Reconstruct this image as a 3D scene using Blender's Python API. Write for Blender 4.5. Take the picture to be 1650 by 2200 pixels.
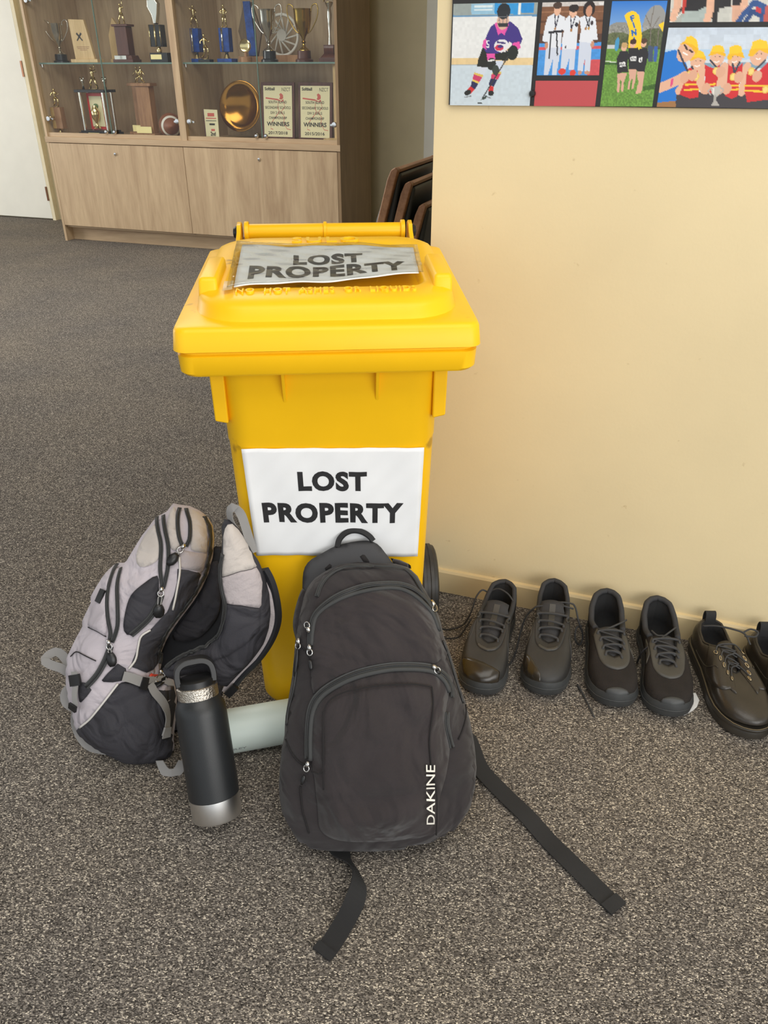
import bpy, bmesh, math, random
import numpy as np
from mathutils import Vector, Matrix
from mathutils.geometry import delaunay_2d_cdt

for _o in list(bpy.data.objects):
    bpy.data.objects.remove(_o, do_unlink=True)
SC = bpy.context.scene
COL = SC.collection
random.seed(4)
RNG = np.random.RandomState(7)

# ------------------------------------------------------------------ camera
CAM_H = 1.23
cam_d = bpy.data.cameras.new('camera')
cam_d.sensor_fit = 'VERTICAL'
cam_d.sensor_height = 36.0
cam_d.lens = 1676.0 / 2200.0 * 36.0
cam_d.clip_start = 0.02
cam = bpy.data.objects.new('camera', cam_d)
COL.objects.link(cam)
cam.location = (0, 0, CAM_H)
cam.rotation_euler = (math.radians(90 - 29.6), 0, 0)
SC.camera = cam

# room axes: r runs along the cream wall to the right, n runs to the back
YAW = math.radians(19)
RX = np.array([math.cos(YAW), -math.sin(YAW), 0.0])
NX = np.array([math.sin(YAW), math.cos(YAW), 0.0])
ZX = np.array([0.0, 0.0, 1.0])
def room(r, n, z):
    return RX * r + NX * n + ZX * z

# ------------------------------------------------------------------ world and daylight
world = bpy.data.worlds.new('daylight')
SC.world = world
world.use_nodes = True
_bg = world.node_tree.nodes['Background']
_bg.inputs[0].default_value = (0.90, 0.955, 1.0, 1)
_bg.inputs[1].default_value = 0.98

def area_light(name, loc, target, sx, sy, power, color):
    d = bpy.data.lights.new(name, 'AREA')
    d.shape = 'RECTANGLE'; d.size = sx; d.size_y = sy
    d.energy = power; d.color = color
    o = bpy.data.objects.new(name, d); COL.objects.link(o)
    o.location = loc
    o.rotation_euler = (Vector(target) - Vector(loc)).to_track_quat('-Z', 'Y').to_euler()
    return o
area_light('window_daylight', (1.9, -1.7, 1.6), (0.2, 1.4, 0.25), 3.0, 1.6, 66, (1.0, 0.975, 0.94))
area_light('window_daylight_far', (-7.19, 5.54, 1.7), (-3.2, 6.3, 0.8), 1.6, 1.8, 95, (1.0, 0.975, 0.94))
area_light('ceiling_panel', (0.25, 0.2, 2.72), (0.25, 0.2, 0.0), 2.4, 1.8, 36, (1.0, 0.985, 0.955))
area_light('ceiling_panel_far', (-1.9, 4.4, 2.72), (-1.9, 4.4, 0.0), 2.8, 1.4, 72, (1.0, 0.985, 0.955))

SC.view_settings.view_transform = 'Standard'
SC.view_settings.look = 'None'
SC.view_settings.gamma = 1.0
SC.view_settings.exposure = 0.0
SC.view_settings.use_curve_mapping = False
SC.cycles.use_denoising = True

# ------------------------------------------------------------------ materials
def srgb(r, g, b):
    def f(c):
        c /= 255.0
        return c / 12.92 if c <= 0.04045 else ((c + 0.055) / 1.055) ** 2.4
    return (f(r), f(g), f(b), 1.0)

def N_(nt, t, **kw):
    n = nt.nodes.new(t)
    for k, v in kw.items():
        setattr(n, k, v)
    return n

def mat(name, col, rough=0.5, metal=0.0, var=0.08, vscale=6.0, bump=0.0, bscale=200.0, col2=None,
        coat=0.0, stretch=None, trans=0.0, alpha=1.0, spec=0.5, detail=4.0, sheen=0.0, wave=None, stain=None, wrinkle=None):
    """principled material whose colour drifts a little with noise and whose surface has fine relief"""
    m = bpy.data.materials.new(name); m.use_nodes = True
    nt = m.node_tree; b = nt.nodes['Principled BSDF']
    b.inputs['Roughness'].default_value = rough
    b.inputs['Metallic'].default_value = metal
    b.inputs['Specular IOR Level'].default_value = spec
    if coat: b.inputs['Coat Weight'].default_value = coat
    if sheen: b.inputs['Sheen Weight'].default_value = sheen
    if trans: b.inputs['Transmission Weight'].default_value = trans
    if alpha < 1: b.inputs['Alpha'].default_value = alpha
    tc = N_(nt, 'ShaderNodeTexCoord')
    mp = N_(nt, 'ShaderNodeMapping')
    nt.links.new(tc.outputs['Object'], mp.inputs['Vector'])
    if stretch: mp.inputs['Scale'].default_value = stretch
    nz = N_(nt, 'ShaderNodeTexNoise')
    nz.inputs['Scale'].default_value = vscale; nz.inputs['Detail'].default_value = detail
    nt.links.new(mp.outputs[0], nz.inputs['Vector'])
    rp = N_(nt, 'ShaderNodeValToRGB')
    c = np.array(col[:3])
    if col2 is None:
        a, d = c * (1 - var), np.minimum(c * (1 + var), 1)
    else:
        a, d = c, np.array(col2[:3])
    rp.color_ramp.elements[0].position = 0.34; rp.color_ramp.elements[1].position = 0.66
    rp.color_ramp.elements[0].color = (*a, 1); rp.color_ramp.elements[1].color = (*d, 1)
    nt.links.new(nz.outputs['Fac'], rp.inputs['Fac'])
    out = rp.outputs['Color']
    if stain:                       # sparse marks: (colour, noise scale, threshold)
        n2 = N_(nt, 'ShaderNodeTexNoise'); n2.inputs['Scale'].default_value = stain[1]; n2.inputs['Detail'].default_value = 6
        nt.links.new(tc.outputs['Object'], n2.inputs['Vector'])
        r2 = N_(nt, 'ShaderNodeValToRGB')
        r2.color_ramp.elements[0].position = stain[2]; r2.color_ramp.elements[1].position = stain[2] + 0.06
        nt.links.new(n2.outputs['Fac'], r2.inputs['Fac'])
        mx = N_(nt, 'ShaderNodeMixRGB'); mx.inputs['Color2'].default_value = stain[0]
        nt.links.new(r2.outputs['Color'], mx.inputs['Fac']); nt.links.new(out, mx.inputs['Color1'])
        out = mx.outputs['Color']
    nt.links.new(out, b.inputs['Base Color'])
    if bump:
        if wave:
            t2 = N_(nt, 'ShaderNodeTexWave', bands_direction=wave)
            t2.inputs['Scale'].default_value = bscale; t2.inputs['Distortion'].default_value = 0.4
            o2 = t2.outputs['Fac']
        else:
            t2 = N_(nt, 'ShaderNodeTexNoise'); t2.inputs['Scale'].default_value = bscale; t2.inputs['Detail'].default_value = 3
            o2 = t2.outputs['Fac']
        nt.links.new(tc.outputs['Object'], t2.inputs['Vector'])
        bp = N_(nt, 'ShaderNodeBump'); bp.inputs['Strength'].default_value = bump; bp.inputs['Distance'].default_value = 0.002
        nt.links.new(o2, bp.inputs['Height']); nt.links.new(bp.outputs[0], b.inputs['Normal'])
        if wrinkle:                 # soft folds of cloth: (scale, depth in metres)
            wz = N_(nt, 'ShaderNodeTexNoise'); wz.inputs['Scale'].default_value = wrinkle[0]; wz.inputs['Detail'].default_value = 2.5
            wz.inputs['Distortion'].default_value = 1.6
            nt.links.new(tc.outputs['Object'], wz.inputs['Vector'])
            wb = N_(nt, 'ShaderNodeBump'); wb.inputs['Strength'].default_value = 1.0; wb.inputs['Distance'].default_value = wrinkle[1]
            nt.links.new(wz.outputs['Fac'], wb.inputs['Height']); nt.links.new(wb.outputs[0], bp.inputs['Normal'])
    return m

def carpet_material():
    m = bpy.data.materials.new('carpet'); m.use_nodes = True
    nt = m.node_tree; b = nt.nodes['Principled BSDF']
    b.inputs['Roughness'].default_value = 0.95; b.inputs['Specular IOR Level'].default_value = 0.12
    tc = N_(nt, 'ShaderNodeTexCoord')
    mp = N_(nt, 'ShaderNodeMapping'); mp.inputs['Scale'].default_value = (0.75, 1.25, 1); mp.inputs['Rotation'].default_value = (0, 0, 0.35)
    nt.links.new(tc.outputs['Object'], mp.inputs[0])
    v = N_(nt, 'ShaderNodeTexVoronoi'); v.inputs['Scale'].default_value = 520; v.inputs['Randomness'].default_value = 1
    nt.links.new(mp.outputs[0], v.inputs['Vector'])
    sep = N_(nt, 'ShaderNodeSeparateColor'); nt.links.new(v.outputs['Color'], sep.inputs[0])
    rp = N_(nt, 'ShaderNodeValToRGB'); cr = rp.color_ramp
    stops = [(0.0, (50, 47, 44)), (0.30, (88, 83, 78)), (0.58, (116, 110, 104)), (0.80, (144, 137, 129)), (0.92, (186, 177, 164)), (1.0, (238, 228, 210))]
    cr.elements[0].position = 0; cr.elements[1].position = 1
    cr.elements[0].color = srgb(*stops[0][1]); cr.elements[1].color = srgb(*stops[-1][1])
    for p, c in stops[1:-1]:
        e = cr.elements.new(p); e.color = srgb(*c)
    nt.links.new(sep.outputs[0], rp.inputs['Fac'])
    # broad drift of soil and wear
    nz = N_(nt, 'ShaderNodeTexNoise'); nz.inputs['Scale'].default_value = 2.2; nz.inputs['Detail'].default_value = 5
    nt.links.new(tc.outputs['Object'], nz.inputs['Vector'])
    r2 = N_(nt, 'ShaderNodeValToRGB'); r2.color_ramp.elements[0].position = 0.3; r2.color_ramp.elements[1].position = 0.7
    r2.color_ramp.elements[0].color = (0.86, 0.86, 0.88, 1); r2.color_ramp.elements[1].color = (1.08, 1.05, 1.0, 1)
    nt.links.new(nz.outputs['Fac'], r2.inputs['Fac'])
    mx = N_(nt, 'ShaderNodeMixRGB', blend_type='MULTIPLY'); mx.inputs['Fac'].default_value = 1
    nt.links.new(rp.outputs['Color'], mx.inputs['Color1']); nt.links.new(r2.outputs['Color'], mx.inputs['Color2'])
    nt.links.new(mx.outputs['Color'], b.inputs['Base Color'])
    bp = N_(nt, 'ShaderNodeBump'); bp.inputs['Strength'].default_value = 0.7; bp.inputs['Distance'].default_value = 0.003
    nt.links.new(v.outputs['Distance'], bp.inputs['Height']); bp.invert = True
    nt.links.new(bp.outputs[0], b.inputs['Normal'])
    return m

def wood_material(name, ca, cb, rough=0.45, scale=1.0, axis='Z'):
    """boards with long streaky grain along one axis"""
    m = bpy.data.materials.new(name); m.use_nodes = True
    nt = m.node_tree; b = nt.nodes['Principled BSDF']; b.inputs['Roughness'].default_value = rough
    tc = N_(nt, 'ShaderNodeTexCoord'); mp = N_(nt, 'ShaderNodeMapping')
    sc = {'Z': (7, 7, 0.8), 'X': (0.8, 7, 7), 'Y': (7, 0.8, 7)}[axis]
    mp.inputs['Scale'].default_value = tuple(s * scale for s in sc)
    nt.links.new(tc.outputs['Object'], mp.inputs[0])
    nz = N_(nt, 'ShaderNodeTexNoise'); nz.inputs['Scale'].default_value = 1.3; nz.inputs['Detail'].default_value = 7
    nz.inputs['Distortion'].default_value = 1.1
    nt.links.new(mp.outputs[0], nz.inputs['Vector'])
    n2 = N_(nt, 'ShaderNodeTexNoise'); n2.inputs['Scale'].default_value = 9; n2.inputs['Detail'].default_value = 4
    nt.links.new(mp.outputs[0], n2.inputs['Vector'])
    ad = N_(nt, 'ShaderNodeMixRGB'); ad.inputs['Fac'].default_value = 0.3
    nt.links.new(nz.outputs['Fac'], ad.inputs['Color1']); nt.links.new(n2.outputs['Fac'], ad.inputs['Color2'])
    rp = N_(nt, 'ShaderNodeValToRGB'); rp.color_ramp.elements[0].position = 0.36; rp.color_ramp.elements[1].position = 0.64
    rp.color_ramp.elements[0].color = ca; rp.color_ramp.elements[1].color = cb
    nt.links.new(ad.outputs[0], rp.inputs['Fac']); nt.links.new(rp.outputs['Color'], b.inputs['Base Color'])
    return m

def print_material():
    m = bpy.data.materials.new('printed_photo'); m.use_nodes = True
    nt = m.node_tree; b = nt.nodes['Principled BSDF']; b.inputs['Roughness'].default_value = 0.42
    a = N_(nt, 'ShaderNodeAttribute', attribute_name='ink')
    nt.links.new(a.outputs['Color'], b.inputs['Base Color'])
    return m

def glass_material():
    m = bpy.data.materials.new('clear_glass'); m.use_nodes = True
    nt = m.node_tree
    for n in list(nt.nodes):
        if n.type != 'OUTPUT_MATERIAL': nt.nodes.remove(n)
    out = [n for n in nt.nodes][0]
    t = N_(nt, 'ShaderNodeBsdfTransparent'); t.inputs[0].default_value = (0.975, 0.985, 0.98, 1)
    g = N_(nt, 'ShaderNodeBsdfGlossy'); g.inputs['Roughness'].default_value = 0.02
    lw = N_(nt, 'ShaderNodeLayerWeight'); lw.inputs['Blend'].default_value = 0.5
    pw = N_(nt, 'ShaderNodeMath', operation='POWER'); pw.inputs[1].default_value = 4.0
    nt.links.new(lw.outputs['Facing'], pw.inputs[0])
    f = N_(nt, 'ShaderNodeMath', operation='MULTIPLY_ADD'); f.inputs[1].default_value = 0.7; f.inputs[2].default_value = 0.02
    nt.links.new(pw.outputs[0], f.inputs[0])
    x = N_(nt, 'ShaderNodeMixShader')
    nt.links.new(f.outputs[0], x.inputs[0]); nt.links.new(t.outputs[0], x.inputs[1]); nt.links.new(g.outputs[0], x.inputs[2])
    nt.links.new(x.outputs[0], out.inputs['Surface'])
    return m

M = {}
M['carpet'] = carpet_material()
M['wall'] = mat('cream_wall', srgb(228, 210, 168), 0.6, var=0.03, vscale=3, bump=0.12, bscale=140, stain=(srgb(196, 172, 126), 26, 0.70))
M['skirting'] = mat('cream_skirting', srgb(226, 203, 156), 0.45, var=0.04, vscale=9)
M['white'] = mat('white_paint', srgb(236, 234, 222), 0.5, var=0.02)
M['offwhite'] = mat('off_white_wall', srgb(216, 204, 168), 0.6, var=0.03)
M['ceiling'] = mat('ceiling_paint', srgb(225, 222, 212), 0.8, var=0.02)
M['yellow'] = mat('yellow_plastic', srgb(252, 196, 20), 0.38, spec=0.35, var=0.025, vscale=7, bump=0.05, bscale=60, stain=(srgb(196, 146, 20), 13, 0.69))
M['yellow_emboss_lit'] = mat('yellow_emboss_lit', srgb(255, 208, 40), 0.33, var=0.02)  # lid yellow made lighter, painting in the light that picks out the raised letters
M['black_rubber'] = mat('black_rubber', srgb(44, 44, 44), 0.45, var=0.15, vscale=30, bump=0.1, bscale=120)
M['black_plastic'] = mat('black_plastic', srgb(30, 30, 31), 0.38, var=0.1)
M['paper'] = mat('white_paper', srgb(240, 241, 242), 0.55, var=0.015, vscale=14, bump=0.05, bscale=18, stain=(srgb(212, 208, 202), 22, 0.71))
M['ink'] = mat('black_ink', srgb(40, 40, 42), 0.5, var=0.05)
M['sleeve'] = glass_material()
M['glass'] = M['sleeve']
M['tape'] = mat('clear_tape', srgb(222, 196, 140), 0.3, var=0.08, alpha=0.55)
M['oak'] = wood_material('oak_laminate', srgb(178, 150, 118), srgb(208, 182, 146), 0.42, 1.0)
M['oak_h'] = wood_material('oak_laminate_horizontal', srgb(182, 154, 122), srgb(206, 180, 145), 0.42, 1.0, 'X')
M['oak_shaded'] = wood_material('oak_laminate_shaded', srgb(138, 112, 82), srgb(160, 132, 98), 0.45, 1.0)  # same oak, darkened so the shade on the cabinet's right side is in the colour
M['chair_wood'] = wood_material('chair_wood', srgb(140, 96, 62), srgb(184, 136, 96), 0.4, 1.3, 'Y')
M['vinyl'] = mat('black_vinyl', srgb(58, 60, 58), 0.3, var=0.1)
M['chrome'] = mat('chrome', srgb(225, 225, 225), 0.12, 1.0, var=0.03)
M['steel'] = mat('brushed_steel', srgb(205, 204, 202), 0.26, 1.0, var=0.06, vscale=30)
M['gold'] = mat('gold_metal', srgb(226, 206, 150), 0.18, 1.0, var=0.05)
M['silver'] = mat('silver_metal', srgb(222, 218, 206), 0.16, 1.0, var=0.05)
M['bronze'] = mat('bronze_metal', srgb(150, 104, 44), 0.16, 1.0, var=0.1)

# ------------------------------------------------------------------ mesh helpers
class MB:
    """collects verts and faces for one mesh object"""
    def __init__(self):
        self.v = []; self.f = []
    def add(self, vs, fs):
        k = len(self.v)
        self.v += [tuple(map(float, p)) for p in vs]
        self.f += [tuple(i + k for i in f) for f in fs]
        return self
    def box(self, c, s, rot=None):
        hx, hy, hz = s[0] / 2, s[1] / 2, s[2] / 2
        P = np.array([(x, y, z) for z in (-hz, hz) for y in (-hy, hy) for x in (-hx, hx)])
        if rot is not None: P = P @ np.array(rot).T
        P = P + np.array(c)
        return self.add(P, [(0, 2, 3, 1), (4, 5, 7, 6), (0, 1, 5, 4), (2, 6, 7, 3), (0, 4, 6, 2), (1, 3, 7, 5)])
    def loft(self, loops, cap0=True, cap1=True, closed=True):
        n = len(loops[0]); vs = [p for l in loops for p in l]; fs = []
        m = n if closed else n - 1
        for i in range(len(loops) - 1):
            for j in range(m):
                a, b = i * n + j, i * n + (j + 1) % n
                fs.append((a, b, b + n, a + n))
        if cap0: fs.append(tuple(range(n - 1, -1, -1)))
        if cap1: fs.append(tuple(range((len(loops) - 1) * n, len(loops) * n)))
        return self.add(vs, fs)
    def lathe(self, prof, n=24, o=(0, 0, 0), axis='Z', cap=True):
        loops = []
        for r, z in prof:
            l = []
            for k in range(n):
                a = 2 * math.pi * k / n
                p = (r * math.cos(a), r * math.sin(a), z)
                if axis == 'X': p = (p[2], p[0], p[1])
                if axis == 'Y': p = (p[1], p[2], p[0])
                l.append((p[0] + o[0], p[1] + o[1], p[2] + o[2]))
            loops.append(l)
        return self.loft(loops, cap, cap)
    def tube(self, path, r, n=8, closed=False, caps=True, flat=None):
        P = np.array(path, float); k = len(P)
        R = np.full(k, r) if np.isscalar(r) else np.array(r, float)
        T = np.zeros_like(P)
        for i in range(k):
            a = P[(i - 1) % k] if (closed or i > 0) else P[i]
            b = P[(i + 1) % k] if (closed or i < k - 1) else P[i]
            T[i] = (b - a) / (np.linalg.norm(b - a) + 1e-12)
        u = np.cross(T[0], (0, 0, 1.0))
        if np.linalg.norm(u) < 1e-3: u = np.cross(T[0], (1.0, 0, 0))
        u /= np.linalg.norm(u); loops = []
        for i in range(k):
            u = u - T[i] * (u @ T[i]); u /= np.linalg.norm(u) + 1e-12
            w = np.cross(T[i], u)
            loops.append([P[i] + R[i] * (math.cos(2 * math.pi * j / n) * u + math.sin(2 * math.pi * j / n) * w) for j in range(n)])
        if closed: loops.append(loops[0])
        return self.loft(loops, caps and not closed, caps and not closed)
    def ribbon(self, path, nrm, w, t=0.0016):
        """a flat strap along path; nrm = one vector or one per point"""
        P = np.array(path, float); k = len(P)
        Nn = np.array(nrm, float)
        if Nn.ndim == 1: Nn = np.tile(Nn, (k, 1))
        W = np.full(k, w) if np.isscalar(w) else np.array(w, float)
        loops = []
        for i in range(k):
            a, b = P[max(i - 1, 0)], P[min(i + 1, k - 1)]
            T = (b - a) / (np.linalg.norm(b - a) + 1e-12)
            n_ = Nn[i] - T * (Nn[i] @ T); n_ /= np.linalg.norm(n_) + 1e-12
            s = np.cross(T, n_)
            loops.append([P[i] - s * W[i] / 2, P[i] + s * W[i] / 2, P[i] + s * W[i] / 2 + n_ * t, P[i] - s * W[i] / 2 + n_ * t])
        return self.loft(loops)
    def sphere(self, c, r, n=12, m=8, sc=(1, 1, 1)):
        vs = [(c[0], c[1], c[2] - r * sc[2])]
        for i in range(1, m):
            a = -math.pi / 2 + math.pi * i / m
            for j in range(n):
                b = 2 * math.pi * j / n
                vs.append((c[0] + r * sc[0] * math.cos(a) * math.cos(b), c[1] + r * sc[1] * math.cos(a) * math.sin(b), c[2] + r * sc[2] * math.sin(a)))
        vs.append((c[0], c[1], c[2] + r * sc[2]))
        fs = [(0, 1 + (j + 1) % n, 1 + j) for j in range(n)]
        for i in range(m - 2):
            for j in range(n):
                a, b = 1 + i * n + j, 1 + i * n + (j + 1) % n
                fs.append((a, b, b + n, a + n))
        L = len(vs) - 1; k = 1 + (m - 2) * n
        fs += [(L, k + j, k + (j + 1) % n) for j in range(n)]
        return self.add(vs, fs)
    def prism(self, poly, o, U, V, t0, t1):
        """polygon (u,v) in the frame o,U,V pushed from t0 to t1 along U x V"""
        U = np.array(U, float); V = np.array(V, float); W = np.cross(U, V); o = np.array(o, float)
        a = [o + U * p[0] + V * p[1] + W * t0 for p in poly]
        b = [o + U * p[0] + V * p[1] + W * t1 for p in poly]
        return self.loft([a, b])
    def build(self, name, material, parent=None, smooth=False, bevel=0.0, loc=None, fix=True, seg=2):
        me = bpy.data.meshes.new(name)
        me.from_pydata(self.v, [], self.f)
        if fix:
            bm = bmesh.new(); bm.from_mesh(me)
            bmesh.ops.remove_doubles(bm, verts=bm.verts, dist=1e-6)
            bmesh.ops.recalc_face_normals(bm, faces=bm.faces)
            bm.to_mesh(me); bm.free()
        me.materials.append(material)
        if smooth:
            me.polygons.foreach_set('use_smooth', [True] * len(me.polygons))
            if smooth != 'all':
                bm = bmesh.new(); bm.from_mesh(me)
                for e in bm.edges:
                    if len(e.link_faces) == 2 and e.calc_face_angle(0) > 0.7: e.smooth = False
                bm.to_mesh(me); bm.free()
        o = bpy.data.objects.new(name, me); COL.objects.link(o)
        if parent is not None: o.parent = parent
        if loc is not None: o.location = loc
        if bevel:
            md = o.modifiers.new('bevel', 'BEVEL'); md.width = bevel; md.segments = seg; md.limit_method = 'ANGLE'; md.angle_limit = 0.6
            me.polygons.foreach_set('use_smooth', [True] * len(me.polygons))
            md.harden_normals = True
        return o

def tag(o, label=None, cat=None, group=None, kind=None):
    if label: o['label'] = label
    if cat: o['category'] = cat
    if group: o['group'] = group
    if kind: o['kind'] = kind
    return o
def thing(name, label, cat, loc=(0, 0, 0), rotz=0.0, group=None):
    o = bpy.data.objects.new(name, None); COL.objects.link(o)
    o.empty_display_size = 0.05
    o.location = tuple(loc); o.rotation_euler = (0, 0, rotz)
    return tag(o, label, cat, group)

def rrect(x0, x1, y0, y1, r, z, n=6, zs=None):
    """rounded rectangle loop, counter-clockwise; zs(x,y) may tilt it; r = one radius or (front, rear)"""
    rf, rb = (r, r) if np.isscalar(r) else r
    pts = []
    for cx, cy, a0, q in ((x1 - rf, y0 + rf, -90, rf), (x1 - rb, y1 - rb, 0, rb), (x0 + rb, y1 - rb, 90, rb), (x0 + rf, y0 + rf, 180, rf)):
        for k in range(n + 1):
            a = math.radians(a0 + 90 * k / n)
            x, y = cx + q * math.cos(a), cy + q * math.sin(a)
            pts.append((x, y, z + (zs(x, y) if zs else 0)))
    return pts

def smooth_path(pts, n=6, closed=False):
    """Catmull-Rom through the points, any dimension"""
    P = np.array(pts, float); k = len(P); out = []
    rng = range(k if closed else k - 1)
    for i in rng:
        p1, p2 = P[i], P[(i + 1) % k]
        p0 = P[(i - 1) % k] if (closed or i > 0) else 2 * p1 - p2
        p3 = P[(i + 2) % k] if (closed or i + 2 < k) else 2 * p2 - p1
        for j in range(n):
            t = j / n
            out.append(0.5 * ((2 * p1) + (p2 - p0) * t + (2 * p0 - 5 * p1 + 4 * p2 - p3) * t * t + (3 * p1 - p0 - 3 * p2 + p3) * t ** 3))
    if not closed: out.append(P[-1])
    return np.array(out)

def resample(P, ds, closed=False):
    P = np.array(P, float)
    if closed: P = np.vstack([P, P[:1]])
    d = np.r_[0, np.cumsum(np.linalg.norm(np.diff(P, axis=0), axis=1))]
    n = max(3, int(round(d[-1] / ds)))
    s = np.linspace(0, d[-1], n + 1)
    if closed: s = s[:-1]
    return np.stack([np.interp(s, d, P[:, i]) for i in range(P.shape[1])], 1)

def inside(poly, q):
    poly = np.array(poly, float); q = np.atleast_2d(q)
    x, y = q[:, 0], q[:, 1]; r = np.zeros(len(q), bool)
    j = len(poly) - 1
    for i in range(len(poly)):
        xi, yi = poly[i]; xj, yj = poly[j]
        c = ((yi > y) != (yj > y)) & (x < (xj - xi) * (y - yi) / (yj - yi + 1e-15) + xi)
        r ^= c; j = i
    return r

def fill2d(poly, ds):
    """clean triangulation of a polygon with interior points; first the boundary, returns verts, tris, n_boundary"""
    B = resample(poly, ds, True); nb = len(B)
    lo, hi = B.min(0), B.max(0)
    gx = np.arange(lo[0] + ds * 0.5, hi[0], ds); gy = np.arange(lo[1] + ds * 0.5, hi[1], ds * 0.87)
    G = np.array([(x + (ds * 0.5 if j % 2 else 0), y) for j, y in enumerate(gy) for x in gx])
    if len(G):
        G = G[inside(B, G)]
        if len(G):
            d = np.min(np.linalg.norm(G[:, None, :] - B[None], axis=2), axis=1)
            G = G[d > ds * 0.55]
    A = np.vstack([B, G]) if len(G) else B
    V, E, F, ov, oe, of = delaunay_2d_cdt([Vector(p) for p in A], [(i, (i + 1) % nb) for i in range(nb)], [], 1, 1e-7)
    V = np.array([tuple(p) for p in V])
    tri = [tuple(f) for f in F]
    out = []
    for a, b, c in tri:
        if (V[b, 0] - V[a, 0]) * (V[c, 1] - V[a, 1]) - (V[b, 1] - V[a, 1]) * (V[c, 0] - V[a, 0]) < 0: a, b = b, a
        out.append((a, b, c))
    # boundary edges, ordered by orientation
    cnt = {}
    for t in out:
        for i in range(3):
            e = (t[i], t[(i + 1) % 3]); cnt[e] = cnt.get(e, 0) + 1
    bd = [e for e in cnt if (e[1], e[0]) not in cnt]
    return V, out, bd

def text_mesh(s, size, bold=0.0, space=1.0):
    """flat lettering as verts (x, y) and faces, left-aligned on the baseline"""
    c = bpy.data.curves.new('lettering', 'FONT')
    c.body = s; c.size = size; c.offset = bold; c.space_character = space; c.fill_mode = 'FRONT'; c.resolution_u = 4
    o = bpy.data.objects.new('lettering', c); COL.objects.link(o)
    me = bpy.data.meshes.new_from_object(o)
    V = np.array([tuple(v.co) for v in me.vertices]); F = [tuple(p.vertices) for p in me.polygons]
    bpy.data.objects.remove(o); bpy.data.curves.remove(c); bpy.data.meshes.remove(me)
    return V[:, :2], F
def lettering(name, s, o, U, V, width, height, material, parent, bold=0.0, depth=0.0004, space=1.0, mapf=None):
    """lettering fitted into a width x height box whose lower left corner is o"""
    P, F = text_mesh(s, 1.0, bold, space)
    lo, hi = P.min(0), P.max(0)
    P = (P - lo) / (hi - lo) * np.array([width, height])
    U = np.array(U, float); V = np.array(V, float); W = np.cross(U, V)
    if not mapf: top = [np.array(o) + U * p[0] + V * p[1] + W * depth for p in P]
    if mapf:                                            # fine enough to follow a curved sheet
        bm = bmesh.new(); vs = [bm.verts.new((p[0], p[1], 0)) for p in P]
        for f in F:
            try: bm.faces.new([vs[i] for i in f])
            except ValueError: pass
        bmesh.ops.triangulate(bm, faces=bm.faces)
        for _ in range(3):
            le = [e for e in bm.edges if e.calc_length() > 0.035 * max(width, height)]
            if le: bmesh.ops.subdivide_edges(bm, edges=le, cuts=1)
            bmesh.ops.triangulate(bm, faces=bm.faces)
        bm.verts.index_update()
        P = np.array([v.co[:2] for v in bm.verts]); F = [tuple(v.index for v in f.verts) for f in bm.faces]; bm.free()
        top = [mapf(p[0], p[1]) for p in P]
    m = MB(); m.add(top, F)
    if not mapf and depth > 0.001:                      # raised letters get their sides
        k = len(P); m.add([np.array(o) + U * p[0] + V * p[1] for p in P], [])
        e = {}
        for f in F:
            for i in range(len(f)): e[(f[i], f[(i + 1) % len(f)])] = 1
        m.f += [(a, b, b + k, a + k) for a, b in e if (b, a) not in e]
    return m.build(name, material, parent, fix=False)


class Pillow:
    """a stuffed shape: an outline in the plane (o, U, V) swollen to both sides by a membrane profile"""
    def __init__(self, poly, o, U, V, df, db, p=0.5, bumps=(), cell=0.006):
        self.poly = np.array(poly, float); self.o = np.array(o, float)
        self.U = np.array(U, float); self.V = np.array(V, float); self.W = np.cross(self.U, self.V)
        self.df, self.db, self.bumps, self.cell = df, db, bumps, cell
        lo = self.poly.min(0) - 3 * cell; hi = self.poly.max(0) + 3 * cell
        self.lo = lo; nx, ny = (np.ceil((hi - lo) / cell)).astype(int) + 1
        gx = lo[0] + cell * np.arange(nx); gy = lo[1] + cell * np.arange(ny)
        X, Y = np.meshgrid(gx, gy)
        mask = inside(self.poly, np.stack([X.ravel(), Y.ravel()], 1)).reshape(X.shape)
        h = np.zeros_like(X)
        for _ in range(2600):
            s = np.zeros_like(h)
            s[1:-1, 1:-1] = 0.25 * (h[:-2, 1:-1] + h[2:, 1:-1] + h[1:-1, :-2] + h[1:-1, 2:]) + 1e-4
            h = np.where(mask, s, 0)
        h /= h.max()
        self.h = h ** p
    def height(self, u, v):
        x = np.clip((u - self.lo[0]) / self.cell, 0, self.h.shape[1] - 1.001); y = np.clip((v - self.lo[1]) / self.cell, 0, self.h.shape[0] - 1.001)
        i, j = int(x), int(y); a, b = x - i, y - j; h = self.h
        return (h[j, i] * (1 - a) + h[j, i + 1] * a) * (1 - b) + (h[j + 1, i] * (1 - a) + h[j + 1, i + 1] * a) * b
    def surf(self, u, v, off=0.0):
        h = self.height(u, v); t = self.df * h + off
        for bu, bv, su, sv, ang, amp in self.bumps:
            du, dv = u - bu, v - bv; c, s = math.cos(ang), math.sin(ang)
            q = ((du * c + dv * s) / su) ** 2 + ((-du * s + dv * c) / sv) ** 2
            if q < 9: t += amp * math.exp(-q) * min(1.0, h * 2.5)
        P = self.o + self.U * u + self.V * v + self.W * t
        if P[2] < 0.003 + off: P[2] = 0.003 + off
        return P
    def normal(self, u, v):
        e = 0.004
        n = np.cross(self.surf(u + e, v) - self.surf(u - e, v), self.surf(u, v + e) - self.surf(u, v - e))
        n = n / (np.linalg.norm(n) + 1e-12)
        return n if n @ self.W > 0.15 else self.W

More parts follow.
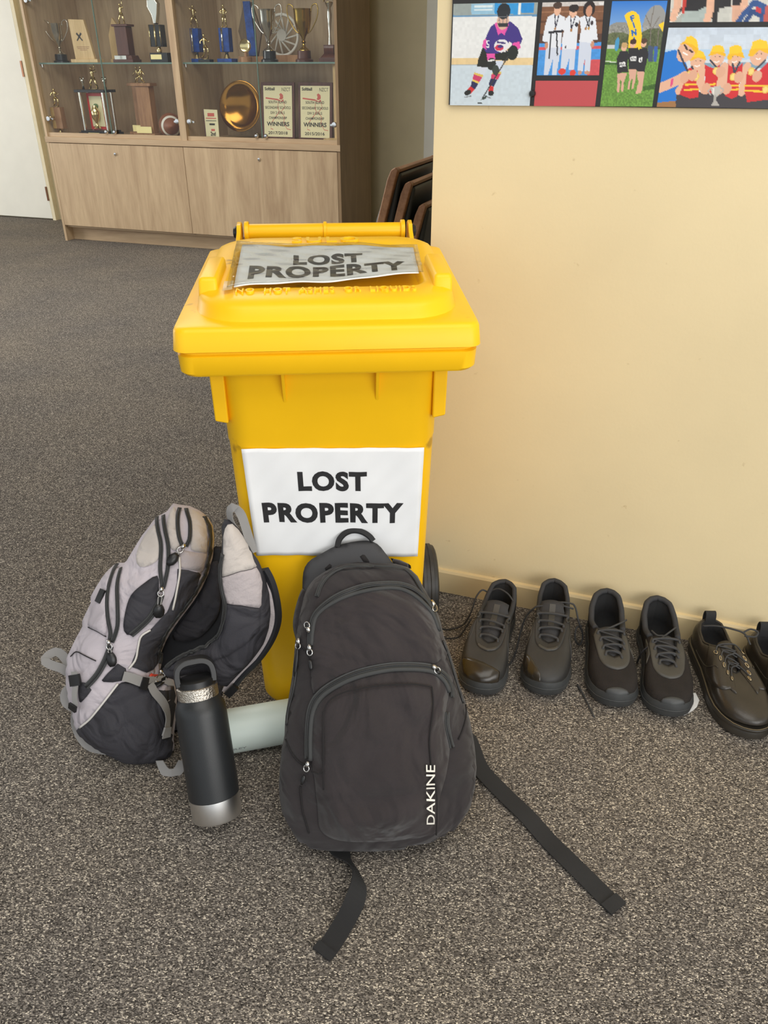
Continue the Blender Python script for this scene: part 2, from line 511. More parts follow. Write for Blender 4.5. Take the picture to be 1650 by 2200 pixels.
# ------------------------------------------------------------------ the setting
def struct(name, mb, m, parent=None, bevel=0.0, loc=None):
    o = mb.build(name, m, parent, bevel=bevel, loc=loc)
    if parent is None: o['kind'] = 'structure'
    return o
RM = np.stack([RX, NX, ZX], 1)      # room axes as a rotation
def rbox(mb, r0, r1, n0, n1, z0, z1):
    return mb.box(room((r0 + r1) / 2, (n0 + n1) / 2, (z0 + z1) / 2), (r1 - r0, n1 - n0, z1 - z0), RM)

WALL_N, WALL_R0 = 1.697, -0.477
struct('floor', rbox(MB(), -9, 5, -5, 9, -0.05, 0.0), M['carpet'])
struct('ceiling', rbox(MB(), -9, 5, -2.2, 9, 2.75, 2.85), M['ceiling'])
struct('wall_right', rbox(MB(), WALL_R0, 3.2, WALL_N, WALL_N + 0.14, 0, 2.75), M['wall'])
BACK_N = 6.311
struct('wall_back', rbox(MB(), -9, 2.2, BACK_N, BACK_N + 0.15, 0, 2.75), M['offwhite'])
struct('wall_recess', rbox(MB(), 2.05, 2.2, WALL_N + 0.14, BACK_N, 0, 2.75), M['offwhite'])
bb = MB()
prof = [(0, 0), (0.012, 0), (0.012, 0.062), (0.0085, 0.068), (0, 0.069)]
bb.loft([[room(r, WALL_N - a, z) for a, z in prof] for r in (WALL_R0, 3.2)])
struct('baseboard_right', bb, M['skirting'])
# white door and its frame in the back wall, left of the cabinet
d = struct('door_1', rbox(MB(), -6.35, -5.44, BACK_N - 0.035, BACK_N - 0.002, 0.012, 2.1), M['white'])
tr = struct('trim_1', rbox(rbox(MB(), -5.425, -5.392, BACK_N - 0.05, BACK_N, 0, 2.16), -6.43, -6.365, BACK_N - 0.05, BACK_N, 0, 2.16), mat('door_frame', srgb(232, 220, 186), 0.5))
for z0 in (0.17, 1.17, 1.9):
    rbox(MB(), -5.442, -5.424, BACK_N - 0.056, BACK_N - 0.034, z0, z0 + 0.12).build('hinge', mat('hinge_bronze', srgb(120, 82, 58), 0.4, 0.6), d)
struct('trim_2', rbox(MB(), -1.842, -1.74, BACK_N - 0.03, BACK_N, 0, 2.1), M['white'])
struct('door_2', rbox(MB(), -1.735, -0.85, BACK_N - 0.02, BACK_N - 0.002, 0.01, 2.08), M['white'])

# ------------------------------------------------------------------ the yellow wheelie bin
BIN0 = np.array([-0.087, 1.193, 0.0]); BIN_A = math.radians(4)
BXv = np.array([math.cos(BIN_A), math.sin(BIN_A), 0]); BYv = np.array([-math.sin(BIN_A), math.cos(BIN_A), 0])
bin_ = thing('wheelie_bin', 'tall yellow plastic wheelie bin with hinged lid against the cream wall end', 'bin', BIN0, BIN_A)
def front_y(z):
    return 0.05 + (0.77 - z) / 0.77 * 0.035
Z0 = 0.012
def body_loop(z, inset=0.0, r=0.045):
    t = z / 0.77
    hx = 0.166 + 0.020 * t - inset
    return rrect(-hx, hx, front_y(z) + inset, 0.36 + 0.10 * t - inset, r, z, 7)
mb = MB()
mb.loft([body_loop(Z0, 0.035, 0.03), body_loop(Z0 + 0.004, 0.018, 0.04), body_loop(Z0 + 0.016, 0.006), body_loop(0.045), body_loop(0.2), body_loop(0.4), body_loop(0.6), body_loop(0.655),
         body_loop(0.66, -0.0012), body_loop(0.80), body_loop(0.812, -0.004), body_loop(0.818, -0.03, 0.05), body_loop(0.835, -0.034, 0.05)], True, True)
mb.build('body', M['yellow'], bin_, smooth=True)
for s in (-1, 1):
    # lifting flange below the rim, one on each side
    f = MB(); P = [(0.176, 0.80), (0.2, 0.80), (0.1985, 0.705), (0.176, 0.700)]
    f.loft([[(s * x, y, z) for x, z in P] for y in (0.058, 0.40)])
    f.build('side_flange', M['yellow'], bin_, bevel=0.003)
for x in (-0.077, 0.079):
    g = MB(); y0 = front_y(0.76)
    g.loft([[(x + dx, y, z) for y, z in ((y0 + 0.004, 0.80), (y0 - 0.022, 0.80), (y0 - 0.010, 0.765), (front_y(0.73) + 0.002, 0.732))] for dx in (-0.003, 0.003)])
    g.build('front_gusset', M['yellow'], bin_, bevel=0.0015)
# lid, the whole of it tilted up towards the hinge
LK = 0.045
lz = lambda x, y: LK * y
mb = MB()
L = [rrect(-0.226, 0.226, 0.012, 0.498, 0.03, 0.812, 6, lz), rrect(-0.234, 0.234, 0.003, 0.502, 0.028, 0.805, 6, lz), rrect(-0.238, 0.238, -0.001, 0.505, 0.028, 0.810, 6, lz),
     rrect(-0.239, 0.239, -0.002, 0.505, 0.026, 0.838, 6, lz), rrect(-0.2345, 0.2345, 0.003, 0.505, 0.026, 0.8405, 6, lz), rrect(-0.2345, 0.2345, 0.003, 0.505, 0.026, 0.8435, 6, lz),
     rrect(-0.2435, 0.2435, -0.005, 0.507, 0.022, 0.847, 6, lz), rrect(-0.2405, 0.2405, -0.001, 0.506, 0.020, 0.876, 6, lz), rrect(-0.238, 0.238, 0.003, 0.504, 0.020, 0.881, 6, lz),
     rrect(-0.232, 0.232, 0.008, 0.50, 0.020, 0.883, 6, lz),
     rrect(-0.2145, 0.2145, 0.025, 0.475, (0.085, 0.07), 0.884, 6, lz), rrect(-0.2130, 0.2130, 0.0265, 0.474, (0.084, 0.07), 0.887, 6, lz),
     rrect(-0.2105, 0.2105, 0.031, 0.472, (0.083, 0.07), 0.9005, 6, lz), rrect(-0.2065, 0.2065, 0.039, 0.469, (0.08, 0.07), 0.9075, 6, lz),
     rrect(-0.198, 0.198, 0.055, 0.463, (0.074, 0.07), 0.9117, 6, lz), rrect(-0.187, 0.187, 0.072, 0.456, (0.066, 0.07), 0.9132, 6, lz),
     rrect(-0.170, 0.170, 0.104, 0.392, (0.035, 0.06), 0.9135, 6, lz), rrect(-0.164, 0.164, 0.112, 0.388, (0.033, 0.055), 0.9105, 6, lz),
     rrect(-0.158, 0.158, 0.122, 0.382, (0.03, 0.05), 0.8995, 6, lz), rrect(-0.152, 0.152, 0.132, 0.375, (0.03, 0.05), 0.8975, 6, lz)]
mb.loft(L, True, True)
lid = mb.build('lid', M['yellow'], bin_, smooth=True)
for s in (-1, 1):
    g = MB()
    def gl(z, i): return rrect(s * 0.1925 - 0.0165 + i, s * 0.1925 + 0.0165 - i, 0.10 + i * 1.5, 0.245 - i * 1.5, 0.006, z, 3, lz)
    g.loft([gl(0.900, 0), gl(0.926, 0.001), gl(0.9305, 0.003), gl(0.932, 0.006)], False, True)
    g.build('grip', M['yellow'], lid, smooth=True)
lt = np.array([0, math.cos(math.atan(LK)), math.sin(math.atan(LK))])
def lid_pt(x, y, z): return (x, y, z + LK * y)
t_ = lettering('embossed_lettering', 'NO  HOT  ASHES  OR  LIQUIDS', lid_pt(-0.146, 0.071, 0.9128), (1, 0, 0), lt, 0.292, 0.024, M['yellow_emboss_lit'], lid, bold=0.012, depth=0.0042, space=1.15)
t_ = lettering('embossed_lettering', 'SULO', lid_pt(-0.066, 0.402, 0.9134), (1, 0, 0), lt, 0.132, 0.036, M['yellow_emboss_lit'], lid, bold=0.01, depth=0.005, space=1.2)
# hinge handle
hz, hy = 0.925, 0.575
h = MB(); h.lathe([(0.0145, -0.172), (0.0165, -0.165), (0.0165, -0.004), (0.020, -0.003), (0.020, 0.003), (0.0165, 0.004), (0.0165, 0.165), (0.0145, 0.172)], 20, (0, hy, hz), 'X')
handle = h.build('handle_bar', M['yellow'], bin_, smooth=True)
for s in (-1, 1):
    e = MB(); e.lathe([(0.021, 0.163 * s), (0.022, 0.165 * s), (0.022, 0.171 * s), (0.021, 0.172 * s)], 20, (0, hy, hz), 'X')
    e.build('handle_collar', M['yellow'], handle, smooth=True)
    b = MB()
    b.loft([[(s * x, y, z) for y, z in ((0.49, 0.889), (0.50, 0.912), (0.545, 0.930), (0.555, 0.942), (0.575, 0.946), (0.592, 0.940), (0.600, 0.92), (0.592, 0.900), (0.56, 0.888), (0.52, 0.872))] for x in (0.178, 0.187)])
    b.loft([[(s * x, y, z) for x, z in ((0.205, 0.88), (0.205, 0.914), (0.10, 0.914), (0.10, 0.88))] for y in (0.488, 0.503)])
    b.build('hinge_bracket', M['yellow'], bin_, bevel=0.0015)
    p = MB(); p.lathe([(0.004, 0.186 * s), (0.0125, 0.187 * s), (0.0135, 0.190 * s), (0.010, 0.196 * s), (0.002, 0.1975 * s)], 16, (0, hy, hz - 0.001), 'X')
    p.build('pin_cap', M['black_plastic'], handle, smooth=True)
# wheels and axle
WY, WZ, WR = 0.428, 0.098, 0.097
for s in (-1, 1):
    w = MB()
    w.lathe([(WR - 0.03, 0.198), (WR - 0.012, 0.198), (WR - 0.004, 0.202), (WR - 0.0025, 0.208), (WR, 0.209), (WR, 0.217), (WR - 0.003, 0.218), (WR - 0.003, 0.226), (WR, 0.227), (WR, 0.235), (WR - 0.0025, 0.236), (WR - 0.005, 0.243), (WR - 0.013, 0.247), (WR - 0.03, 0.247)][::1], 40, (0, WY, WZ), 'X')
    if s < 0: w.v = [(-x, y, z) for x, y, z in w.v]
    wo = w.build('wheel', M['black_rubber'], bin_, smooth=True)
    hb = MB(); hb.lathe([(0.07, 0.205), (0.068, 0.212), (0.03, 0.216), (0.026, 0.24), (0.006, 0.243)], 24, (0, WY, WZ), 'X')
    if s < 0: hb.v = [(-x, y, z) for x, y, z in hb.v]
    hb.build('wheel_hub', M['black_plastic'], wo, smooth=True)
ax = MB(); ax.lathe([(0.011, -0.21), (0.011, 0.21)], 14, (0, WY, WZ), 'X'); ax.build('axle', M['steel'], bin_, smooth=True)
hs = MB().box((0, 0.40, 0.10), (0.30, 0.07, 0.06)); hs.build('axle_housing', M['yellow'], bin_, bevel=0.008)

# sign on the front, an A4 sheet in clear film lying on the sloping front face
def crease(u, v, k):
    return 0.0012 * math.sin(31 * u + 9 * v + k) * math.sin(23 * v - 12 * u + 1.7 * k)
def sheet(name, label, P, ds, th, material, lift):
    """a thin paper sheet; P(u, v) maps 0..1 square to space with its normal"""
    nu, nv = 36, 26; m = MB(); top = []; bot = []
    for j in range(nv + 1):
        for i in range(nu + 1):
            p, n = P(i / nu, j / nv)
            top.append(p + n * (lift + th)); bot.append(p + n * lift)
    k = nu + 1; fs = []
    for j in range(nv):
        for i in range(nu):
            a = j * k + i; fs.append((a, a + 1, a + 1 + k, a + k))
    T = len(top)
    ring = list(range(0, k)) + [j * k + nu for j in range(1, nv + 1)] + list(range(nv * k + nu - 1, nv * k - 1, -1)) + [j * k for j in range(nv - 1, 0, -1)]
    fs2 = [tuple(q + T for q in f[::-1]) for f in fs] + [(ring[i], ring[i] + T, ring[(i + 1) % len(ring)] + T, ring[(i + 1) % len(ring)]) for i in range(len(ring))]
    m.add(top + bot, fs + fs2)
    return m
BM = np.stack([BXv, BYv, ZX], 1)
def bw(x, y, z): return BIN0 + BM @ np.array([x, y, z])
fn_l = np.array([0, -1, -0.0455]); fn_l = fn_l / np.linalg.norm(fn_l); FN = BM @ fn_l
SG = [(-0.1499, 0.4297), (0.1568, 0.4112), (0.1622, 0.6472), (-0.1577, 0.656)]
def sign_front(u, v):
    a, b, c, d_ = [np.array(q) for q in SG]        # lower left, lower right, upper right, upper left (x, z on the face)
    q = a * (1 - u) * (1 - v) + b * u * (1 - v) + c * u * v + d_ * (1 - u) * v
    return bw(q[0], front_y(q[1]), q[1]), FN
def sign_front_e(u, v):
    p, n = sign_front(u, v)
    e = 0.0014 * (1 + math.sin(17 * u + 5 * v)) * 0.5 + 0.0006 * (1 + math.sin(43 * u - 25 * v)) + 0.05 * max(0, 0.1 - u) ** 2 * 6
    return p + n * e, n
s1 = thing('paper_sign', 'white LOST PROPERTY sign stuck to the front of the yellow bin', 'sign', bw(0, front_y(0.4), 0.395))
def to_local(mb, root):
    o = np.array(root.location); mb.v = [tuple(np.array(p) - o) for p in mb.v]; return mb
to_local(sheet('sheet', '', sign_front_e, 0, 0.0005, M['paper'], 0.0016), s1).build('sheet', M['paper'], s1, smooth='all')
def sign_map(f, u0, u1, v0, v1, w, h, lift):
    def g(x, y):
        p, n = f(u0 + (u1 - u0) * x / w, v0 + (v1 - v0) * y / h); return p + n * lift
    return g
def sign_text(s, root, f, u0, u1, v0, v1, lift, bold):
    o = np.array(root.location); g = sign_map(f, u0, u1, v0, v1, 1.0, 1.0, lift)
    return lettering('lettering', s, (0, 0, 0), (1, 0, 0), (0, 1, 0), 1.0, 1.0, M['ink'], root, bold=bold, space=1.12, mapf=lambda x, y: g(x, y) - o)
sign_text('LOST', s1, sign_front_e, 0.2899, 0.6819, 0.6220, 0.7980, 0.0026, 0.05)
sign_text('PROPERTY', s1, sign_front_e, 0.0703, 0.8974, 0.3256, 0.5148, 0.0026, 0.05)

# sign on the lid, a creased sheet in a loose clear sleeve
LQ = [(-0.1498, 0.0933), (0.1575, 0.1522), (0.1674, 0.3431), (-0.1591, 0.3762)]
def sign_lid(u, v, lift=0.0):
    a, b, c, d_ = [np.array(q) for q in LQ]
    q = a * (1 - u) * (1 - v) + b * u * (1 - v) + c * u * v + d_ * (1 - u) * v
    z = 0.9185 + LK * q[1] + 0.0018 * math.sin(9 * u + 2.2 * v) + 0.0007 * math.sin(23 * u - 14 * v) + 0.0004 * math.sin(37 * v + 20 * u) - 0.002 * math.exp(-((u - 0.55) / 0.3) ** 2 - ((v - 0.4) / 0.3) ** 2)
    z += 0.002 * max(0, u - 0.72) / 0.28 * max(0, 1 - abs(v - 0.15) / 0.4)
    n = BM @ np.array([0, -LK, 1.0]); n /= np.linalg.norm(n)
    return bw(q[0], q[1], z), n
s2 = thing('paper_sign', 'creased LOST PROPERTY sheet in a clear sleeve lying on the bin lid', 'sign', bw(0, 0.27, 0.91))
to_local(sheet('sheet', '', sign_lid, 0, 0.0005, M['paper'], 0.0), s2).build('sheet', M['paper'], s2, smooth='all')
def sleeve(u, v):
    return sign_lid(-0.035 + 1.06 * u, -0.02 + 1.08 * v)
to_local(sheet('clear_sleeve', '', sleeve, 0, 0.0003, M['sleeve'], 0.0032), s2).build('clear_sleeve', M['sleeve'], s2, smooth='all')
def tape_(u, v):
    p, n = sign_lid(-0.055 + 0.05 * u, -0.06 + 0.18 * v); return p, n
to_local(sheet('tape', '', tape_, 0, 0.0003, M['tape'], 0.0022), s2).build('tape', M['tape'], s2)
sign_text('LOST', s2, sign_lid, 0.3029, 0.6966, 0.4684, 0.7314, 0.001, 0.05)
sign_text('PROPERTY', s2, sign_lid, 0.0654, 0.9327, 0.1265, 0.4283, 0.001, 0.05)


# ------------------------------------------------------------------ fabric bags
M['bag_black'] = mat('black_canvas', srgb(52, 48, 49), 0.9, var=0.10, vscale=9, bump=0.35, bscale=900, spec=0.2, sheen=0.15, wrinkle=(6, 0.045))
M['bag_black2'] = mat('black_canvas_pocket', srgb(55, 50, 51), 0.9, var=0.10, vscale=9, bump=0.35, bscale=900, spec=0.2, sheen=0.15, wrinkle=(5.5, 0.055))
M['bag_seam'] = mat('black_seam', srgb(30, 27, 28), 0.9, var=0.05)
M['zip_tape'] = mat('zip_tape', srgb(60, 61, 61), 0.8, var=0.1)
M['zip_teeth'] = mat('zip_teeth', srgb(38, 38, 38), 0.45, var=0.3, vscale=700)
M['foam'] = mat('grey_foam', srgb(64, 64, 66), 0.7, var=0.06, spec=0.3)
M['webbing'] = mat('black_webbing', srgb(50, 50, 51), 0.75, var=0.08, bump=0.5, bscale=420, wave='DIAGONAL', spec=0.25)
M['white_thread'] = mat('white_thread', srgb(226, 222, 212), 0.7, var=0.06, vscale=60)
M['rip_black'] = mat('black_ripstop', srgb(58, 57, 62), 0.75, var=0.10, vscale=12, bump=0.35, bscale=600, spec=0.3, wrinkle=(9, 0.025))
M['lilac'] = mat('lilac_grey_nylon', srgb(188, 180, 186), 0.8, var=0.08, vscale=9, bump=0.25, bscale=700, spec=0.3, wrinkle=(9, 0.025))
M['pale'] = mat('pale_grey_nylon', srgb(192, 184, 178), 0.8, var=0.09, vscale=14, bump=0.25, bscale=600, spec=0.3, wrinkle=(13, 0.012))
M['midgrey'] = mat('mid_grey_nylon', srgb(176, 167, 168), 0.75, var=0.08, vscale=10, bump=0.4, bscale=320, spec=0.3, wrinkle=(12, 0.008))
M['lining'] = mat('dark_lining', srgb(34, 35, 40), 0.7, var=0.12, vscale=20)
M['grey_webbing'] = mat('grey_webbing', srgb(162, 160, 158), 0.75, var=0.06, bump=0.5, bscale=420, wave='DIAGONAL', spec=0.25)
M['piping'] = mat('white_piping', srgb(214, 210, 204), 0.6, var=0.05)
M['red_tab'] = mat('red_tab', srgb(214, 74, 56), 0.7, var=0.05)

def local(root, P): return [tuple(np.array(p) - np.array(root.location)) for p in P]
def pillow_body(name, pl, material, root, ds=0.012, ylim=None):
    V, T, bd = fill2d(pl.poly, ds); nb = set(i for e in bd for i in e)
    top = [pl.surf(*v) if i not in nb else pl.o + pl.U * v[0] + pl.V * v[1] for i, v in enumerate(V)]
    bot, mp = [], {}
    for i, v in enumerate(V):
        if i in nb: mp[i] = i; continue
        p = pl.o + pl.U * v[0] + pl.V * v[1] - pl.W * pl.db * pl.height(*v)
        p[2] = max(p[2], 0.003)
        if ylim is not None: p = ylim(p)
        mp[i] = len(top) + len(bot); bot.append(p)
    for p in top: p[2] = max(p[2], 0.003)
    m = MB(); m.add(local(root, top + bot), T + [(mp[a], mp[c], mp[b]) for a, b, c in T])
    o = m.build(name, material, root, smooth='all')
    return o
def patch(name, pl, poly, material, root, off=0.002, ds=0.009, parent=None, puff=0.0, rounded=True):
    """a panel sewn on the swollen surface, a little proud of it, closed down to it at its rim"""
    poly = smooth_path(poly, 4, True) if rounded else np.array(poly)
    V, T, bd = fill2d(poly, ds); B = np.array([V[a] for a, b in bd]); top = []
    for v in V:
        d = np.min(np.linalg.norm(B - v, axis=1))
        top.append(pl.surf(v[0], v[1], off + puff * (1 - math.exp(-d / 0.02))))
    base = len(top); mp = {}; low = []
    for a, b in bd:
        for q in (a, b):
            if q not in mp: mp[q] = base + len(low); low.append(pl.surf(V[q][0], V[q][1], -0.003))
    fs = list(T) + [(b, a, mp[a], mp[b]) for a, b in bd]
    m = MB(); m.add(local(root, top + low), fs)
    return m.build(name, material, parent or root, smooth='all', fix=False)
def seam(name, pl, pts, r, material, root, off=0.002, parent=None, n=6):
    P = smooth_path(pts, 6)
    P = resample(P, 0.006)
    m = MB(); m.tube(local(root, [pl.surf(u, v, off) for u, v in P]), r, n)
    return m.build(name, material, parent or root, smooth='all')
def tape(name, pl, pts, w, material, root, off=0.002, parent=None, t=0.0014):
    P = resample(smooth_path(pts, 6), 0.007)
    m = MB(); m.ribbon(local(root, [pl.surf(u, v, off) for u, v in P]), [pl.normal(u, v) for u, v in P], w, t)
    return m.build(name, material, parent or root, smooth=True)
def zipper(pl, pts, root, w=0.009, off=0.002, teeth=0.0017):
    z = tape('zipper', pl, pts, w, M['zip_tape'], root, off)
    seam('zipper_teeth', pl, pts, teeth, M['zip_teeth'], root, off + 0.002, parent=z)
    return z
def ring(path_pts, r, root): pass
def zip_pull(pl, a, b, root, cord, tab, tabw=0.009, off=0.004, ringr=0.0055, tl=0.020):
    """metal slider at a with a pull hanging to b"""
    a = np.array(a); b = np.array(b); L = np.linalg.norm(b - a); d = (b - a) / L; s = np.array([-d[1], d[0]])
    def P(t, q, o=0.0): x = a + d * t + s * q; return pl.surf(x[0], x[1], off + o)
    m = MB()
    m.tube(local(root, [P(-0.004, 0, .001), P(0.001, 0, .003), P(0.005, 0, .001)]), [0.0036, 0.0046, 0.0036], 8)
    k = [P(0.003 + ringr * (1 + math.cos(t)), ringr * 0.9 * math.sin(t), 0.003) for t in np.linspace(0, 2 * math.pi, 13)[:-1]]
    m.tube(local(root, k), 0.0013, 6, closed=True)
    z = m.build('zip_slider', M['steel'], root, smooth='all')
    t0 = 0.003 + ringr * 1.4; t1 = L - tl if L > 0.04 else L * 0.55
    if cord is not None and L > 0.025:
        c = MB(); w_ = 0.0032
        c.tube(local(root, [P(t0, 0, .003), P(t0 + 0.006, w_, .004), P(t1, w_ * 0.8, .004), P(t1 + 0.004, 0, .003), P(t1, -w_ * 0.8, .004), P(t0 + 0.006, -w_, .004)]), 0.0013, 6, closed=True)
        c.build('pull_cord', cord, z, smooth='all')
    tb = MB(); loops = []
    for t, w_ in zip(np.linspace(t1, L, 6), (0.45, 0.8, 1, 1, 0.9, 0.45)):
        h = tabw * w_ / 2
        loops.append([P(t, -h, 0.001), P(t, h, 0.001), P(t, h * 0.8, 0.0055), P(t, -h * 0.8, 0.0055)])
    tb.loft([local(root, l) for l in loops]); tb.build('pull_tab', tab, z, smooth='all')
    return z
def strap(name, pts, w, material, root, nrm=(0, 0, 1), t=0.0018, parent=None, n=5):
    P = smooth_path(pts, n); P = resample(P, 0.008)
    if np.ndim(nrm) == 2:
        Q = smooth_path(nrm, n); s = np.linspace(0, 1, len(P)); q = np.linspace(0, 1, len(Q))
        nrm = np.stack([np.interp(s, q, Q[:, i]) for i in range(3)], 1)
    m = MB(); m.ribbon(local(root, P), nrm, w, t)
    return m.build(name, material, parent or root, smooth=True)

# ---- the black backpack leaning on the bin
def bin_limit(p):
    lim = 1.193 + 0.045 + (p[0] + 0.087) * 0.07
    if p[1] > lim: p[1] = lim
    return p
b1 = thing('backpack', 'black canvas backpack with two zipped front pockets leaning on the yellow bin', 'backpack', (0.0, 1.02, 0.0))
P1 = Pillow([(-0.1070, 0.4958), (-0.0809, 0.5077), (-0.0489, 0.5118), (-0.0082, 0.5094), (0.0208, 0.5089), (0.0441, 0.5025), (0.0615, 0.4871), (0.0745, 0.4625), (0.0904, 0.4365), (0.1033, 0.4076), (0.1110, 0.3731), (0.1219, 0.3443), (0.1319, 0.3128), (0.1405, 0.2812), (0.1505, 0.2526), (0.1595, 0.2155), (0.1665, 0.1757), (0.1701, 0.1359), (0.1670, 0.0990), (0.1582, 0.0622), (0.1409, 0.0368), (0.1122, 0.0199), (0.0778, 0.0058), (0.0348, -0.0026), (-0.0081, -0.0083), (-0.0511, -0.0119), (-0.0883, -0.0105), (-0.1198, -0.0077), (-0.1484, 0.0016), (-0.1686, 0.0227), (-0.1830, 0.0481), (-0.1912, 0.0764), (-0.1931, 0.1047), (-0.1907, 0.1387), (-0.1880, 0.1700), (-0.1832, 0.1899), (-0.1817, 0.2269), (-0.1755, 0.2641), (-0.1699, 0.2984), (-0.1666, 0.3328), (-0.1645, 0.3616), (-0.1611, 0.3846), (-0.1589, 0.4019), (-0.1546, 0.4250), (-0.1489, 0.4481), (-0.1403, 0.4683), (-0.1259, 0.4842)], (0.00000, 0.94205, 0.00000), (1.00000, 0.00000, 0.00000), (0.00000, 0.53000, 0.84800), 0.105, 0.07, 0.36, [(-0.0076, 0.1134, 0.1200, 0.0120, 0.120, -0.0100), (-0.0345, 0.0767, 0.1000, 0.0160, 0.100, 0.0090), (-0.0236, 0.1890, 0.0600, 0.0200, 0.900, -0.0100), (0.0326, 0.2490, 0.0500, 0.0200, -0.800, -0.0090), (-0.0460, 0.4317, 0.0100, 0.0500, 0.100, -0.0040), (0.0251, 0.4206, 0.0100, 0.0600, -0.100, -0.0040), (-0.0105, 0.4317, 0.0120, 0.0500, -0.050, 0.0040), (-0.1160, 0.0757, 0.0300, 0.0150, 0.600, -0.0140), (0.1178, 0.0800, 0.0150, 0.0500, -0.400, -0.0090), (-0.0129, 0.2366, 0.0900, 0.0500, 0.400, 0.0080), (-0.0745, 0.1558, 0.0200, 0.0800, -0.300, 0.0070), (0.1088, 0.1782, 0.0120, 0.0500, -0.500, -0.0070), (-0.1500, 0.2294, 0.0120, 0.0600, 0.100, -0.0070), (0.0406, 0.1425, 0.0300, 0.0600, 0.500, 0.0060)])
pillow_body('main_compartment', P1, M['bag_black'], b1, 0.012, bin_limit)
# stiff back panel standing up behind the compartment
bp_out = smooth_path([(-0.1459, 0.4250), (-0.1518, 0.4481), (-0.1525, 0.4712), (-0.1500, 0.4973), (-0.1390, 0.5141), (-0.1187, 0.5263), (-0.0955, 0.5394), (-0.0723, 0.5466), (-0.0490, 0.5507), (-0.0257, 0.5510), (-0.0097, 0.5431), (0.0040, 0.5263), (0.0165, 0.5094), (0.0295, 0.4915), (-0.0082, 0.4654), (-0.0953, 0.4481)], 4, True)
PB = Pillow(bp_out, np.array(P1.o) - P1.W * 0.012, P1.U, P1.V, 0.012, 0.012, 0.3)
back = pillow_body('back_panel', PB, M['foam'], b1, 0.010, bin_limit)
patch('grip_slot', PB, [(-0.0446, 0.5219), (-0.0373, 0.5269), (-0.0257, 0.5112), (-0.0373, 0.5112)], M['bag_seam'], b1, 0.001, 0.006, parent=back, rounded=False)
patch('grip_slot', PB, [(-0.1099, 0.5002), (-0.0998, 0.5094), (-0.0954, 0.5031), (-0.1085, 0.4950)], M['bag_seam'], b1, 0.001, 0.006, parent=back, rounded=False)
hp = [(-0.0868, 0.5394), (-0.0839, 0.5510), (-0.0752, 0.5617), (-0.0636, 0.5676), (-0.0519, 0.5687), (-0.0388, 0.5652), (-0.0272, 0.5577), (-0.0211, 0.5501)]
m = MB(); m.ribbon(local(b1, [P1.o + P1.U * u + P1.V * v - P1.W * 0.012 for u, v in smooth_path(hp, 4)]), P1.W * 1.0 + P1.V * 0.8, 0.010, 0.005)
m.build('carry_handle', M['webbing'], b1, smooth=True)
sp = [(0.0121, 0.5187), (0.0295, 0.5153), (0.0499, 0.5065), (0.0513, 0.4987), (0.0353, 0.5002), (0.0179, 0.5074)]
PS = Pillow(sp, np.array(P1.o) - P1.W * 0.02, P1.U, P1.V, 0.010, 0.008, 0.4, cell=0.002)
pillow_body('shoulder_strap', PS, M['bag_black'], b1, 0.006, bin_limit)
sp = smooth_path([(-0.1519, 0.4625), (-0.1634, 0.4336), (-0.1696, 0.4019), (-0.1674, 0.3788), (-0.1572, 0.3558), (-0.1413, 0.3673), (-0.1357, 0.4134), (-0.1402, 0.4481)], 3, True)
PS = Pillow(sp, np.array(P1.o) - P1.W * 0.01, P1.U, P1.V, 0.018, 0.012, 0.4, cell=0.003)
pillow_body('shoulder_strap', PS, M['bag_black'], b1, 0.008, bin_limit)
up = patch('upper_pocket', P1, [(-0.1270, 0.3654), (-0.1247, 0.3950), (-0.1183, 0.4190), (-0.0960, 0.4385), (-0.0629, 0.4546), (-0.0216, 0.4651), (0.0171, 0.4679), (0.0435, 0.4604), (0.0674, 0.4428), (0.0873, 0.4199), (0.0979, 0.3926), (0.1015, 0.3473), (0.0882, 0.3369), (0.0465, 0.3393), (-0.0076, 0.3351), (-0.0615, 0.3216), (-0.1024, 0.3003), (-0.1242, 0.2882)], M['bag_black2'], b1, 0.003, 0.010, puff=0.007)
lo_ = patch('lower_pocket', P1, [(-0.1261, 0.1791), (-0.1263, 0.2190), (-0.1221, 0.2552), (-0.1078, 0.2815), (-0.0804, 0.3018), (-0.0453, 0.3179), (0.0004, 0.3285), (0.0356, 0.3304), (0.0684, 0.3277), (0.0893, 0.3210), (0.1063, 0.3048), (0.1137, 0.2868), (0.1083, 0.2601), (0.1064, 0.2288), (0.1145, 0.1909), (0.1060, 0.1408), (0.0938, 0.0976), (0.0914, 0.0416), (0.0331, 0.0323), (-0.0349, 0.0293), (-0.0839, 0.0328), (-0.1109, 0.0527), (-0.1157, 0.0984), (-0.1196, 0.1420)], M['bag_black2'], b1, 0.003, 0.010, puff=0.016)
bez = seam('pocket_edge', P1, [(-0.1261, 0.1737), (-0.1263, 0.2190), (-0.1221, 0.2552), (-0.1078, 0.2815), (-0.0804, 0.3018), (-0.0453, 0.3179), (0.0004, 0.3285), (0.0356, 0.3304), (0.0684, 0.3277), (0.0893, 0.3210), (0.1063, 0.3048), (0.1146, 0.2867)], 0.0045, M['zip_tape'], b1, 0.006)
seam('pocket_edge', P1, [(-0.1265, 0.3681), (-0.1247, 0.3950), (-0.1183, 0.4190), (-0.0960, 0.4385), (-0.0629, 0.4546), (-0.0216, 0.4651), (0.0171, 0.4679), (0.0435, 0.4604), (0.0674, 0.4428), (0.0873, 0.4199), (0.0979, 0.3926)], 0.004, M['zip_tape'], b1, 0.004)
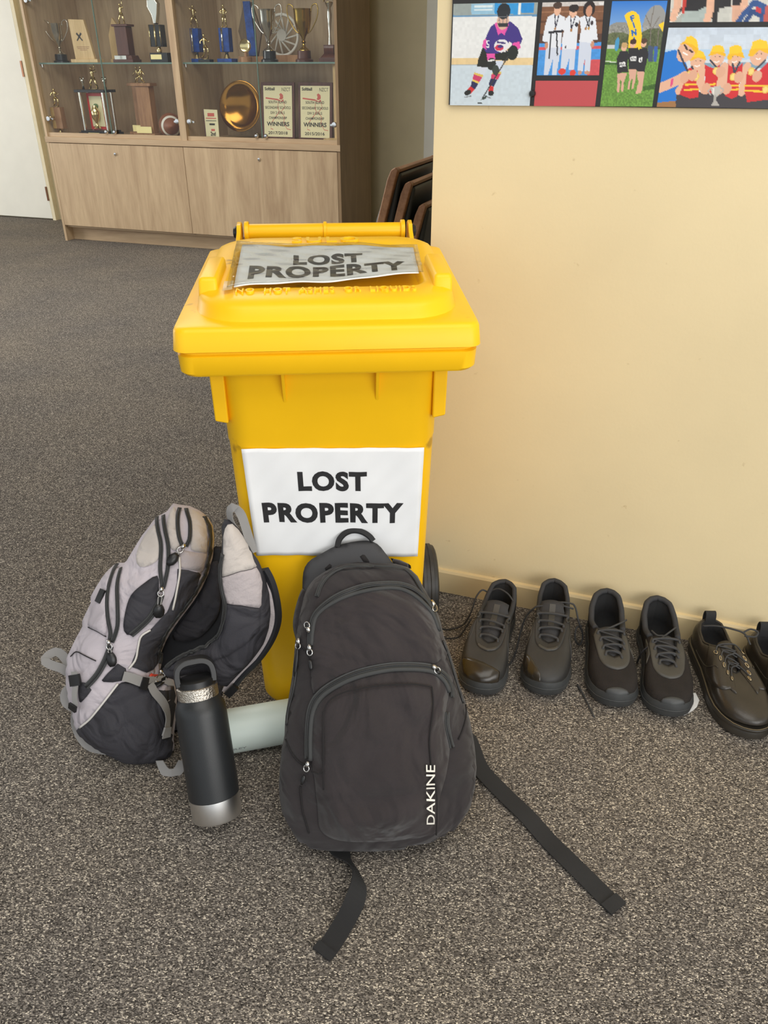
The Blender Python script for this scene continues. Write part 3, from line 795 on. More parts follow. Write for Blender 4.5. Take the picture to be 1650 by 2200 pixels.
zipper(P1, [(-0.1194, 0.4519), (-0.1117, 0.4737), (-0.0955, 0.4916), (-0.0732, 0.5027), (-0.0476, 0.5064), (-0.0081, 0.5051), (0.0203, 0.5040), (0.0389, 0.4996), (0.0543, 0.4857), (0.0668, 0.4648), (0.0822, 0.4395)], b1)
zipper(P1, [(-0.1302, 0.3651), (-0.1293, 0.3947), (-0.1226, 0.4193), (-0.1045, 0.4388), (-0.0768, 0.4568), (-0.0355, 0.4713), (-0.0023, 0.4753), (0.0283, 0.4742), (0.0536, 0.4655), (0.0736, 0.4482), (0.0877, 0.4284), (0.0965, 0.4034), (0.1000, 0.3897)], b1, off=0.004)
zipper(P1, [(-0.1323, 0.1758), (-0.1325, 0.2184), (-0.1286, 0.2573), (-0.1162, 0.2830), (-0.0887, 0.3057), (-0.0480, 0.3253), (-0.0023, 0.3359), (0.0329, 0.3379), (0.0685, 0.3351), (0.0909, 0.3279), (0.1109, 0.3115), (0.1192, 0.2920), (0.1194, 0.2769)], b1, off=0.005)
zipper(P1, [(0.1102, 0.2533), (0.1093, 0.2337), (0.1133, 0.2122), (0.1188, 0.1917)], b1, off=0.004)
for q in ([(0.0820, 0.3013), (0.0840, 0.2807), (0.0833, 0.2597), (0.0775, 0.2127), (0.0812, 0.1646), (0.0895, 0.1260), (0.0903, 0.0865), (0.0902, 0.0435)],
          [(-0.1023, 0.1299), (-0.1031, 0.1810), (-0.1033, 0.2341), (-0.1016, 0.2620), (-0.0885, 0.2838), (-0.0560, 0.2980), (-0.0076, 0.3059), (0.0463, 0.3074), (0.0820, 0.3013)],
          [(-0.1035, 0.2606), (-0.1031, 0.1650), (-0.1238, 0.1592)]):
    seam('stitched_seam', P1, q, 0.0014, M['bag_seam'], b1, 0.0195)
for q in ([(-0.1743, 0.2000), (-0.1613, 0.1793), (-0.1465, 0.1659), (-0.1322, 0.1624)], [(-0.1450, 0.1255), (-0.1437, 0.1008), (-0.1398, 0.0729), (-0.1308, 0.0411)],
          [(0.1480, 0.2546), (0.1451, 0.2353), (0.1366, 0.2140), (0.1304, 0.2033)], [(-0.1535, 0.3732), (-0.1374, 0.3564), (-0.1269, 0.3439)], [(-0.1265, 0.3119), (-0.1166, 0.3180), (-0.0617, 0.3401), (-0.0077, 0.3491), (0.0466, 0.3506), (0.0855, 0.3458)]):
    seam('stitched_seam', P1, q, 0.0014, M['bag_seam'], b1, 0.002)
seam('edge_piping', P1, [(0.1057, 0.3727), (0.1156, 0.3473), (0.1243, 0.3183), (0.1333, 0.2880), (0.1418, 0.2613)], 0.0022, M['zip_teeth'], b1, 0.002)
seam('edge_piping', P1, [(-0.1536, 0.3625), (-0.1558, 0.3215), (-0.1605, 0.2858), (-0.1700, 0.2516), (-0.1730, 0.2244)], 0.0022, M['zip_teeth'], b1, 0.002)
for a, b in [((-0.1323, 0.3945), (-0.1367, 0.4050)), ((-0.1299, 0.3651), (-0.1270, 0.3266)), ((-0.1514, 0.3736), (-0.1589, 0.3114)), ((0.0884, 0.4375), (0.0927, 0.4274)), ((0.0867, 0.3317), (0.0979, 0.3201)), ((-0.1308, 0.1679), (-0.1421, 0.1313))]:
    zip_pull(P1, a, b, b1, None, M['black_plastic'], 0.0075, 0.007, tl=max(0.02, np.linalg.norm(np.array(b) - np.array(a)) - 0.013))
# embroidered maker's name running up beside the seam
lq = [(0.0862, 0.0677), (0.0866, 0.1709), (0.0708, 0.1733), (0.0725, 0.0690)]
def logo_map(x, y):
    a, b, c, d_ = [np.array(q) for q in lq]
    q = a * (1 - x) * (1 - y) + b * x * (1 - y) + c * x * y + d_ * (1 - x) * y
    return P1.surf(q[0], q[1], 0.0225) - np.array(b1.location)
lettering('embroidered_lettering', 'DAKINE', (0, 0, 0), (1, 0, 0), (0, 1, 0), 1, 1, M['white_thread'], b1, bold=0.005, space=1.0, mapf=logo_map)
# loose webbing ends on the carpet
fl = [(0.1699, 1.1726), (0.1920, 1.1069), (0.2312, 1.0491), (0.2680, 0.9948), (0.3018, 0.9398), (0.3290, 0.8986), (0.3603, 0.8549), (0.3874, 0.8160)]
zz = [0.03, 0.012, 0.005, 0.007, 0.004, 0.006, 0.004, 0.003]
w1 = strap('webbing_strap', [(0.085, 1.150, 0.035), (0.125, 1.168, 0.035)] + [(x, y, z) for (x, y), z in zip(fl, zz)], 0.035, M['webbing'], b1)
e = MB(); q = np.array([*fl[-1], 0.0045]); q0 = np.array([*fl[-2], 0.0045]); dq = (q - q0) / np.linalg.norm(q - q0)
e.ribbon(local(b1, [q - dq * 0.012, q + dq * 0.010]), (0, 0, 1), 0.037, 0.004); e.build('folded_end', M['webbing'], w1)
fl = [(-0.1031, 0.9567), (-0.0752, 0.9108), (-0.0515, 0.8755), (-0.0432, 0.8443), (-0.0509, 0.8102), (-0.0689, 0.7775), (-0.0849, 0.7500), (-0.0973, 0.7333)]
zz = [0.012, 0.006, 0.014, 0.022, 0.016, 0.006, 0.004, 0.003]
nn = [(0, 0, 1), (0.1, 0, 1), (0.75, 0.1, 0.7), (0.85, 0.1, 0.55), (0.5, 0.1, 0.8), (0.1, 0, 1), (0, 0, 1), (0, 0, 1)]
w2 = strap('webbing_strap', [(x, y, z) for (x, y), z in zip(fl, zz)], 0.034, M['webbing'], b1, nn)
e = MB(); q = np.array([*fl[-1], 0.0045]); q0 = np.array([*fl[-2], 0.0045]); dq = (q - q0) / np.linalg.norm(q - q0)
e.ribbon(local(b1, [q - dq * 0.012, q + dq * 0.004]), (0, 0, 1), 0.036, 0.004); e.build('folded_end', M['webbing'], w2)

# ---- the grey backpack, gaping open
b2 = thing('backpack', 'grey and black backpack standing unzipped on the carpet left of the bin', 'backpack', (-0.46, 1.2, 0.0))
P2 = Pillow([(0.0694, 0.5156), (0.0833, 0.5123), (0.1010, 0.5104), (0.1236, 0.5007), (0.1403, 0.4871), (0.1498, 0.4693), (0.1528, 0.4418), (0.1493, 0.4060), (0.1409, 0.3735), (0.1260, 0.3410), (0.1095, 0.3149), (0.0898, 0.2888), (0.0700, 0.2626), (0.0535, 0.2364), (0.0435, 0.2135), (0.0367, 0.1839), (0.0390, 0.1609), (0.0682, 0.1494), (0.0727, 0.1116), (0.0689, 0.0621), (0.0644, 0.0290), (0.0674, 0.0092), (0.0600, -0.0091), (0.0436, -0.0180), (0.0108, -0.0223), (-0.0219, -0.0173), (-0.0609, -0.0008), (-0.0966, 0.0217), (-0.1208, 0.0416), (-0.1314, 0.0555), (-0.1355, 0.0852), (-0.1425, 0.1182), (-0.1491, 0.1511), (-0.1497, 0.1774), (-0.1453, 0.2102), (-0.1351, 0.2364), (-0.1218, 0.2593), (-0.1083, 0.2888), (-0.0981, 0.3214), (-0.0854, 0.3475), (-0.0722, 0.3670), (-0.0590, 0.3865), (-0.0452, 0.3937), (-0.0297, 0.3930), (-0.0191, 0.4093), (-0.0032, 0.4369), (0.0132, 0.4606), (0.0303, 0.4832), (0.0401, 0.4920), (0.0531, 0.4952), (0.0629, 0.5081)], (-0.50000, 1.15872, 0.00000), (1.00000, 0.00000, 0.00000), (0.00000, 0.45997, 0.88794), 0.085, 0.06, 0.42, [(-0.0372, 0.3947, 0.0300, 0.0200, 0.900, -0.0040), (-0.0066, 0.1247, 0.0800, 0.0100, 0.600, -0.0050), (0.0313, 0.0662, 0.0700, 0.0120, 0.900, 0.0050), (0.0202, 0.3208, 0.0500, 0.0500, 0.000, 0.0060), (-0.0508, 0.0868, 0.0600, 0.0120, 0.500, -0.0040)])
PF = Pillow([(0.0043, 0.5181), (0.0110, 0.5347), (0.0223, 0.5317), (0.0398, 0.5106), (0.0502, 0.4893), (0.0593, 0.4678), (0.0683, 0.4554), (0.0791, 0.4243), (0.0863, 0.3864), (0.0870, 0.3478), (0.0817, 0.3153), (0.0714, 0.2857), (0.0585, 0.2657), (0.0407, 0.2422), (0.0181, 0.2185), (-0.0047, 0.1929), (-0.0198, 0.1963), (-0.0321, 0.2185), (-0.0515, 0.2253), (-0.0794, 0.2185), (-0.1071, 0.2151), (-0.1251, 0.2185), (-0.1270, 0.2321), (-0.1011, 0.2530), (-0.0727, 0.2680), (-0.0418, 0.2790), (-0.0195, 0.2982), (-0.0078, 0.3284), (-0.0010, 0.3672), (-0.0050, 0.3991), (-0.0081, 0.4243), (0.0013, 0.4678), (0.0051, 0.4984)], (-0.30000, 1.10500, 0.00000), (1.00000, 0.00000, 0.00000), (0.00000, 0.22000, 0.97550), 0.035, 0.03, 0.42, ())
pillow_body('front_compartment', P2, M['lilac'], b2, 0.011)
pillow_body('back_compartment', PF, M['rip_black'], b2, 0.009)
# lining seen in the gap, set back between the two halves
ip = [(0.0394, 0.3662), (0.0523, 0.3998), (0.0716, 0.3964), (0.0728, 0.3493), (0.0729, 0.2742), (0.0675, 0.2255), (0.0529, 0.1939), (0.0218, 0.1692), (-0.0121, 0.1586), (-0.0464, 0.1425), (-0.0717, 0.1121), (-0.0863, 0.1192), (-0.0749, 0.1692), (-0.0487, 0.2185), (-0.0167, 0.2603), (0.0151, 0.3017), (0.0331, 0.3358)]
PI = Pillow(ip, (-0.40000, 1.23500, 0.00000), (1.00000, 0.00000, 0.00000), (0.00000, 0.29998, 0.95394), 0.004, 0.02, 0.4, cell=0.004)
lin = pillow_body('lining', PI, M['lining'], b2, 0.010)
patch('divider', PI, [(0.0423, 0.3595), (0.0605, 0.3662), (0.0629, 0.3085), (0.0555, 0.2534), (0.0238, 0.2115), (-0.0103, 0.1939), (-0.0430, 0.2027), (-0.0176, 0.2430), (0.0107, 0.2810), (0.0341, 0.3222)], M['rip_black'], b2, 0.006, 0.010, parent=lin)
bt = smooth_path([(-0.1028, 0.0976), (-0.0714, 0.1157), (-0.0343, 0.1192), (0.0162, 0.1228), (0.0491, 0.1085), (0.0577, 0.0759), (0.0289, 0.0358), (-0.0071, -0.0048), (-0.0368, -0.0495), (-0.0586, -0.0720), (-0.0925, -0.0645), (-0.1098, -0.0122)], 3, True)
PBt = Pillow(bt, (-0.40000, 1.23500, 0.00000), (1.00000, 0.00000, 0.00000), (0.00000, 0.29998, 0.95394), 0.02, 0.05, 0.42, cell=0.005)
pillow_body('base', PBt, M['rip_black'], b2, 0.012)
A = lambda nm, pts, m_, off=0.002, ds=0.009, puff=0.0, rd=True: patch(nm, P2, pts, M[m_], b2, off, ds, puff=puff, rounded=rd)
A('pale_panel', [(0.0442, 0.4764), (0.0270, 0.4569), (0.0139, 0.4313), (0.0112, 0.4087), (0.0181, 0.3954), (0.0316, 0.3927), (0.0498, 0.4005), (0.0593, 0.4121), (0.0584, 0.4432), (0.0512, 0.4674)], 'pale', 0.0025)
A('pale_panel', [(0.1071, 0.5056), (0.1239, 0.4974), (0.1386, 0.4849), (0.1458, 0.4568), (0.1450, 0.4168), (0.1189, 0.4233), (0.1162, 0.4550), (0.1066, 0.4950)], 'pale', 0.0025, rd=False)
A('pale_panel', [(0.0723, 0.5028), (0.0799, 0.5074), (0.0880, 0.4799), (0.0945, 0.4462), (0.0988, 0.4308), (0.0887, 0.4233), (0.0777, 0.4372), (0.0706, 0.4677)], 'pale', 0.0025)
A('grey_panel', [(0.1180, 0.4215), (0.1448, 0.4145), (0.1360, 0.3799), (0.0975, 0.3905), (0.0956, 0.4123), (0.0989, 0.4262)], 'midgrey', 0.0025, rd=False)
A('black_panel', [(0.0570, 0.3759), (0.0352, 0.3638), (0.0084, 0.3393), (-0.0035, 0.3025), (-0.0069, 0.2715), (0.0039, 0.2592), (0.0215, 0.2735), (0.0423, 0.2946), (0.0551, 0.3196), (0.0598, 0.3511)], 'rip_black', 0.003, puff=0.004)
A('black_panel', [(0.0946, 0.3881), (0.1113, 0.3853), (0.1338, 0.3760), (0.1229, 0.3454), (0.1058, 0.3167), (0.0873, 0.2933), (0.0681, 0.2662), (0.0517, 0.2382), (0.0429, 0.2132), (0.0382, 0.1826), (0.0289, 0.1787), (0.0097, 0.1942), (0.0019, 0.1959), (0.0166, 0.2351), (0.0218, 0.2557), (0.0402, 0.2679), (0.0729, 0.3033), (0.0867, 0.3369), (0.0932, 0.3622)], 'rip_black', 0.0025, rd=False)
A('bottom_panel', [(0.0687, 0.1342), (0.0306, 0.1496), (-0.0051, 0.1674), (-0.0172, 0.1664), (-0.0486, 0.1283), (-0.0804, 0.0942), (-0.1022, 0.0747)] + [(-0.1282, 0.0509), (-0.1205, 0.0416), (-0.0966, 0.0221), (-0.0609, -0.0001), (-0.0219, -0.0167), (0.0108, -0.0216), (0.0433, -0.0173), (0.0594, -0.0084), (0.0668, 0.0092), (0.0637, 0.0290), (0.0683, 0.0621), (0.0721, 0.1116), (0.0688, 0.1445)], 'rip_black', 0.003, puff=0.006, rd=False)
A('corner_panel', [(-0.0198, 0.2039), (-0.0042, 0.1922), (-0.0087, 0.1708), (-0.0295, 0.1682), (-0.0523, 0.1697), (-0.0413, 0.1837)], 'rip_black', 0.0028, rd=False)
A('corner_panel', [(-0.0999, 0.1621), (-0.0871, 0.1681), (-0.0721, 0.1518), (-0.0845, 0.1367), (-0.0992, 0.1223), (-0.1018, 0.1413)], 'rip_black', 0.0025, rd=False)
A('pocket_flap', [(-0.0442, 0.3872), (-0.0491, 0.3669), (-0.0622, 0.3454), (-0.0721, 0.3207), (-0.0808, 0.2929), (-0.0829, 0.2763), (-0.0617, 0.2681), (-0.0424, 0.2592), (-0.0410, 0.2745), (-0.0433, 0.3138), (-0.0434, 0.3497), (-0.0391, 0.3791)], 'lilac', 0.004, puff=0.006)
F_ = lambda nm, pts, m_: patch(nm, PF, pts, M[m_], b2, 0.0025, 0.008, rounded=False)
F_('pale_panel', [(0.0101, 0.5048), (0.0155, 0.5261), (0.0262, 0.5264), (0.0400, 0.5092), (0.0500, 0.4902), (0.0587, 0.4668), (0.0672, 0.4479), (0.0385, 0.4449), (0.0052, 0.4317), (0.0090, 0.4688)], 'pale')
F_('grey_panel', [(0.0051, 0.4299), (0.0385, 0.4432), (0.0684, 0.4462), (0.0770, 0.4187), (0.0742, 0.3717), (0.0418, 0.3804), (0.0080, 0.3819), (0.0037, 0.4086)], 'midgrey')
F_('ripstop_panel', [(0.0085, 0.3799), (0.0417, 0.3785), (0.0733, 0.3700), (0.0698, 0.3254), (0.0462, 0.3034), (0.0065, 0.2760), (-0.0246, 0.2640), (-0.0629, 0.2474), (-0.0949, 0.2379), (-0.1111, 0.2358), (-0.0952, 0.2532), (-0.0677, 0.2674), (-0.0350, 0.2823), (-0.0120, 0.3040), (-0.0003, 0.3354)], 'rip_black')
for q in ([(0.0982, 0.4123), (0.0987, 0.3810), (0.0900, 0.3366), (0.0814, 0.3056)], [(0.0407, 0.2678), (0.0238, 0.2565), (0.0171, 0.2350), (0.0117, 0.2099), (-0.0003, 0.1924)], [(-0.0193, 0.1653), (-0.0453, 0.1315), (-0.0768, 0.0945), (-0.1055, 0.0704)]):
    seam('piping', P2, q, 0.0022, M['piping'], b2, 0.0035)
for q in ([(-0.0825, 0.2734), (-0.0617, 0.2675), (-0.0414, 0.2576)], [(-0.1218, 0.2130), (-0.1075, 0.2242), (-0.0878, 0.2197), (-0.0618, 0.2102)]):
    seam('stitched_seam', P2, q, 0.0012, M['bag_seam'], b2, 0.003)
for q in ([(-0.0389, 0.3934), (-0.0402, 0.3733), (-0.0422, 0.3349), (-0.0383, 0.2958), (-0.0326, 0.2685), (-0.0338, 0.2501)], [(-0.0224, 0.3887), (-0.0223, 0.3566), (-0.0183, 0.3207), (-0.0177, 0.2840), (-0.0239, 0.2593), (-0.0294, 0.2470)],
          [(0.0449, 0.4884), (0.0538, 0.4644), (0.0632, 0.4341), (0.0629, 0.3913), (0.0659, 0.3634), (0.0673, 0.3508)], [(0.0595, 0.4925), (0.0683, 0.4646), (0.0769, 0.4341), (0.0778, 0.3973), (0.0717, 0.3632), (0.0679, 0.3508)],
          [(0.0894, 0.5067), (0.0917, 0.4799), (0.0973, 0.4493), (0.1046, 0.4322)], [(0.1023, 0.5057), (0.1142, 0.4796), (0.1164, 0.4489), (0.1103, 0.4320)]):
    zipper(P2, q, b2, 0.008, 0.003, 0.0018)
for q in ([(-0.0319, 0.2393), (-0.0443, 0.2084), (-0.0601, 0.1819), (-0.0821, 0.1584)], [(0.0651, 0.3383), (0.0579, 0.3195), (0.0423, 0.2940), (0.0215, 0.2735), (0.0063, 0.2607)]):
    zipper(P2, q, b2, 0.012, 0.0035)
zipper(P2, [(0.1366, 0.4894), (0.1480, 0.4670), (0.1510, 0.4403), (0.1468, 0.4078), (0.1390, 0.3746), (0.1239, 0.3432), (0.1050, 0.3130), (0.0831, 0.2847), (0.0613, 0.2536), (0.0451, 0.2197), (0.0412, 0.1881)], b2, 0.011, 0.003, 0.002)
zipper(PF, [(0.0085, 0.4745), (0.0024, 0.4444), (0.0037, 0.4086), (0.0085, 0.3789), (0.0013, 0.3405), (-0.0121, 0.3094), (-0.0368, 0.2848), (-0.0704, 0.2696), (-0.0964, 0.2559), (-0.1167, 0.2398)], b2, 0.009, 0.003, 0.002)
for a, b in [((-0.0344, 0.2485), (-0.0274, 0.2005)), ((0.0667, 0.3508), (0.0575, 0.2927)), ((0.1066, 0.4331), (0.0787, 0.3972)), ((0.0427, 0.1706), (0.0490, 0.1494))]:
    zip_pull(P2, a, b, b2, M['grey_webbing'], M['black_plastic'], 0.019, 0.006, 0.006, 0.028)
tape('compression_strap', P2, [(-0.0087, 0.1807), (0.0044, 0.1762), (0.0173, 0.1679), (0.0272, 0.1611)], 0.019, M['grey_webbing'], b2, 0.008)
tape('compression_strap', P2, [(0.0292, 0.1664), (0.0459, 0.1585), (0.0687, 0.1482)], 0.014, M['grey_webbing'], b2, 0.008)
bk = tape('buckle', P2, [(0.0218, 0.1639), (0.0309, 0.1586)], 0.024, M['black_plastic'], b2, 0.011, t=0.004)
tape('compression_strap', P2, [(0.0348, 0.1573), (0.0436, 0.1431), (0.0550, 0.1277), (0.0636, 0.1093), (0.0661, 0.0885), (0.0645, 0.0664)], 0.017, M['grey_webbing'], b2, 0.012)
tape('strap_end', P2, [(0.0649, 0.0678), (0.0614, 0.0474)], 0.021, M['grey_webbing'], b2, 0.014, t=0.004)
tape('buckle', P2, [(0.0647, 0.0458), (0.0554, 0.0530)], 0.009, M['black_plastic'], b2, 0.013, t=0.004)
patch('red_tab', P2, [(0.0334, 0.1752), (0.0401, 0.1659), (0.0317, 0.1675)], M['red_tab'], b2, 0.008, 0.004, rounded=False)
tape('buckle', P2, [(-0.1156, 0.1678), (-0.0924, 0.1739)], 0.022, M['black_plastic'], b2, 0.006, t=0.006)
tape('side_strap', P2, [(-0.1063, 0.1879), (-0.1047, 0.1741)], 0.016, M['grey_webbing'], b2, 0.010)
tape('side_strap', P2, [(-0.1025, 0.1650), (-0.1063, 0.1439), (-0.1058, 0.1213)], 0.014, M['grey_webbing'], b2, 0.010)
def on_plane(pl, pts, w): return [pl.o + pl.U * u + pl.V * v + pl.W * q for (u, v), q in zip(pts, w)]
q = [(-0.1323, 0.1445), (-0.1455, 0.1363), (-0.1519, 0.1215), (-0.1469, 0.1066), (-0.1363, 0.0967)]
strap('side_strap', on_plane(P2, q, [0.01, 0.02, 0.02, 0.02, 0.015]), 0.017, M['grey_webbing'], b2, P2.W)
tape('buckle', P2, [(-0.1086, 0.1225), (-0.1114, 0.1110)], 0.020, M['black_plastic'], b2, 0.012, t=0.005)
fl = [(-0.6269, 1.1793), (-0.6388, 1.1835), (-0.6223, 1.1720), (-0.5897, 1.1591), (-0.5585, 1.1531)]
strap('side_strap', [(x, y, z) for (x, y), z in zip(fl, (0.10, 0.05, 0.010, 0.004, 0.004))], 0.014, M['grey_webbing'], b2, (0.2, -1, 0.6))
q = [(-0.1481, 0.1790), (-0.1625, 0.1954), (-0.1802, 0.2063), (-0.1966, 0.1987), (-0.1990, 0.1905), (-0.1822, 0.1823), (-0.1628, 0.1757), (-0.1483, 0.1642)]
strap('side_strap', on_plane(P2, q, [0, -0.01, -0.015, -0.01, 0.0, 0.004, 0.004, 0.0]), 0.018, M['grey_webbing'], b2, [(0.1, -0.75, 0.7)] * 8)
fl = [(-0.4477, 1.1088), (-0.4375, 1.1014), (-0.4249, 1.0980), (-0.4132, 1.1030), (-0.4004, 1.1088)]
strap('base_strap', [(x, y, z) for (x, y), z in zip(fl, (0.03, 0.006, 0.004, 0.006, 0.03))], 0.020, M['grey_webbing'], b2, [(-0.5, -0.6, 0.5), (-0.3, -0.8, 0.6), (0, -0.9, 0.5), (0.3, -0.8, 0.6), (0.5, -0.6, 0.5)])
q = [(0.0299, 0.5136), (0.0232, 0.5317), (0.0230, 0.5490), (0.0281, 0.5591), (0.0361, 0.5585), (0.0439, 0.5451), (0.0490, 0.5227), (0.0540, 0.4954), (0.0596, 0.4678)]
strap('grab_loop', on_plane(PF, q, [-0.01, 0, 0.008, 0.012, 0.012, 0.01, 0.006, 0.0, -0.005]), 0.016, M['grey_webbing'], b2, [PF.W * 0.8 - PF.U * 0.6] * 4 + [PF.W + PF.U * 0.3] * 5)
q = [(0.0700, 0.4305), (0.0812, 0.4054), (0.0881, 0.3736), (0.0902, 0.3381), (0.0824, 0.3087), (0.0666, 0.2790), (0.0440, 0.2489), (0.0151, 0.2185), (-0.0065, 0.1877)]
so = strap('shoulder_strap', on_plane(PF, q, [-0.02] * 9), 0.042, M['lining'], b2, PF.W * 0.9 - PF.U * 0.7, t=0.012)
q = [(0.0760, 0.4070), (0.0860, 0.3800), (0.0904, 0.3446), (0.0847, 0.3153), (0.0746, 0.2890), (0.0520, 0.2573), (0.0216, 0.2253), (-0.0032, 0.1929), (-0.0100, 0.1801)]
strap('strap_edging', on_plane(PF, q, [-0.006] * 9), 0.012, M['midgrey'], b2, PF.W, t=0.004, parent=so)
tape('buckle', PF, [(-0.0041, 0.1774), (0.0139, 0.1963)], 0.014, M['black_plastic'], b2, 0.0, t=0.008)
tape('adjuster_loop', P2, [(-0.0603, 0.3218), (-0.0504, 0.3463)], 0.014, M['black_plastic'], b2, 0.003, t=0.006)

# ------------------------------------------------------------------ bottles
M['bottle_black'] = mat('matt_black_powder_coat', srgb(34, 36, 38), 0.4, var=0.08, vscale=18, bump=0.1, bscale=900, stain=(srgb(96, 96, 96), 60, 0.72))
M['knurl'] = mat('knurled_steel', srgb(208, 200, 188), 0.3, 1.0, var=0.1, vscale=300, bump=0.9, bscale=330)
M['mint'] = mat('mint_coating', srgb(222, 236, 230), 0.42, var=0.02)
M['grey_print'] = mat('grey_print', srgb(150, 160, 160), 0.5)
def aim(root, d):
    """turn a thing so that its local z runs along d"""
    root.rotation_euler = Vector(d).to_track_quat('Z', 'Y').to_euler()
bo = thing('water_bottle', 'tall matt black flask with steel base and loop cap leaning on the grey backpack', 'bottle', (-0.310, 0.984, 0.0205))
aim(bo, (-0.041, 0.127, 0.272))
BR = 0.0465
MB().lathe([(BR - 0.004, 0.042), (BR, 0.043), (BR, 0.20), (BR - 0.0015, 0.212), (BR - 0.006, 0.222), (BR - 0.0095, 0.227), (BR - 0.0105, 0.230)], 48).build('flask_body', M['bottle_black'], bo, smooth=True)
MB().lathe([(BR - 0.006, 0.0), (BR - 0.002, 0.001), (BR - 0.0008, 0.004), (BR - 0.0008, 0.042), (BR - 0.003, 0.0425)], 48).build('steel_base', mat('polished_steel', srgb(226, 225, 223), 0.32, 1.0, var=0.05, vscale=20), bo, smooth=True)
MB().lathe([(BR - 0.012, 0.2285), (BR - 0.0095, 0.230), (BR - 0.0095, 0.250), (BR - 0.011, 0.2515), (BR - 0.015, 0.252)], 48).build('knurled_collar', M['knurl'], bo, smooth=True)
cp = MB(); cp.lathe([(BR - 0.0125, 0.2515), (BR - 0.0125, 0.262), (BR - 0.017, 0.266), (0.002, 0.267)], 40)
cap = cp.build('cap', M['black_plastic'], bo, smooth=True)
lp = [(-0.026, 0, 0.256), (-0.027, 0, 0.272), (-0.024, 0, 0.285), (-0.015, 0, 0.291), (0, 0, 0.292), (0.015, 0, 0.291), (0.024, 0, 0.285), (0.027, 0, 0.272), (0.026, 0, 0.256)]
hl = MB(); P = smooth_path(lp, 4)
hl.ribbon(P, np.stack([P[:, 0] * 12, P[:, 1] * 0, P[:, 2] - 0.262], 1), 0.034, 0.011)
hl.build('carry_loop', M['black_plastic'], cap, bevel=0.002)
mb_ = thing('water_bottle', 'pale mint green bottle lying on its side in front of the bin', 'bottle', (-0.354, 1.1632, 0.0455))
aim(mb_, (0.97, 0.243, 0.0))
MB().lathe([(0.03, 0.0), (0.040, 0.001), (0.0445, 0.006), (0.0452, 0.012), (0.0452, 0.20), (0.043, 0.212), (0.036, 0.224), (0.033, 0.228)], 40).build('bottle_body', M['mint'], mb_, smooth=True)
MB().lathe([(0.033, 0.229), (0.035, 0.230), (0.035, 0.25), (0.032, 0.253), (0.01, 0.254)], 32).build('lid', M['mint'], mb_, smooth=True)
bpy.context.view_layer.update()
_mw = mb_.matrix_world.inverted()
def mint_map2(x, y):
    # the front lower side of the lying bottle
    ang = math.radians(-14 + 8 * y); d = np.array([0.97, 0.243, 0.0]); f = np.array([0.243, -0.97, 0])
    p = np.array([-0.354, 1.1632, 0.0455]) + d * (0.008 + 0.060 * x) + (f * math.cos(ang) + np.array([0, 0, 1.0]) * math.sin(ang)) * 0.0455
    return _mw @ Vector(p)
lettering('printed_lettering', 'STANLEY', (0, 0, 0), (1, 0, 0), (0, 1, 0), 1, 1, M['grey_print'], mb_, bold=0.02, mapf=mint_map2)

# ------------------------------------------------------------------ shoes
M['knit'] = mat('black_mesh_knit', srgb(40, 36, 34), 0.85, var=0.12, vscale=30, bump=0.6, bscale=520, spec=0.25)
M['synthetic'] = mat('black_synthetic', srgb(42, 41, 40), 0.55, var=0.10, vscale=24, bump=0.12, bscale=300)
M['overlay'] = mat('grey_film_overlay', srgb(64, 62, 58), 0.5, var=0.08, vscale=30)
M['shoe_gloss'] = mat('glossy_toe_rubber', srgb(46, 41, 34), 0.24, var=0.2, vscale=22)
M['shoe_rubber'] = mat('charcoal_rubber', srgb(60, 62, 63), 0.5, var=0.15, vscale=26, bump=0.15, bscale=160)
M['lace'] = mat('charcoal_lace', srgb(60, 60, 61), 0.85, var=0.1, bump=0.5, bscale=700)
M['shoe_lining'] = mat('black_lining', srgb(28, 28, 29), 0.95, var=0.1, bump=0.3, bscale=500)
M['padding'] = mat('padded_collar', srgb(50, 50, 52), 0.8, var=0.08, bump=0.3, bscale=600)
M['leather'] = mat('brown_black_leather', srgb(48, 43, 37), 0.34, var=0.16, vscale=16, bump=0.12, bscale=260, spec=0.5)
M['leather_sole'] = mat('derby_sole', srgb(52, 48, 42), 0.45, var=0.16, vscale=24)
M['stitch'] = mat('tan_stitch', srgb(128, 112, 84), 0.7)
M['eyelet'] = mat('brass_eyelet', srgb(206, 190, 160), 0.3, 1.0)
def tab(x, y): 
    return lambda s: np.interp(s, x, y)
W_SOLE = tab([0, .004, .02, .06, .12, .25, .4, .55, .68, .78, .87, .94, .98, .996, 1], [0, .010, .0205, .0295, .0345, .036, .037, .043, .050, .0525, .049, .0385, .0235, .0105, 0])
W_DERBY = tab([0, .004, .02, .06, .12, .25, .4, .55, .68, .78, .87, .94, .98, .996, 1], [0, .0105, .0225, .0320, .037, .038, .039, .046, .0535, .0555, .051, .038, .0225, .010, 0])
OPEN = {'trainer': (tab([0, .02, .08, .2, .4, .55, .64, .78, .9, .97, 1], [0, .013, .026, .033, .0345, .0335, .031, .0255, .0215, .014, 0]),
                    tab([0, .08, .2, .38, .55, .64, .78, .9, 1], [.122, .118, .100, .088, .098, .104, .094, .083, .078])),
        'runner': (tab([0, .02, .08, .2, .4, .52, .62, .78, .9, .97, 1], [0, .014, .027, .035, .036, .033, .027, .0215, .0195, .013, 0]),
                   tab([0, .08, .2, .38, .52, .62, .78, .9, 1], [.118, .113, .094, .078, .082, .089, .084, .076, .071])),
        'derby': (tab([0, .02, .08, .2, .4, .55, .64, .78, .9, .97, 1], [0, .013, .024, .0300, .0300, .024, .0165, .0135, .0125, .009, 0]),
                  tab([0, .08, .2, .38, .55, .64, .78, .9, 1], [.088, .086, .078, .072, .086, .096, .088, .078, .073]))}
NL = 64
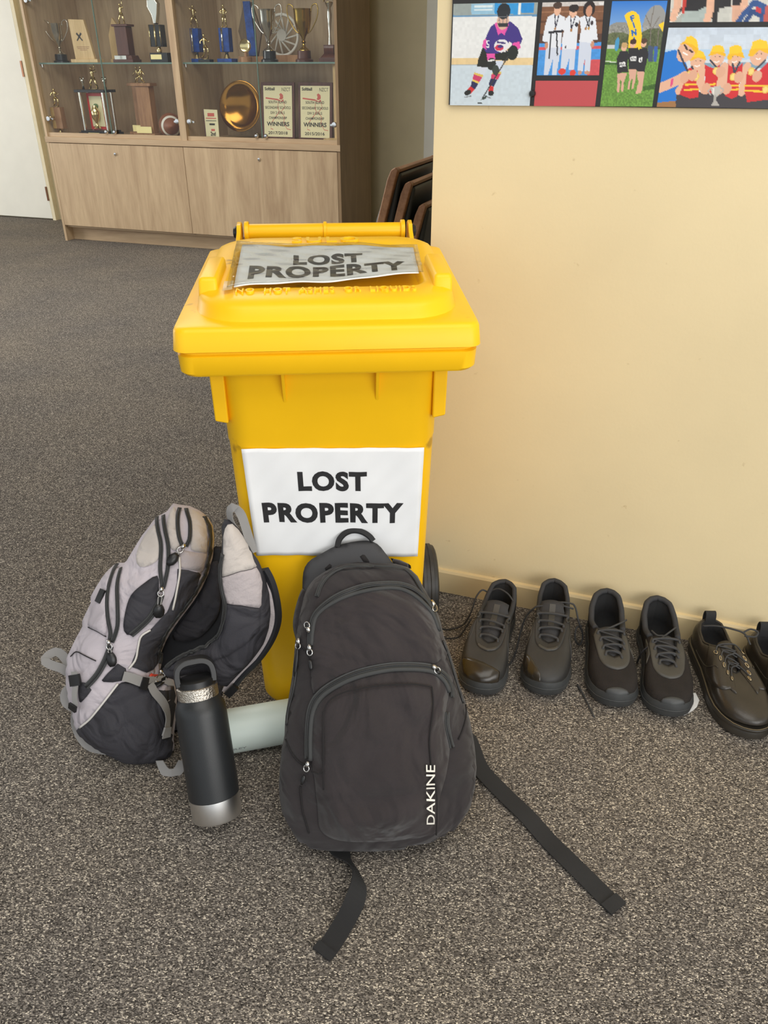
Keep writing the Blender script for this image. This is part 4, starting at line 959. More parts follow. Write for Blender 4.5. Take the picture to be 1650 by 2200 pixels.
class Last:
    """the surface of a shoe upper: index i runs around the foot from the heel, q from sole to opening"""
    def __init__(self, kind, L, m):
        self.kind, self.L, self.m = kind, L, m
        w = W_DERBY if kind == 'derby' else W_SOLE
        zs = 0.030 if kind != 'derby' else 0.032
        self.zs = zs
        o, oz = OPEN[kind]; yb = 0.014; yf = {'trainer': 0.68, 'runner': 0.69, 'derby': 0.60}[kind] * L
        self.yb, self.yf = yb, yf
        S = []; T = []
        for i in range(NL):
            h = i / (NL / 2); sg = 1 if i <= NL // 2 else -1
            t = h if h <= 1 else 2 - h
            s = (1 - math.cos(math.pi * t)) / 2
            cx = m * (0.006 * math.sin(math.pi * min(s * 1.15, 1)) - 0.004 * s)
            rise = 0.012 * max(0, (s - 0.72) / 0.28) ** 2
            S.append((sg * w(s) + cx, s * L, zs + rise))
            T.append((sg * o(s) + cx * 0.6, yb + (yf - yb) * s, oz(s)))
        self.S, self.T = np.array(S), np.array(T)
        self.Q = np.linspace(0, 1, 13)
        G = []
        for q in self.Q:
            f = 1 - math.cos(q * math.pi / 2) ** 1.15; g = math.sin(q * math.pi / 2) ** 0.88
            P = self.S * (1 - f) + self.T * f; P[:, 2] = self.S[:, 2] * (1 - g) + self.T[:, 2] * g
            out = P[:, :2] - np.array([0, L * 0.45]); 
            P[:, 0] += np.sign(P[:, 0]) * 0.003 * math.sin(q * math.pi) 
            G.append(P)
        self.G = np.array(G)
    def at(self, i, q, off=0.0):
        def raw(i, q):
            a = i % NL; i0 = int(math.floor(a)) % NL; i1 = (i0 + 1) % NL; f = a - math.floor(a)
            b = min(max(q, 0), 1) * 12; j0 = min(int(b), 11); g = b - j0
            return (self.G[j0, i0] * (1 - f) + self.G[j0, i1] * f) * (1 - g) + (self.G[j0 + 1, i0] * (1 - f) + self.G[j0 + 1, i1] * f) * g
        p = raw(i, q)
        if off:
            q0, q1 = max(q - .04, 0), min(q + .04, 1)
            n = np.cross(raw(i + .6, q) - raw(i - .6, q), raw(i, q1) - raw(i, q0)); n /= np.linalg.norm(n) + 1e-12
            p = p + n * off
        return p
    def half(self, s):          # loop index (right side) for a fraction s along the opening
        return math.acos(1 - 2 * s) / math.pi * NL / 2
def overlay(name, last, i0, i1, q0, q1, material, root, off=0.0015, ni=22, nq=7, parent=None, th=0.004):
    fq0 = q0 if callable(q0) else (lambda t: q0); fq1 = q1 if callable(q1) else (lambda t: q1)
    top = []; low = []
    for a in range(ni + 1):
        t = a / ni; i = i0 + (i1 - i0) * t
        for b in range(nq + 1):
            q = fq0(t) + (fq1(t) - fq0(t)) * b / nq
            top.append(last.at(i, q, off)); low.append(last.at(i, q, off - th))
    k = nq + 1; fs = []
    for a in range(ni):
        for b in range(nq):
            c = a * k + b; fs.append((c, c + k, c + k + 1, c + 1))
    ring = list(range(0, k)) + [a * k + nq for a in range(1, ni + 1)] + list(range(ni * k + nq - 1, ni * k - 1, -1)) + [a * k for a in range(ni - 1, 0, -1)]
    T = len(top)
    fs += [(ring[j], ring[(j + 1) % len(ring)], ring[(j + 1) % len(ring)] + T, ring[j] + T) for j in range(len(ring))]
    m = MB(); m.add(top + low, fs)
    return m.build(name, material, parent or root, smooth='all')
def to_loc(root, P):
    bpy.context.view_layer.update(); w = root.matrix_world.inverted()
    return [tuple(w @ Vector(p)) for p in P]
def make_shoe(kind, label, cat, toe, ang, L, m, group):
    a = math.radians(ang); d = np.array([math.cos(a), math.sin(a)])
    heel = np.array(toe) - d * L
    nm = {'trainer': 'trainer', 'runner': 'running_shoe', 'derby': 'leather_shoe'}[kind]
    root = thing(nm, label, cat, (heel[0], heel[1], 0), a - math.pi / 2, group)
    la = Last(kind, L, m)
    def ol(z, e, flat=0.0):
        P = la.S.copy(); c = np.array([0, L * 0.5])
        n = np.zeros((NL, 2))
        for i in range(NL):
            t = P[(i + 1) % NL, :2] - P[i - 1, :2]; n[i] = np.array([t[1], -t[0]]) / (np.linalg.norm(t) + 1e-9)
        P[:, :2] += n * e; rise = P[:, 2] - la.zs; P[:, 2] = z + rise * (1 - flat); return [tuple(p) for p in P]
    s = MB()
    if kind == 'derby':
        s.loft([ol(0.0, 0.0, .6), ol(0.003, 0.0035, .6), ol(0.019, 0.0045, .6), ol(0.0205, 0.0035, .6), ol(0.022, 0.0055, .6), ol(0.029, 0.0062, .7), ol(0.0315, 0.005, .8), ol(0.032, 0.0, .9)])
        sole = s.build('sole', M['leather_sole'], root, smooth=True)
        st = MB(); st.tube(ol(0.0325, 0.0032, .8), 0.0008, 5, closed=True); st.build('welt_stitching', M['stitch'], sole, smooth='all')
    else:
        s.loft([ol(0.0, -0.002, .2), ol(0.002, 0.0015, .2), ol(0.010, 0.0045, .1), ol(0.022, 0.0042), ol(0.030, 0.0026), ol(0.034, 0.0012), ol(0.0345, -0.002)])
        sole = s.build('sole', M['shoe_rubber'], root, smooth=True)
        st = MB(); st.tube(ol(0.0185, 0.0046), 0.0012, 5, closed=True); st.build('sole_ridge', M['shoe_rubber'], sole, smooth='all')
    up = MB(); up.loft([list(map(tuple, g)) for g in la.G], False, False)
    um = {'trainer': M['synthetic'], 'runner': M['knit'], 'derby': M['leather']}[kind]
    up.build('upper', um, root, smooth='all')
    # lining and insole
    def inner(e, z):
        P = la.T.copy(); c = P.mean(0); out = []
        for p in P:
            v = p - c; k = max(0, 1 - e / (np.linalg.norm(v[:2]) + 1e-6)); q = c + v * np.array([k, k, 1]); q[2] = p[2] if z is None else z; out.append(tuple(q))
        return out
    li = MB(); li.loft([list(map(tuple, la.T)), inner(0.004, None), inner(0.005, 0.06), inner(0.004, 0.040)], False, True)
    li.build('lining', M['shoe_lining'], root, smooth='all', fix=False)
    # padded collar around the ankle
    st_ = {'trainer': 0.60, 'runner': 0.56, 'derby': 0.60}[kind]; ih = la.half(st_)
    P = [la.at(i, 1.0) + np.array([0, 0, -0.001]) for i in np.linspace(-ih, ih, 40)]
    rr = {'trainer': 0.0058, 'runner': 0.0068, 'derby': 0.0032}[kind]
    c = MB(); c.tube(P, rr, 10); c.build('collar', M['padding'] if kind != 'derby' else M['leather'], root, smooth='all')
    # tongue
    T = []; Bt = []; ny, nx = 12, 8
    y0, y1 = la.yf - 0.002, {'trainer': 0.33, 'runner': 0.40, 'derby': 0.36}[kind] * L
    ztop = {'trainer': 0.124, 'runner': 0.090, 'derby': 0.104}[kind]
    for j in range(ny + 1):
        t = j / ny; y = y0 + (y1 - y0) * t; s_ = (y - la.yb) / (la.yf - la.yb)
        zc = float(OPEN[kind][1](min(s_, 1))) - 0.001 if t < 0.75 else None
        z6 = float(OPEN[kind][1](min((y0 + (y1 - y0) * 0.7 - la.yb) / (la.yf - la.yb), 1))) - 0.001
        if zc is None: zc = z6 + (ztop - z6) * (t - 0.7) / 0.3
        hw = {'trainer': 0.021 + 0.010 * t, 'runner': 0.019 + 0.008 * t, 'derby': 0.011 + 0.009 * t}[kind] * (1 if t < 0.9 else 0.86)
        for i in range(nx + 1):
            u = -1 + 2 * i / nx
            p = np.array([u * hw, y, zc - 0.008 * u * u]); T.append(p); Bt.append(p - np.array([0, 0.002, 0.004]))
    k = nx + 1; fs = [(j * k + i, j * k + i + 1, (j + 1) * k + i + 1, (j + 1) * k + i) for j in range(ny) for i in range(nx)]
    n_ = len(T); ring = list(range(k)) + [j * k + nx for j in range(1, ny + 1)] + list(range(ny * k + nx - 1, ny * k - 1, -1)) + [j * k for j in range(ny - 1, 0, -1)]
    fs2 = [tuple(q + n_ for q in f[::-1]) for f in fs] + [(ring[i], ring[i] + n_, ring[(i + 1) % len(ring)] + n_, ring[(i + 1) % len(ring)]) for i in range(len(ring))]
    tg = MB(); tg.add(T + Bt, fs + fs2); tongue = tg.build('tongue', M['padding'] if kind != 'derby' else M['leather'], root, smooth='all')
    if kind == 'trainer':
        def tp(y, z): return (0, y, z)
        lb = MB()
        for t, w_ in ((0.45, 0.008), (0.62, 0.008), (0.70, 0.008)):
            pass
        j0 = 6; lb.loft([[tuple(T[j * k + 4] + np.array([dx, 0, 0.0006])) for dx in (-0.007, 0.007)] + [tuple(T[j * k + 4] + np.array([dx, 0, -0.001])) for dx in (0.007, -0.007)] for j in range(5, 12)])
        lb.build('tongue_label', M['overlay'], tongue)
    # laces across the throat
    rows = {'trainer': [0.64, 0.73, 0.82, 0.91], 'runner': [0.66, 0.76, 0.86, 0.94], 'derby': [0.63, 0.71, 0.79, 0.87, 0.94]}[kind]
    lc = MB(); qe = {'trainer': 0.93, 'runner': 0.90, 'derby': 0.80}[kind]
    for r_i, s_ in enumerate(rows):
        i = la.half(s_); j = la.half(min(s_ + (0.035 if kind == 'derby' else 0.018) * (1 if r_i % 2 else -1), 0.97))
        a_ = la.at(i, qe, 0.003); b_ = la.at(NL - j, qe, 0.003)
        e0 = la.at(i, 0.995, 0.0045); e1 = la.at(NL - j, 0.995, 0.0045); mid = (e0 + e1) / 2 + np.array([0, 0.001, 0.0045])
        lc.tube(smooth_path([la.at(i, qe, -0.002), a_, e0, mid, e1, b_, la.at(NL - j, qe, -0.002)], 4), 0.0030 if kind != 'derby' else 0.0017, 6)
        if kind != 'trainer' and r_i:
            i2 = la.half(rows[r_i - 1]); x0 = la.at(i2, 0.99, 0.004); x1 = la.at(NL - la.half(s_), 0.99, 0.0035)
            lc.tube(smooth_path([x0, (x0 + x1) / 2 + np.array([0, 0, 0.002]), x1], 4), 0.0021 if kind != 'derby' else 0.0016, 6)
    lace = lc.build('laces', M['lace'], root, smooth='all')
    H2 = NL / 2
    if kind == 'trainer':
        i0 = la.half(0.56); overlay('eyestay', la, i0, NL - i0, 0.80, 1.0, M['synthetic'], root, 0.0022, 40, 4)
        a0, a1, qa = (H2 - 7.5, H2 + 5.5, 0.56) if m > 0 else (H2 - 9.0, H2 - 1.2, 0.50)
        overlay('toe_cap', la, a0, a1, 0.02, lambda t: 0.12 + (qa - 0.12) * math.sin(math.pi * min(1, 0.08 + t * 0.86)) ** 0.55, M['shoe_gloss'], root, 0.0016, 24, 8)
        overlay('side_panel', la, 12, 21, 0.05, 0.62, M['overlay'] if m < 0 else M['synthetic'], root, 0.0012, 16, 6)
        overlay('side_panel', la, NL - 21, NL - 12, 0.05, 0.62, M['synthetic'], root, 0.0012, 16, 6)
        overlay('heel_counter', la, -8, 8, 0.02, 0.55, M['synthetic'], root, 0.0015, 20, 6)
        overlay('vamp_strip', la, H2 - 4.5, H2 + 4.5, 0.80, 0.86, M['overlay'], root, 0.0028, 12, 3)
        for sg in (1, -1):
            i = la.half(0.62); e = MB(); cI = (i if sg > 0 else NL - i)
            P = [la.at(cI + sg * 1.0 * math.cos(t), 0.88 + 0.07 * math.sin(t), 0.004) for t in np.linspace(0, 2 * math.pi, 13)[:-1]]
            e.tube(P, 0.0012, 5, closed=True); e.build('eyelet_ring', M['overlay'], root, smooth='all')
    if kind == 'runner':
        i0 = la.half(0.60); overlay('eyestay', la, i0, NL - i0, 0.70, 1.0, M['overlay'], root, 0.0022, 44, 5)
        overlay('toe_bumper', la, H2 - 3.0, H2 + 3.0, 0.0, lambda t: 0.10 + 0.20 * math.sin(math.pi * t) ** 0.5, M['shoe_rubber'], root, 0.0018, 12, 4)
        lat = -1 if m > 0 else 1
        for b0, b1_ in ((15.5, 17.5), (18.2, 20.6)):
            i0, i1 = (b0, b1_) if lat > 0 else (NL - b1_, NL - b0)
            overlay('side_badge', la, i0, i1, 0.42, 0.68, M['overlay'], root, 0.0016, 6, 4)
        overlay('heel_counter', la, -9, 9, 0.02, 0.45, M['synthetic'], root, 0.0014, 20, 6)
    if kind == 'derby':
        for sg in (1, -1):
            i0 = la.half(0.50); i1 = la.half(0.965)
            A_, B_ = (i0, i1) if sg > 0 else (NL - i0, NL - i1)
            overlay('lace_facing', la, A_, B_, lambda t: 0.10 + 0.50 * min(1, t * 1.25) ** 1.3, 1.0, M['leather'], root, 0.0022, 26, 8)
            for s_ in rows:
                i = la.half(s_); cI = i if sg > 0 else NL - i
                P = [la.at(cI + 0.48 * math.cos(t), 0.80 + 0.034 * math.sin(t), 0.0040) for t in np.linspace(0, 2 * math.pi, 9)[:-1]]
                e = MB(); e.tube(P, 0.0009, 5, closed=True); e.build('eyelet', M['eyelet'], root, smooth='all')
        P = [la.at(i, q_, 0.003) for i, q_ in ((11, .22), (13.5, .26), (16, .34), (18, .46), (19.5, .58), (20.5, .62))]
        sm = MB(); sm.tube(smooth_path(P, 5), 0.0012, 5); sm.tube(smooth_path([la.at(i, q_, 0.003) for i, q_ in ((NL-11, .22), (NL-13.5, .26), (NL-16, .34), (NL-18, .46), (NL-19.5, .58), (NL-20.5, .62))], 5), 0.0012, 5)
        sm.build('quarter_seam', M['leather_sole'], root, smooth='all')
        pt = MB(); y = 0.012
        TP = smooth_path([(0, y - 0.003, 0.070), (0, y - 0.007, 0.092), (0, y - 0.003, 0.106), (0, y + 0.004, 0.106), (0, y + 0.008, 0.094), (0, y + 0.007, 0.074)], 4)
        pt.ribbon(TP, TP - np.array([0, y + 0.0005, 0.088]), 0.024, 0.002)
        pt.build('pull_tab', M['webbing'], root, smooth=True)
    return root, la
SHOES = []
for kind, label, toe, ang, L, m in (
    ('trainer', 'black trainer with glossy worn toe and untied laces, the one nearest the bin', (0.2056, 1.3212), -109.0, 0.312, 1),
    ('trainer', 'black trainer with a lace tied across its tongue, second shoe from the bin', (0.3592, 1.3167), -102.8, 0.312, -1),
    ('runner', 'black knit running shoe with grey lace frame, standing beside the black trainers', (0.5039, 1.2800), -98.6, 0.306, 1),
    ('runner', 'black knit running shoe with grey lace frame, standing against the brown leather shoe', (0.6237, 1.2488), -97.3, 0.306, -1),
    ('derby', 'scuffed dark brown leather lace-up shoe with brass eyelets and thick sole', (0.7707, 1.1895), -91.12, 0.318, 1),
    ('derby', 'dark leather lace-up shoe at the right end of the row', (0.8827, 1.1475), -91.12, 0.318, -1)):
    SHOES.append(make_shoe(kind, label, 'shoe', toe, ang, L, m, 'shoes lined up along the cream wall'))
def loose_lace(k, pts, r=0.0022):
    root, la = SHOES[k]
    m = MB(); m.tube(to_loc(root, smooth_path(pts, 6)), r, 6); m.build('loose_lace', M['lace'], root, smooth='all')
loose_lace(0, [(0.2578, 1.5866, 0.1000), (0.2419, 1.5832, 0.1080), (0.2271, 1.5749, 0.0900), (0.2156, 1.5577, 0.0600), (0.1981, 1.5590, 0.0200), (0.1639, 1.5607, 0.0040), (0.1351, 1.5682, 0.0040), (0.1069, 1.5930, 0.0040)])
loose_lace(0, [(0.2578, 1.5866, 0.1000), (0.2812, 1.5793, 0.1150), (0.3023, 1.5639, 0.1120), (0.3158, 1.5476, 0.1000)])
loose_lace(0, [(0.2147, 1.5426, 0.0500), (0.1849, 1.5311, 0.0040), (0.1500, 1.5275, 0.0040), (0.1278, 1.5421, 0.0040)])
loose_lace(1, [(0.3779, 1.5324, 0.1000), (0.4095, 1.5274, 0.1120), (0.4504, 1.5318, 0.1060), (0.4624, 1.5257, 0.0980), (0.4698, 1.5073, 0.0700), (0.4842, 1.5040, 0.0300), (0.4767, 1.4907, 0.0120), (0.4622, 1.4862, 0.0300), (0.4663, 1.5058, 0.0500), (0.4818, 1.5149, 0.0500)])
loose_lace(1, [(0.4559, 1.5174, 0.1000), (0.4181, 1.5148, 0.1130), (0.3746, 1.5178, 0.1080), (0.3625, 1.5211, 0.1000), (0.3457, 1.5257, 0.0700), (0.3336, 1.5130, 0.0300), (0.3182, 1.4718, 0.0060), (0.2992, 1.4317, 0.0040), (0.2800, 1.4201, 0.0040)])
loose_lace(2, [(0.5006, 1.4611, 0.0850), (0.5149, 1.4449, 0.0950), (0.5515, 1.4620, 0.0980), (0.5759, 1.4841, 0.0920)])
loose_lace(2, [(0.4426, 1.3593, 0.0040), (0.4486, 1.3286, 0.0040), (0.4524, 1.2989, 0.0040), (0.4568, 1.2559, 0.0040)])
loose_lace(3, [(0.6850, 1.4582, 0.0900), (0.6448, 1.4237, 0.0900), (0.6121, 1.4014, 0.0850), (0.5964, 1.4069, 0.0600), (0.5966, 1.4247, 0.0100)])
loose_lace(3, [(0.6245, 1.4460, 0.0900), (0.6312, 1.4263, 0.0920), (0.6458, 1.4271, 0.0900)])
loose_lace(4, [(0.8256, 1.4248, 0.1000), (0.8434, 1.4283, 0.1080), (0.8586, 1.4219, 0.1050), (0.8489, 1.4112, 0.1000), (0.8269, 1.4146, 0.1000)])
loose_lace(4, [(0.7502, 1.4635, 0.0900), (0.7762, 1.4507, 0.1000), (0.8073, 1.4347, 0.1030), (0.8296, 1.4214, 0.1000), (0.8341, 1.3953, 0.0900)])

# a crumpled scrap of white paper caught under the fourth shoe
sc_ = MB(); fl = [(0.7051, 1.3330), (0.7052, 1.3090), (0.6928, 1.2885), (0.6796, 1.2770), (0.6564, 1.2628), (0.6204, 1.2586), (0.6113, 1.2685), (0.6434, 1.3179)]
sc_.prism(fl, (0, 0, 0.0015), (1, 0, 0), (0, 1, 0), 0.0, 0.0008)
c0 = np.mean(fl, 0); sc_.v = [(x - c0[0], y - c0[1], z) for x, y, z in sc_.v]
tag(sc_.build('paper_scrap', M['paper'], loc=(c0[0], c0[1], 0)), 'small white paper scrap under the black running shoe next to the leather shoe', 'paper')

# ------------------------------------------------------------------ display cabinet at the back
CF, CL, CR, CD = 5.471, -4.657, -2.203, 0.62
CZ = 0.775                                     # floor of the glazed part
cab_o = room((CL + CR) / 2, CF, 0)
cabinet = thing('display_cabinet', 'tall oak laminate display cabinet with glass doors over two lower doors', 'cabinet', cab_o, -YAW)
CX0 = (CL + CR) / 2
def cbox(name, m, r0, r1, n0, n1, z0, z1, parent=None, bevel=0.0015):
    mb = MB().box(((r0 + r1) / 2 - CX0, (n0 + n1) / 2, (z0 + z1) / 2), (r1 - r0, n1 - n0, z1 - z0))
    return mb.build(name, m, parent or cabinet, bevel=bevel)
for r0 in (CL, CR - 0.022):
    cbox('side_panel', M['oak'] if r0 < -4 else M['oak_shaded'], r0, r0 + 0.022, 0.0, CD, 0.0, 2.1)
cbox('divider', M['oak'], -3.455, -3.400, 0.0, CD, 0.735, 2.078)
cbox('divider', M['oak'], -3.45, -3.43, 0.03, CD, 0.11, 0.735)
cbox('back_panel', M['oak'], CL + 0.02, CR - 0.02, CD - 0.012, CD, 0.1, 2.09)
cbox('counter', M['oak_h'], CL + 0.022, CR - 0.022, 0.0, CD - 0.012, 0.735, CZ)
cbox('counter_edge', M['oak_h'], CL - 0.004, CR + 0.003, -0.006, 0.0, 0.735, CZ)
cbox('top_panel', M['oak_h'], CL, CR, -0.002, CD, 2.078, 2.1)
cbox('base_shelf', M['oak_h'], CL + 0.022, CR - 0.022, 0.03, CD - 0.012, 0.105, 0.123)
cbox('kickboard', M['oak_h'], CL + 0.022, CR - 0.022, 0.086, 0.104, 0.0, 0.105)
cbox('rear_plinth', M['oak_shaded'], CL + 0.022, CR - 0.022, CD - 0.04, CD - 0.02, 0.0, 0.105)
for r0, r1, rk in ((CL + 0.024, -3.4455, -4.038), (-3.4425, CR - 0.024, -2.827)):
    dd = cbox('door', M['oak'], r0, r1, 0.0, 0.020, 0.124, 0.731)
    lk = MB(); lk.lathe([(0.0, 0.0), (0.011, 0.0), (0.012, -0.004), (0.009, -0.010), (0.0, -0.011)][::-1], 14, (rk - CX0, 0.0, 0.668), 'Y'); lk.build('lock', M['chrome'], dd, smooth=True)
track = cbox('glass_track', M['oak_h'], CL + 0.022, -3.455, 0.012, 0.05, CZ, CZ + 0.028)
track = cbox('glass_track', M['oak_h'], -3.40, CR - 0.022, 0.012, 0.05, CZ, CZ + 0.028)
M['glass_edge'] = mat('green_glass_edge', srgb(112, 136, 124), 0.2, var=0.05)
def glass_door(r0, r1, knob, hinge):
    g = cbox('glass_door', M['glass'], r0, r1, 0.020, 0.0255, CZ + 0.012, 2.07, bevel=0)
    cbox('glass_edge', M['glass_edge'], (r1 if knob > 0 else r0) - 0.0012, (r1 if knob > 0 else r0) + 0.0012, 0.0195, 0.026, CZ + 0.012, 2.07, parent=g, bevel=0)
    kr = (r1 - 0.035) if knob > 0 else (r0 + 0.035)
    k = MB(); k.lathe([(0.0, -0.026), (0.010, -0.025), (0.015, -0.018), (0.015, -0.010), (0.007, -0.004), (0.007, 0.0)], 16, (kr - CX0, 0.020, CZ + 0.043), 'Y'); k.build('knob', M['chrome'], g, smooth=True)
    for z in (0.898, 1.66):
        h = MB(); hr = (r0 + 0.02) if knob > 0 else (r1 - 0.02)
        h.lathe([(0.0, -0.008), (0.016, -0.007), (0.018, 0.0), (0.018, 0.014), (0.0, 0.015)], 16, (hr - CX0, 0.018, z), 'Y')
        h.box((hr - CX0 + (0.018 if knob > 0 else -0.018), 0.036, z - 0.002), (0.03, 0.02, 0.012)); h.build('hinge', M['chrome'], g, smooth=True)
glass_door(CL + 0.026, -4.058, 1, 0); glass_door(-4.054, -3.458, -1, 0)
glass_door(-3.397, -2.803, 1, 0); glass_door(-2.799, CR - 0.026, -1, 0)
SHZ = 1.270
for r0, r1 in ((CL + 0.022, -3.455), (-3.40, CR - 0.022)):
    for z in (SHZ, 1.72):
        s = cbox('glass_shelf', M['glass'], r0, r1, 0.06, CD - 0.02, z - 0.010, z, bevel=0)
        cbox('glass_edge', M['glass_edge'], r0, r1, 0.057, 0.0602, z - 0.010, z, parent=s, bevel=0)
        for rr in (r0 + 0.012, r1 - 0.012):
            p = MB(); p.lathe([(0.007, -0.022), (0.007, 0.004)], 10, (rr - CX0, 0.075, z - 0.008)); p.build('shelf_pin', M['chrome'], s, smooth=True)

# ---- trophies: every one stands on its own root, x along the shelf, y to the back
M['lightwood'] = wood_material('pale_wood', srgb(196, 164, 112), srgb(220, 190, 140), 0.5, 3.0)
M['midwood'] = wood_material('mid_wood', srgb(140, 98, 64), srgb(172, 128, 88), 0.45, 3.0)
M['darkwood'] = wood_material('mahogany', srgb(74, 42, 34), srgb(98, 58, 46), 0.35, 3.0)
M['plinth'] = mat('black_plinth', srgb(34, 32, 32), 0.25, var=0.1)
M['blue'] = mat('blue_marble', srgb(26, 66, 142), 0.35, var=0.35, vscale=30)
M['redfoil'] = mat('red_foil', srgb(206, 48, 46), 0.35, var=0.15)
M['goldplate'] = mat('engraved_gold_plate', srgb(252, 236, 168), 0.35, 0.0, var=0.04)
M['creamplate'] = mat('cream_print_plate', srgb(232, 222, 178), 0.4, var=0.03)
M['redprint'] = mat('red_print', srgb(206, 98, 84), 0.6)
M['darkprint'] = mat('dark_print', srgb(52, 46, 40), 0.6)
M['football'] = mat('brown_pebbled_leather', srgb(126, 74, 48), 0.5, var=0.15, vscale=20, bump=0.5, bscale=260)
M['whitepaint'] = mat('white_stripe', srgb(222, 216, 204), 0.5)
M['acrylic'] = M['glass']
def trophy(name, label, r, dn, z, group='sports trophies in the display cabinet', cat='trophy'):
    return thing(name, label, cat, room(r, CF + dn, z + 0.0008), -YAW, group)
def frustum(mb, z0, z1, x0, y0, x1, y1, cx=0, cy=0):
    return mb.loft([[(cx + sx * x / 1, cy + sy * y / 1, z) for sx, sy in ((-.5, -.5), (.5, -.5), (.5, .5), (-.5, .5))] for z, x, y in ((z0, x0, y0), (z1, x1, y1))])
POSES = {
 'bat': dict(la=[(-.05, 0, .78), (.10, -.06, .74), (.17, -.02, .84)], ra=[(.08, 0, .80), (.20, .0, .76), (.17, -.02, .86)], ll=[(-.06, 0, .5), (-.13, -.03, .26), (-.20, 0, 0)], rl=[(.06, 0, .5), (.14, -.03, .26), (.16, .02, 0)], bat=[(.17, -.02, .82), (.13, .02, 1.22)]),
 'run': dict(la=[(-.08, 0, .79), (-.22, -.02, .68), (-.14, -.12, .60)], ra=[(.08, 0, .79), (.20, 0, .66), (.30, -.05, .70)], ll=[(-.05, 0, .5), (-.02, -.02, .26), (-.16, .02, .06)], rl=[(.05, 0, .5), (.20, -.05, .36), (.12, -.02, .0)]),
 'stand': dict(la=[(-.09, 0, .79), (-.20, -.03, .64), (-.06, -.08, .60)], ra=[(.09, 0, .79), (.20, -.03, .64), (.10, -.10, .56)], ll=[(-.06, 0, .5), (-.09, 0, .25), (-.12, 0, 0)], rl=[(.06, 0, .5), (.09, -.02, .25), (.12, 0, 0)]),
 'throw': dict(la=[(-.09, 0, .79), (-.24, 0, .88), (-.36, -.03, .80)], ra=[(.09, 0, .79), (.22, -.03, .70), (.16, -.1, .60)], ll=[(-.06, 0, .5), (-.16, -.02, .30), (-.22, 0, 0)], rl=[(.06, 0, .5), (.16, 0, .28), (.24, 0, .02)]),
 'dive': dict(la=[(-.09, 0, .70), (-.24, -.05, .56), (-.34, -.06, .40)], ra=[(.09, 0, .72), (.20, -.05, .58), (.10, -.1, .46)], ll=[(-.04, 0, .42), (-.08, -.06, .2), (-.22, 0, 0)], rl=[(.08, 0, .42), (.26, -.04, .30), (.36, 0, .06)]),
}
def figurine(root, h, pose, m, z0, cx=0.0, cy=0.0, parent=None, flip=1):
    p = POSES[pose]; mb = MB()
    T = lambda q: (cx + flip * q[0] * h, cy + q[1] * h, z0 + q[2] * h)
    mb.tube([T((0, 0, .46)), T((0, 0, .58)), T((0, 0, .70)), T((0, 0, .81)), T((0, 0, .86))], [.075 * h, .065 * h, .085 * h, .08 * h, .03 * h], 10)
    mb.sphere(T((0, -.01, .93)), .065 * h, 10, 7)
    for k in ('la', 'ra'): mb.tube([T(q) for q in p[k]], [.04 * h, .032 * h, .026 * h], 7)
    for k in ('ll', 'rl'):
        mb.tube([T(q) for q in p[k]], [.062 * h, .045 * h, .032 * h], 8)
        f = p[k][-1]; mb.tube([T((f[0], f[1] + .02, f[2] + .02)), T((f[0], f[1] - .09, f[2] + .015))], [.03 * h, .025 * h], 6)
    if 'bat' in p: mb.tube([T(p['bat'][0]), T(p['bat'][1])], [.014 * h, .028 * h], 7)
    mb.lathe([(.16 * h, 0.0), (.15 * h, .02 * h)], 12, (cx, cy, z0 - 0.004))
    return mb.build('figurine', m, parent or root, smooth='all')
def cup(name, label, r, dn, z, h, w, m, basem, handles=True, hscale=1.0, bowl=0.5):
    t = trophy(name, label, r, dn, z)
    bh = h * 0.20
    MB().lathe([(w * .27, 0), (w * .27, bh * .2), (w * .21, bh * .3), (w * .20, bh), (w * .05, bh)], 24).build('plinth', basem, t, smooth=True)
    R = w * bowl / 2
    prof = [(w * .17, bh), (w * .16, bh + h * .02), (w * .07, bh + h * .06), (w * .04, bh + h * .12), (w * .075, bh + h * .15), (w * .04, bh + h * .18), (w * .07, bh + h * .24), (R * .75, bh + h * .36), (R * .95, bh + h * .52), (R, bh + h * .68), (R * 1.06, bh + h * .72), (R * 1.0, bh + h * .715), (R * .9, bh + h * .6), (R * .5, bh + h * .38)]
    c = MB().lathe(prof, 28, cap=True).build('bowl', m, t, smooth=True)
    for s in (-1, 1):
        P = [(s * R * .55, 0, bh + h * .30), (s * R * 1.0, 0, bh + h * .36), (s * w * .46 * hscale, 0, bh + h * .56), (s * w * .5 * hscale, 0, bh + h * .72), (s * w * .44 * hscale, 0, bh + h * .80), (s * R * 1.15, 0, bh + h * .76), (s * R * 1.02, 0, bh + h * .66)]
        q = MB(); q.tube(smooth_path(P, 5), h * .011, 7); q.build('handle', m, c, smooth='all')
    return t
cup('trophy_cup', 'small silver two-handled cup on black plinth at the left of the glass shelf', -4.54, 0.20, SHZ, 0.275, 0.215, M['silver'], M['plinth'], bowl=0.52)
def post(mb, x, y, z0, z1, r): return mb.lathe([(r, z0), (r, z1)], 12, (x, y, 0))
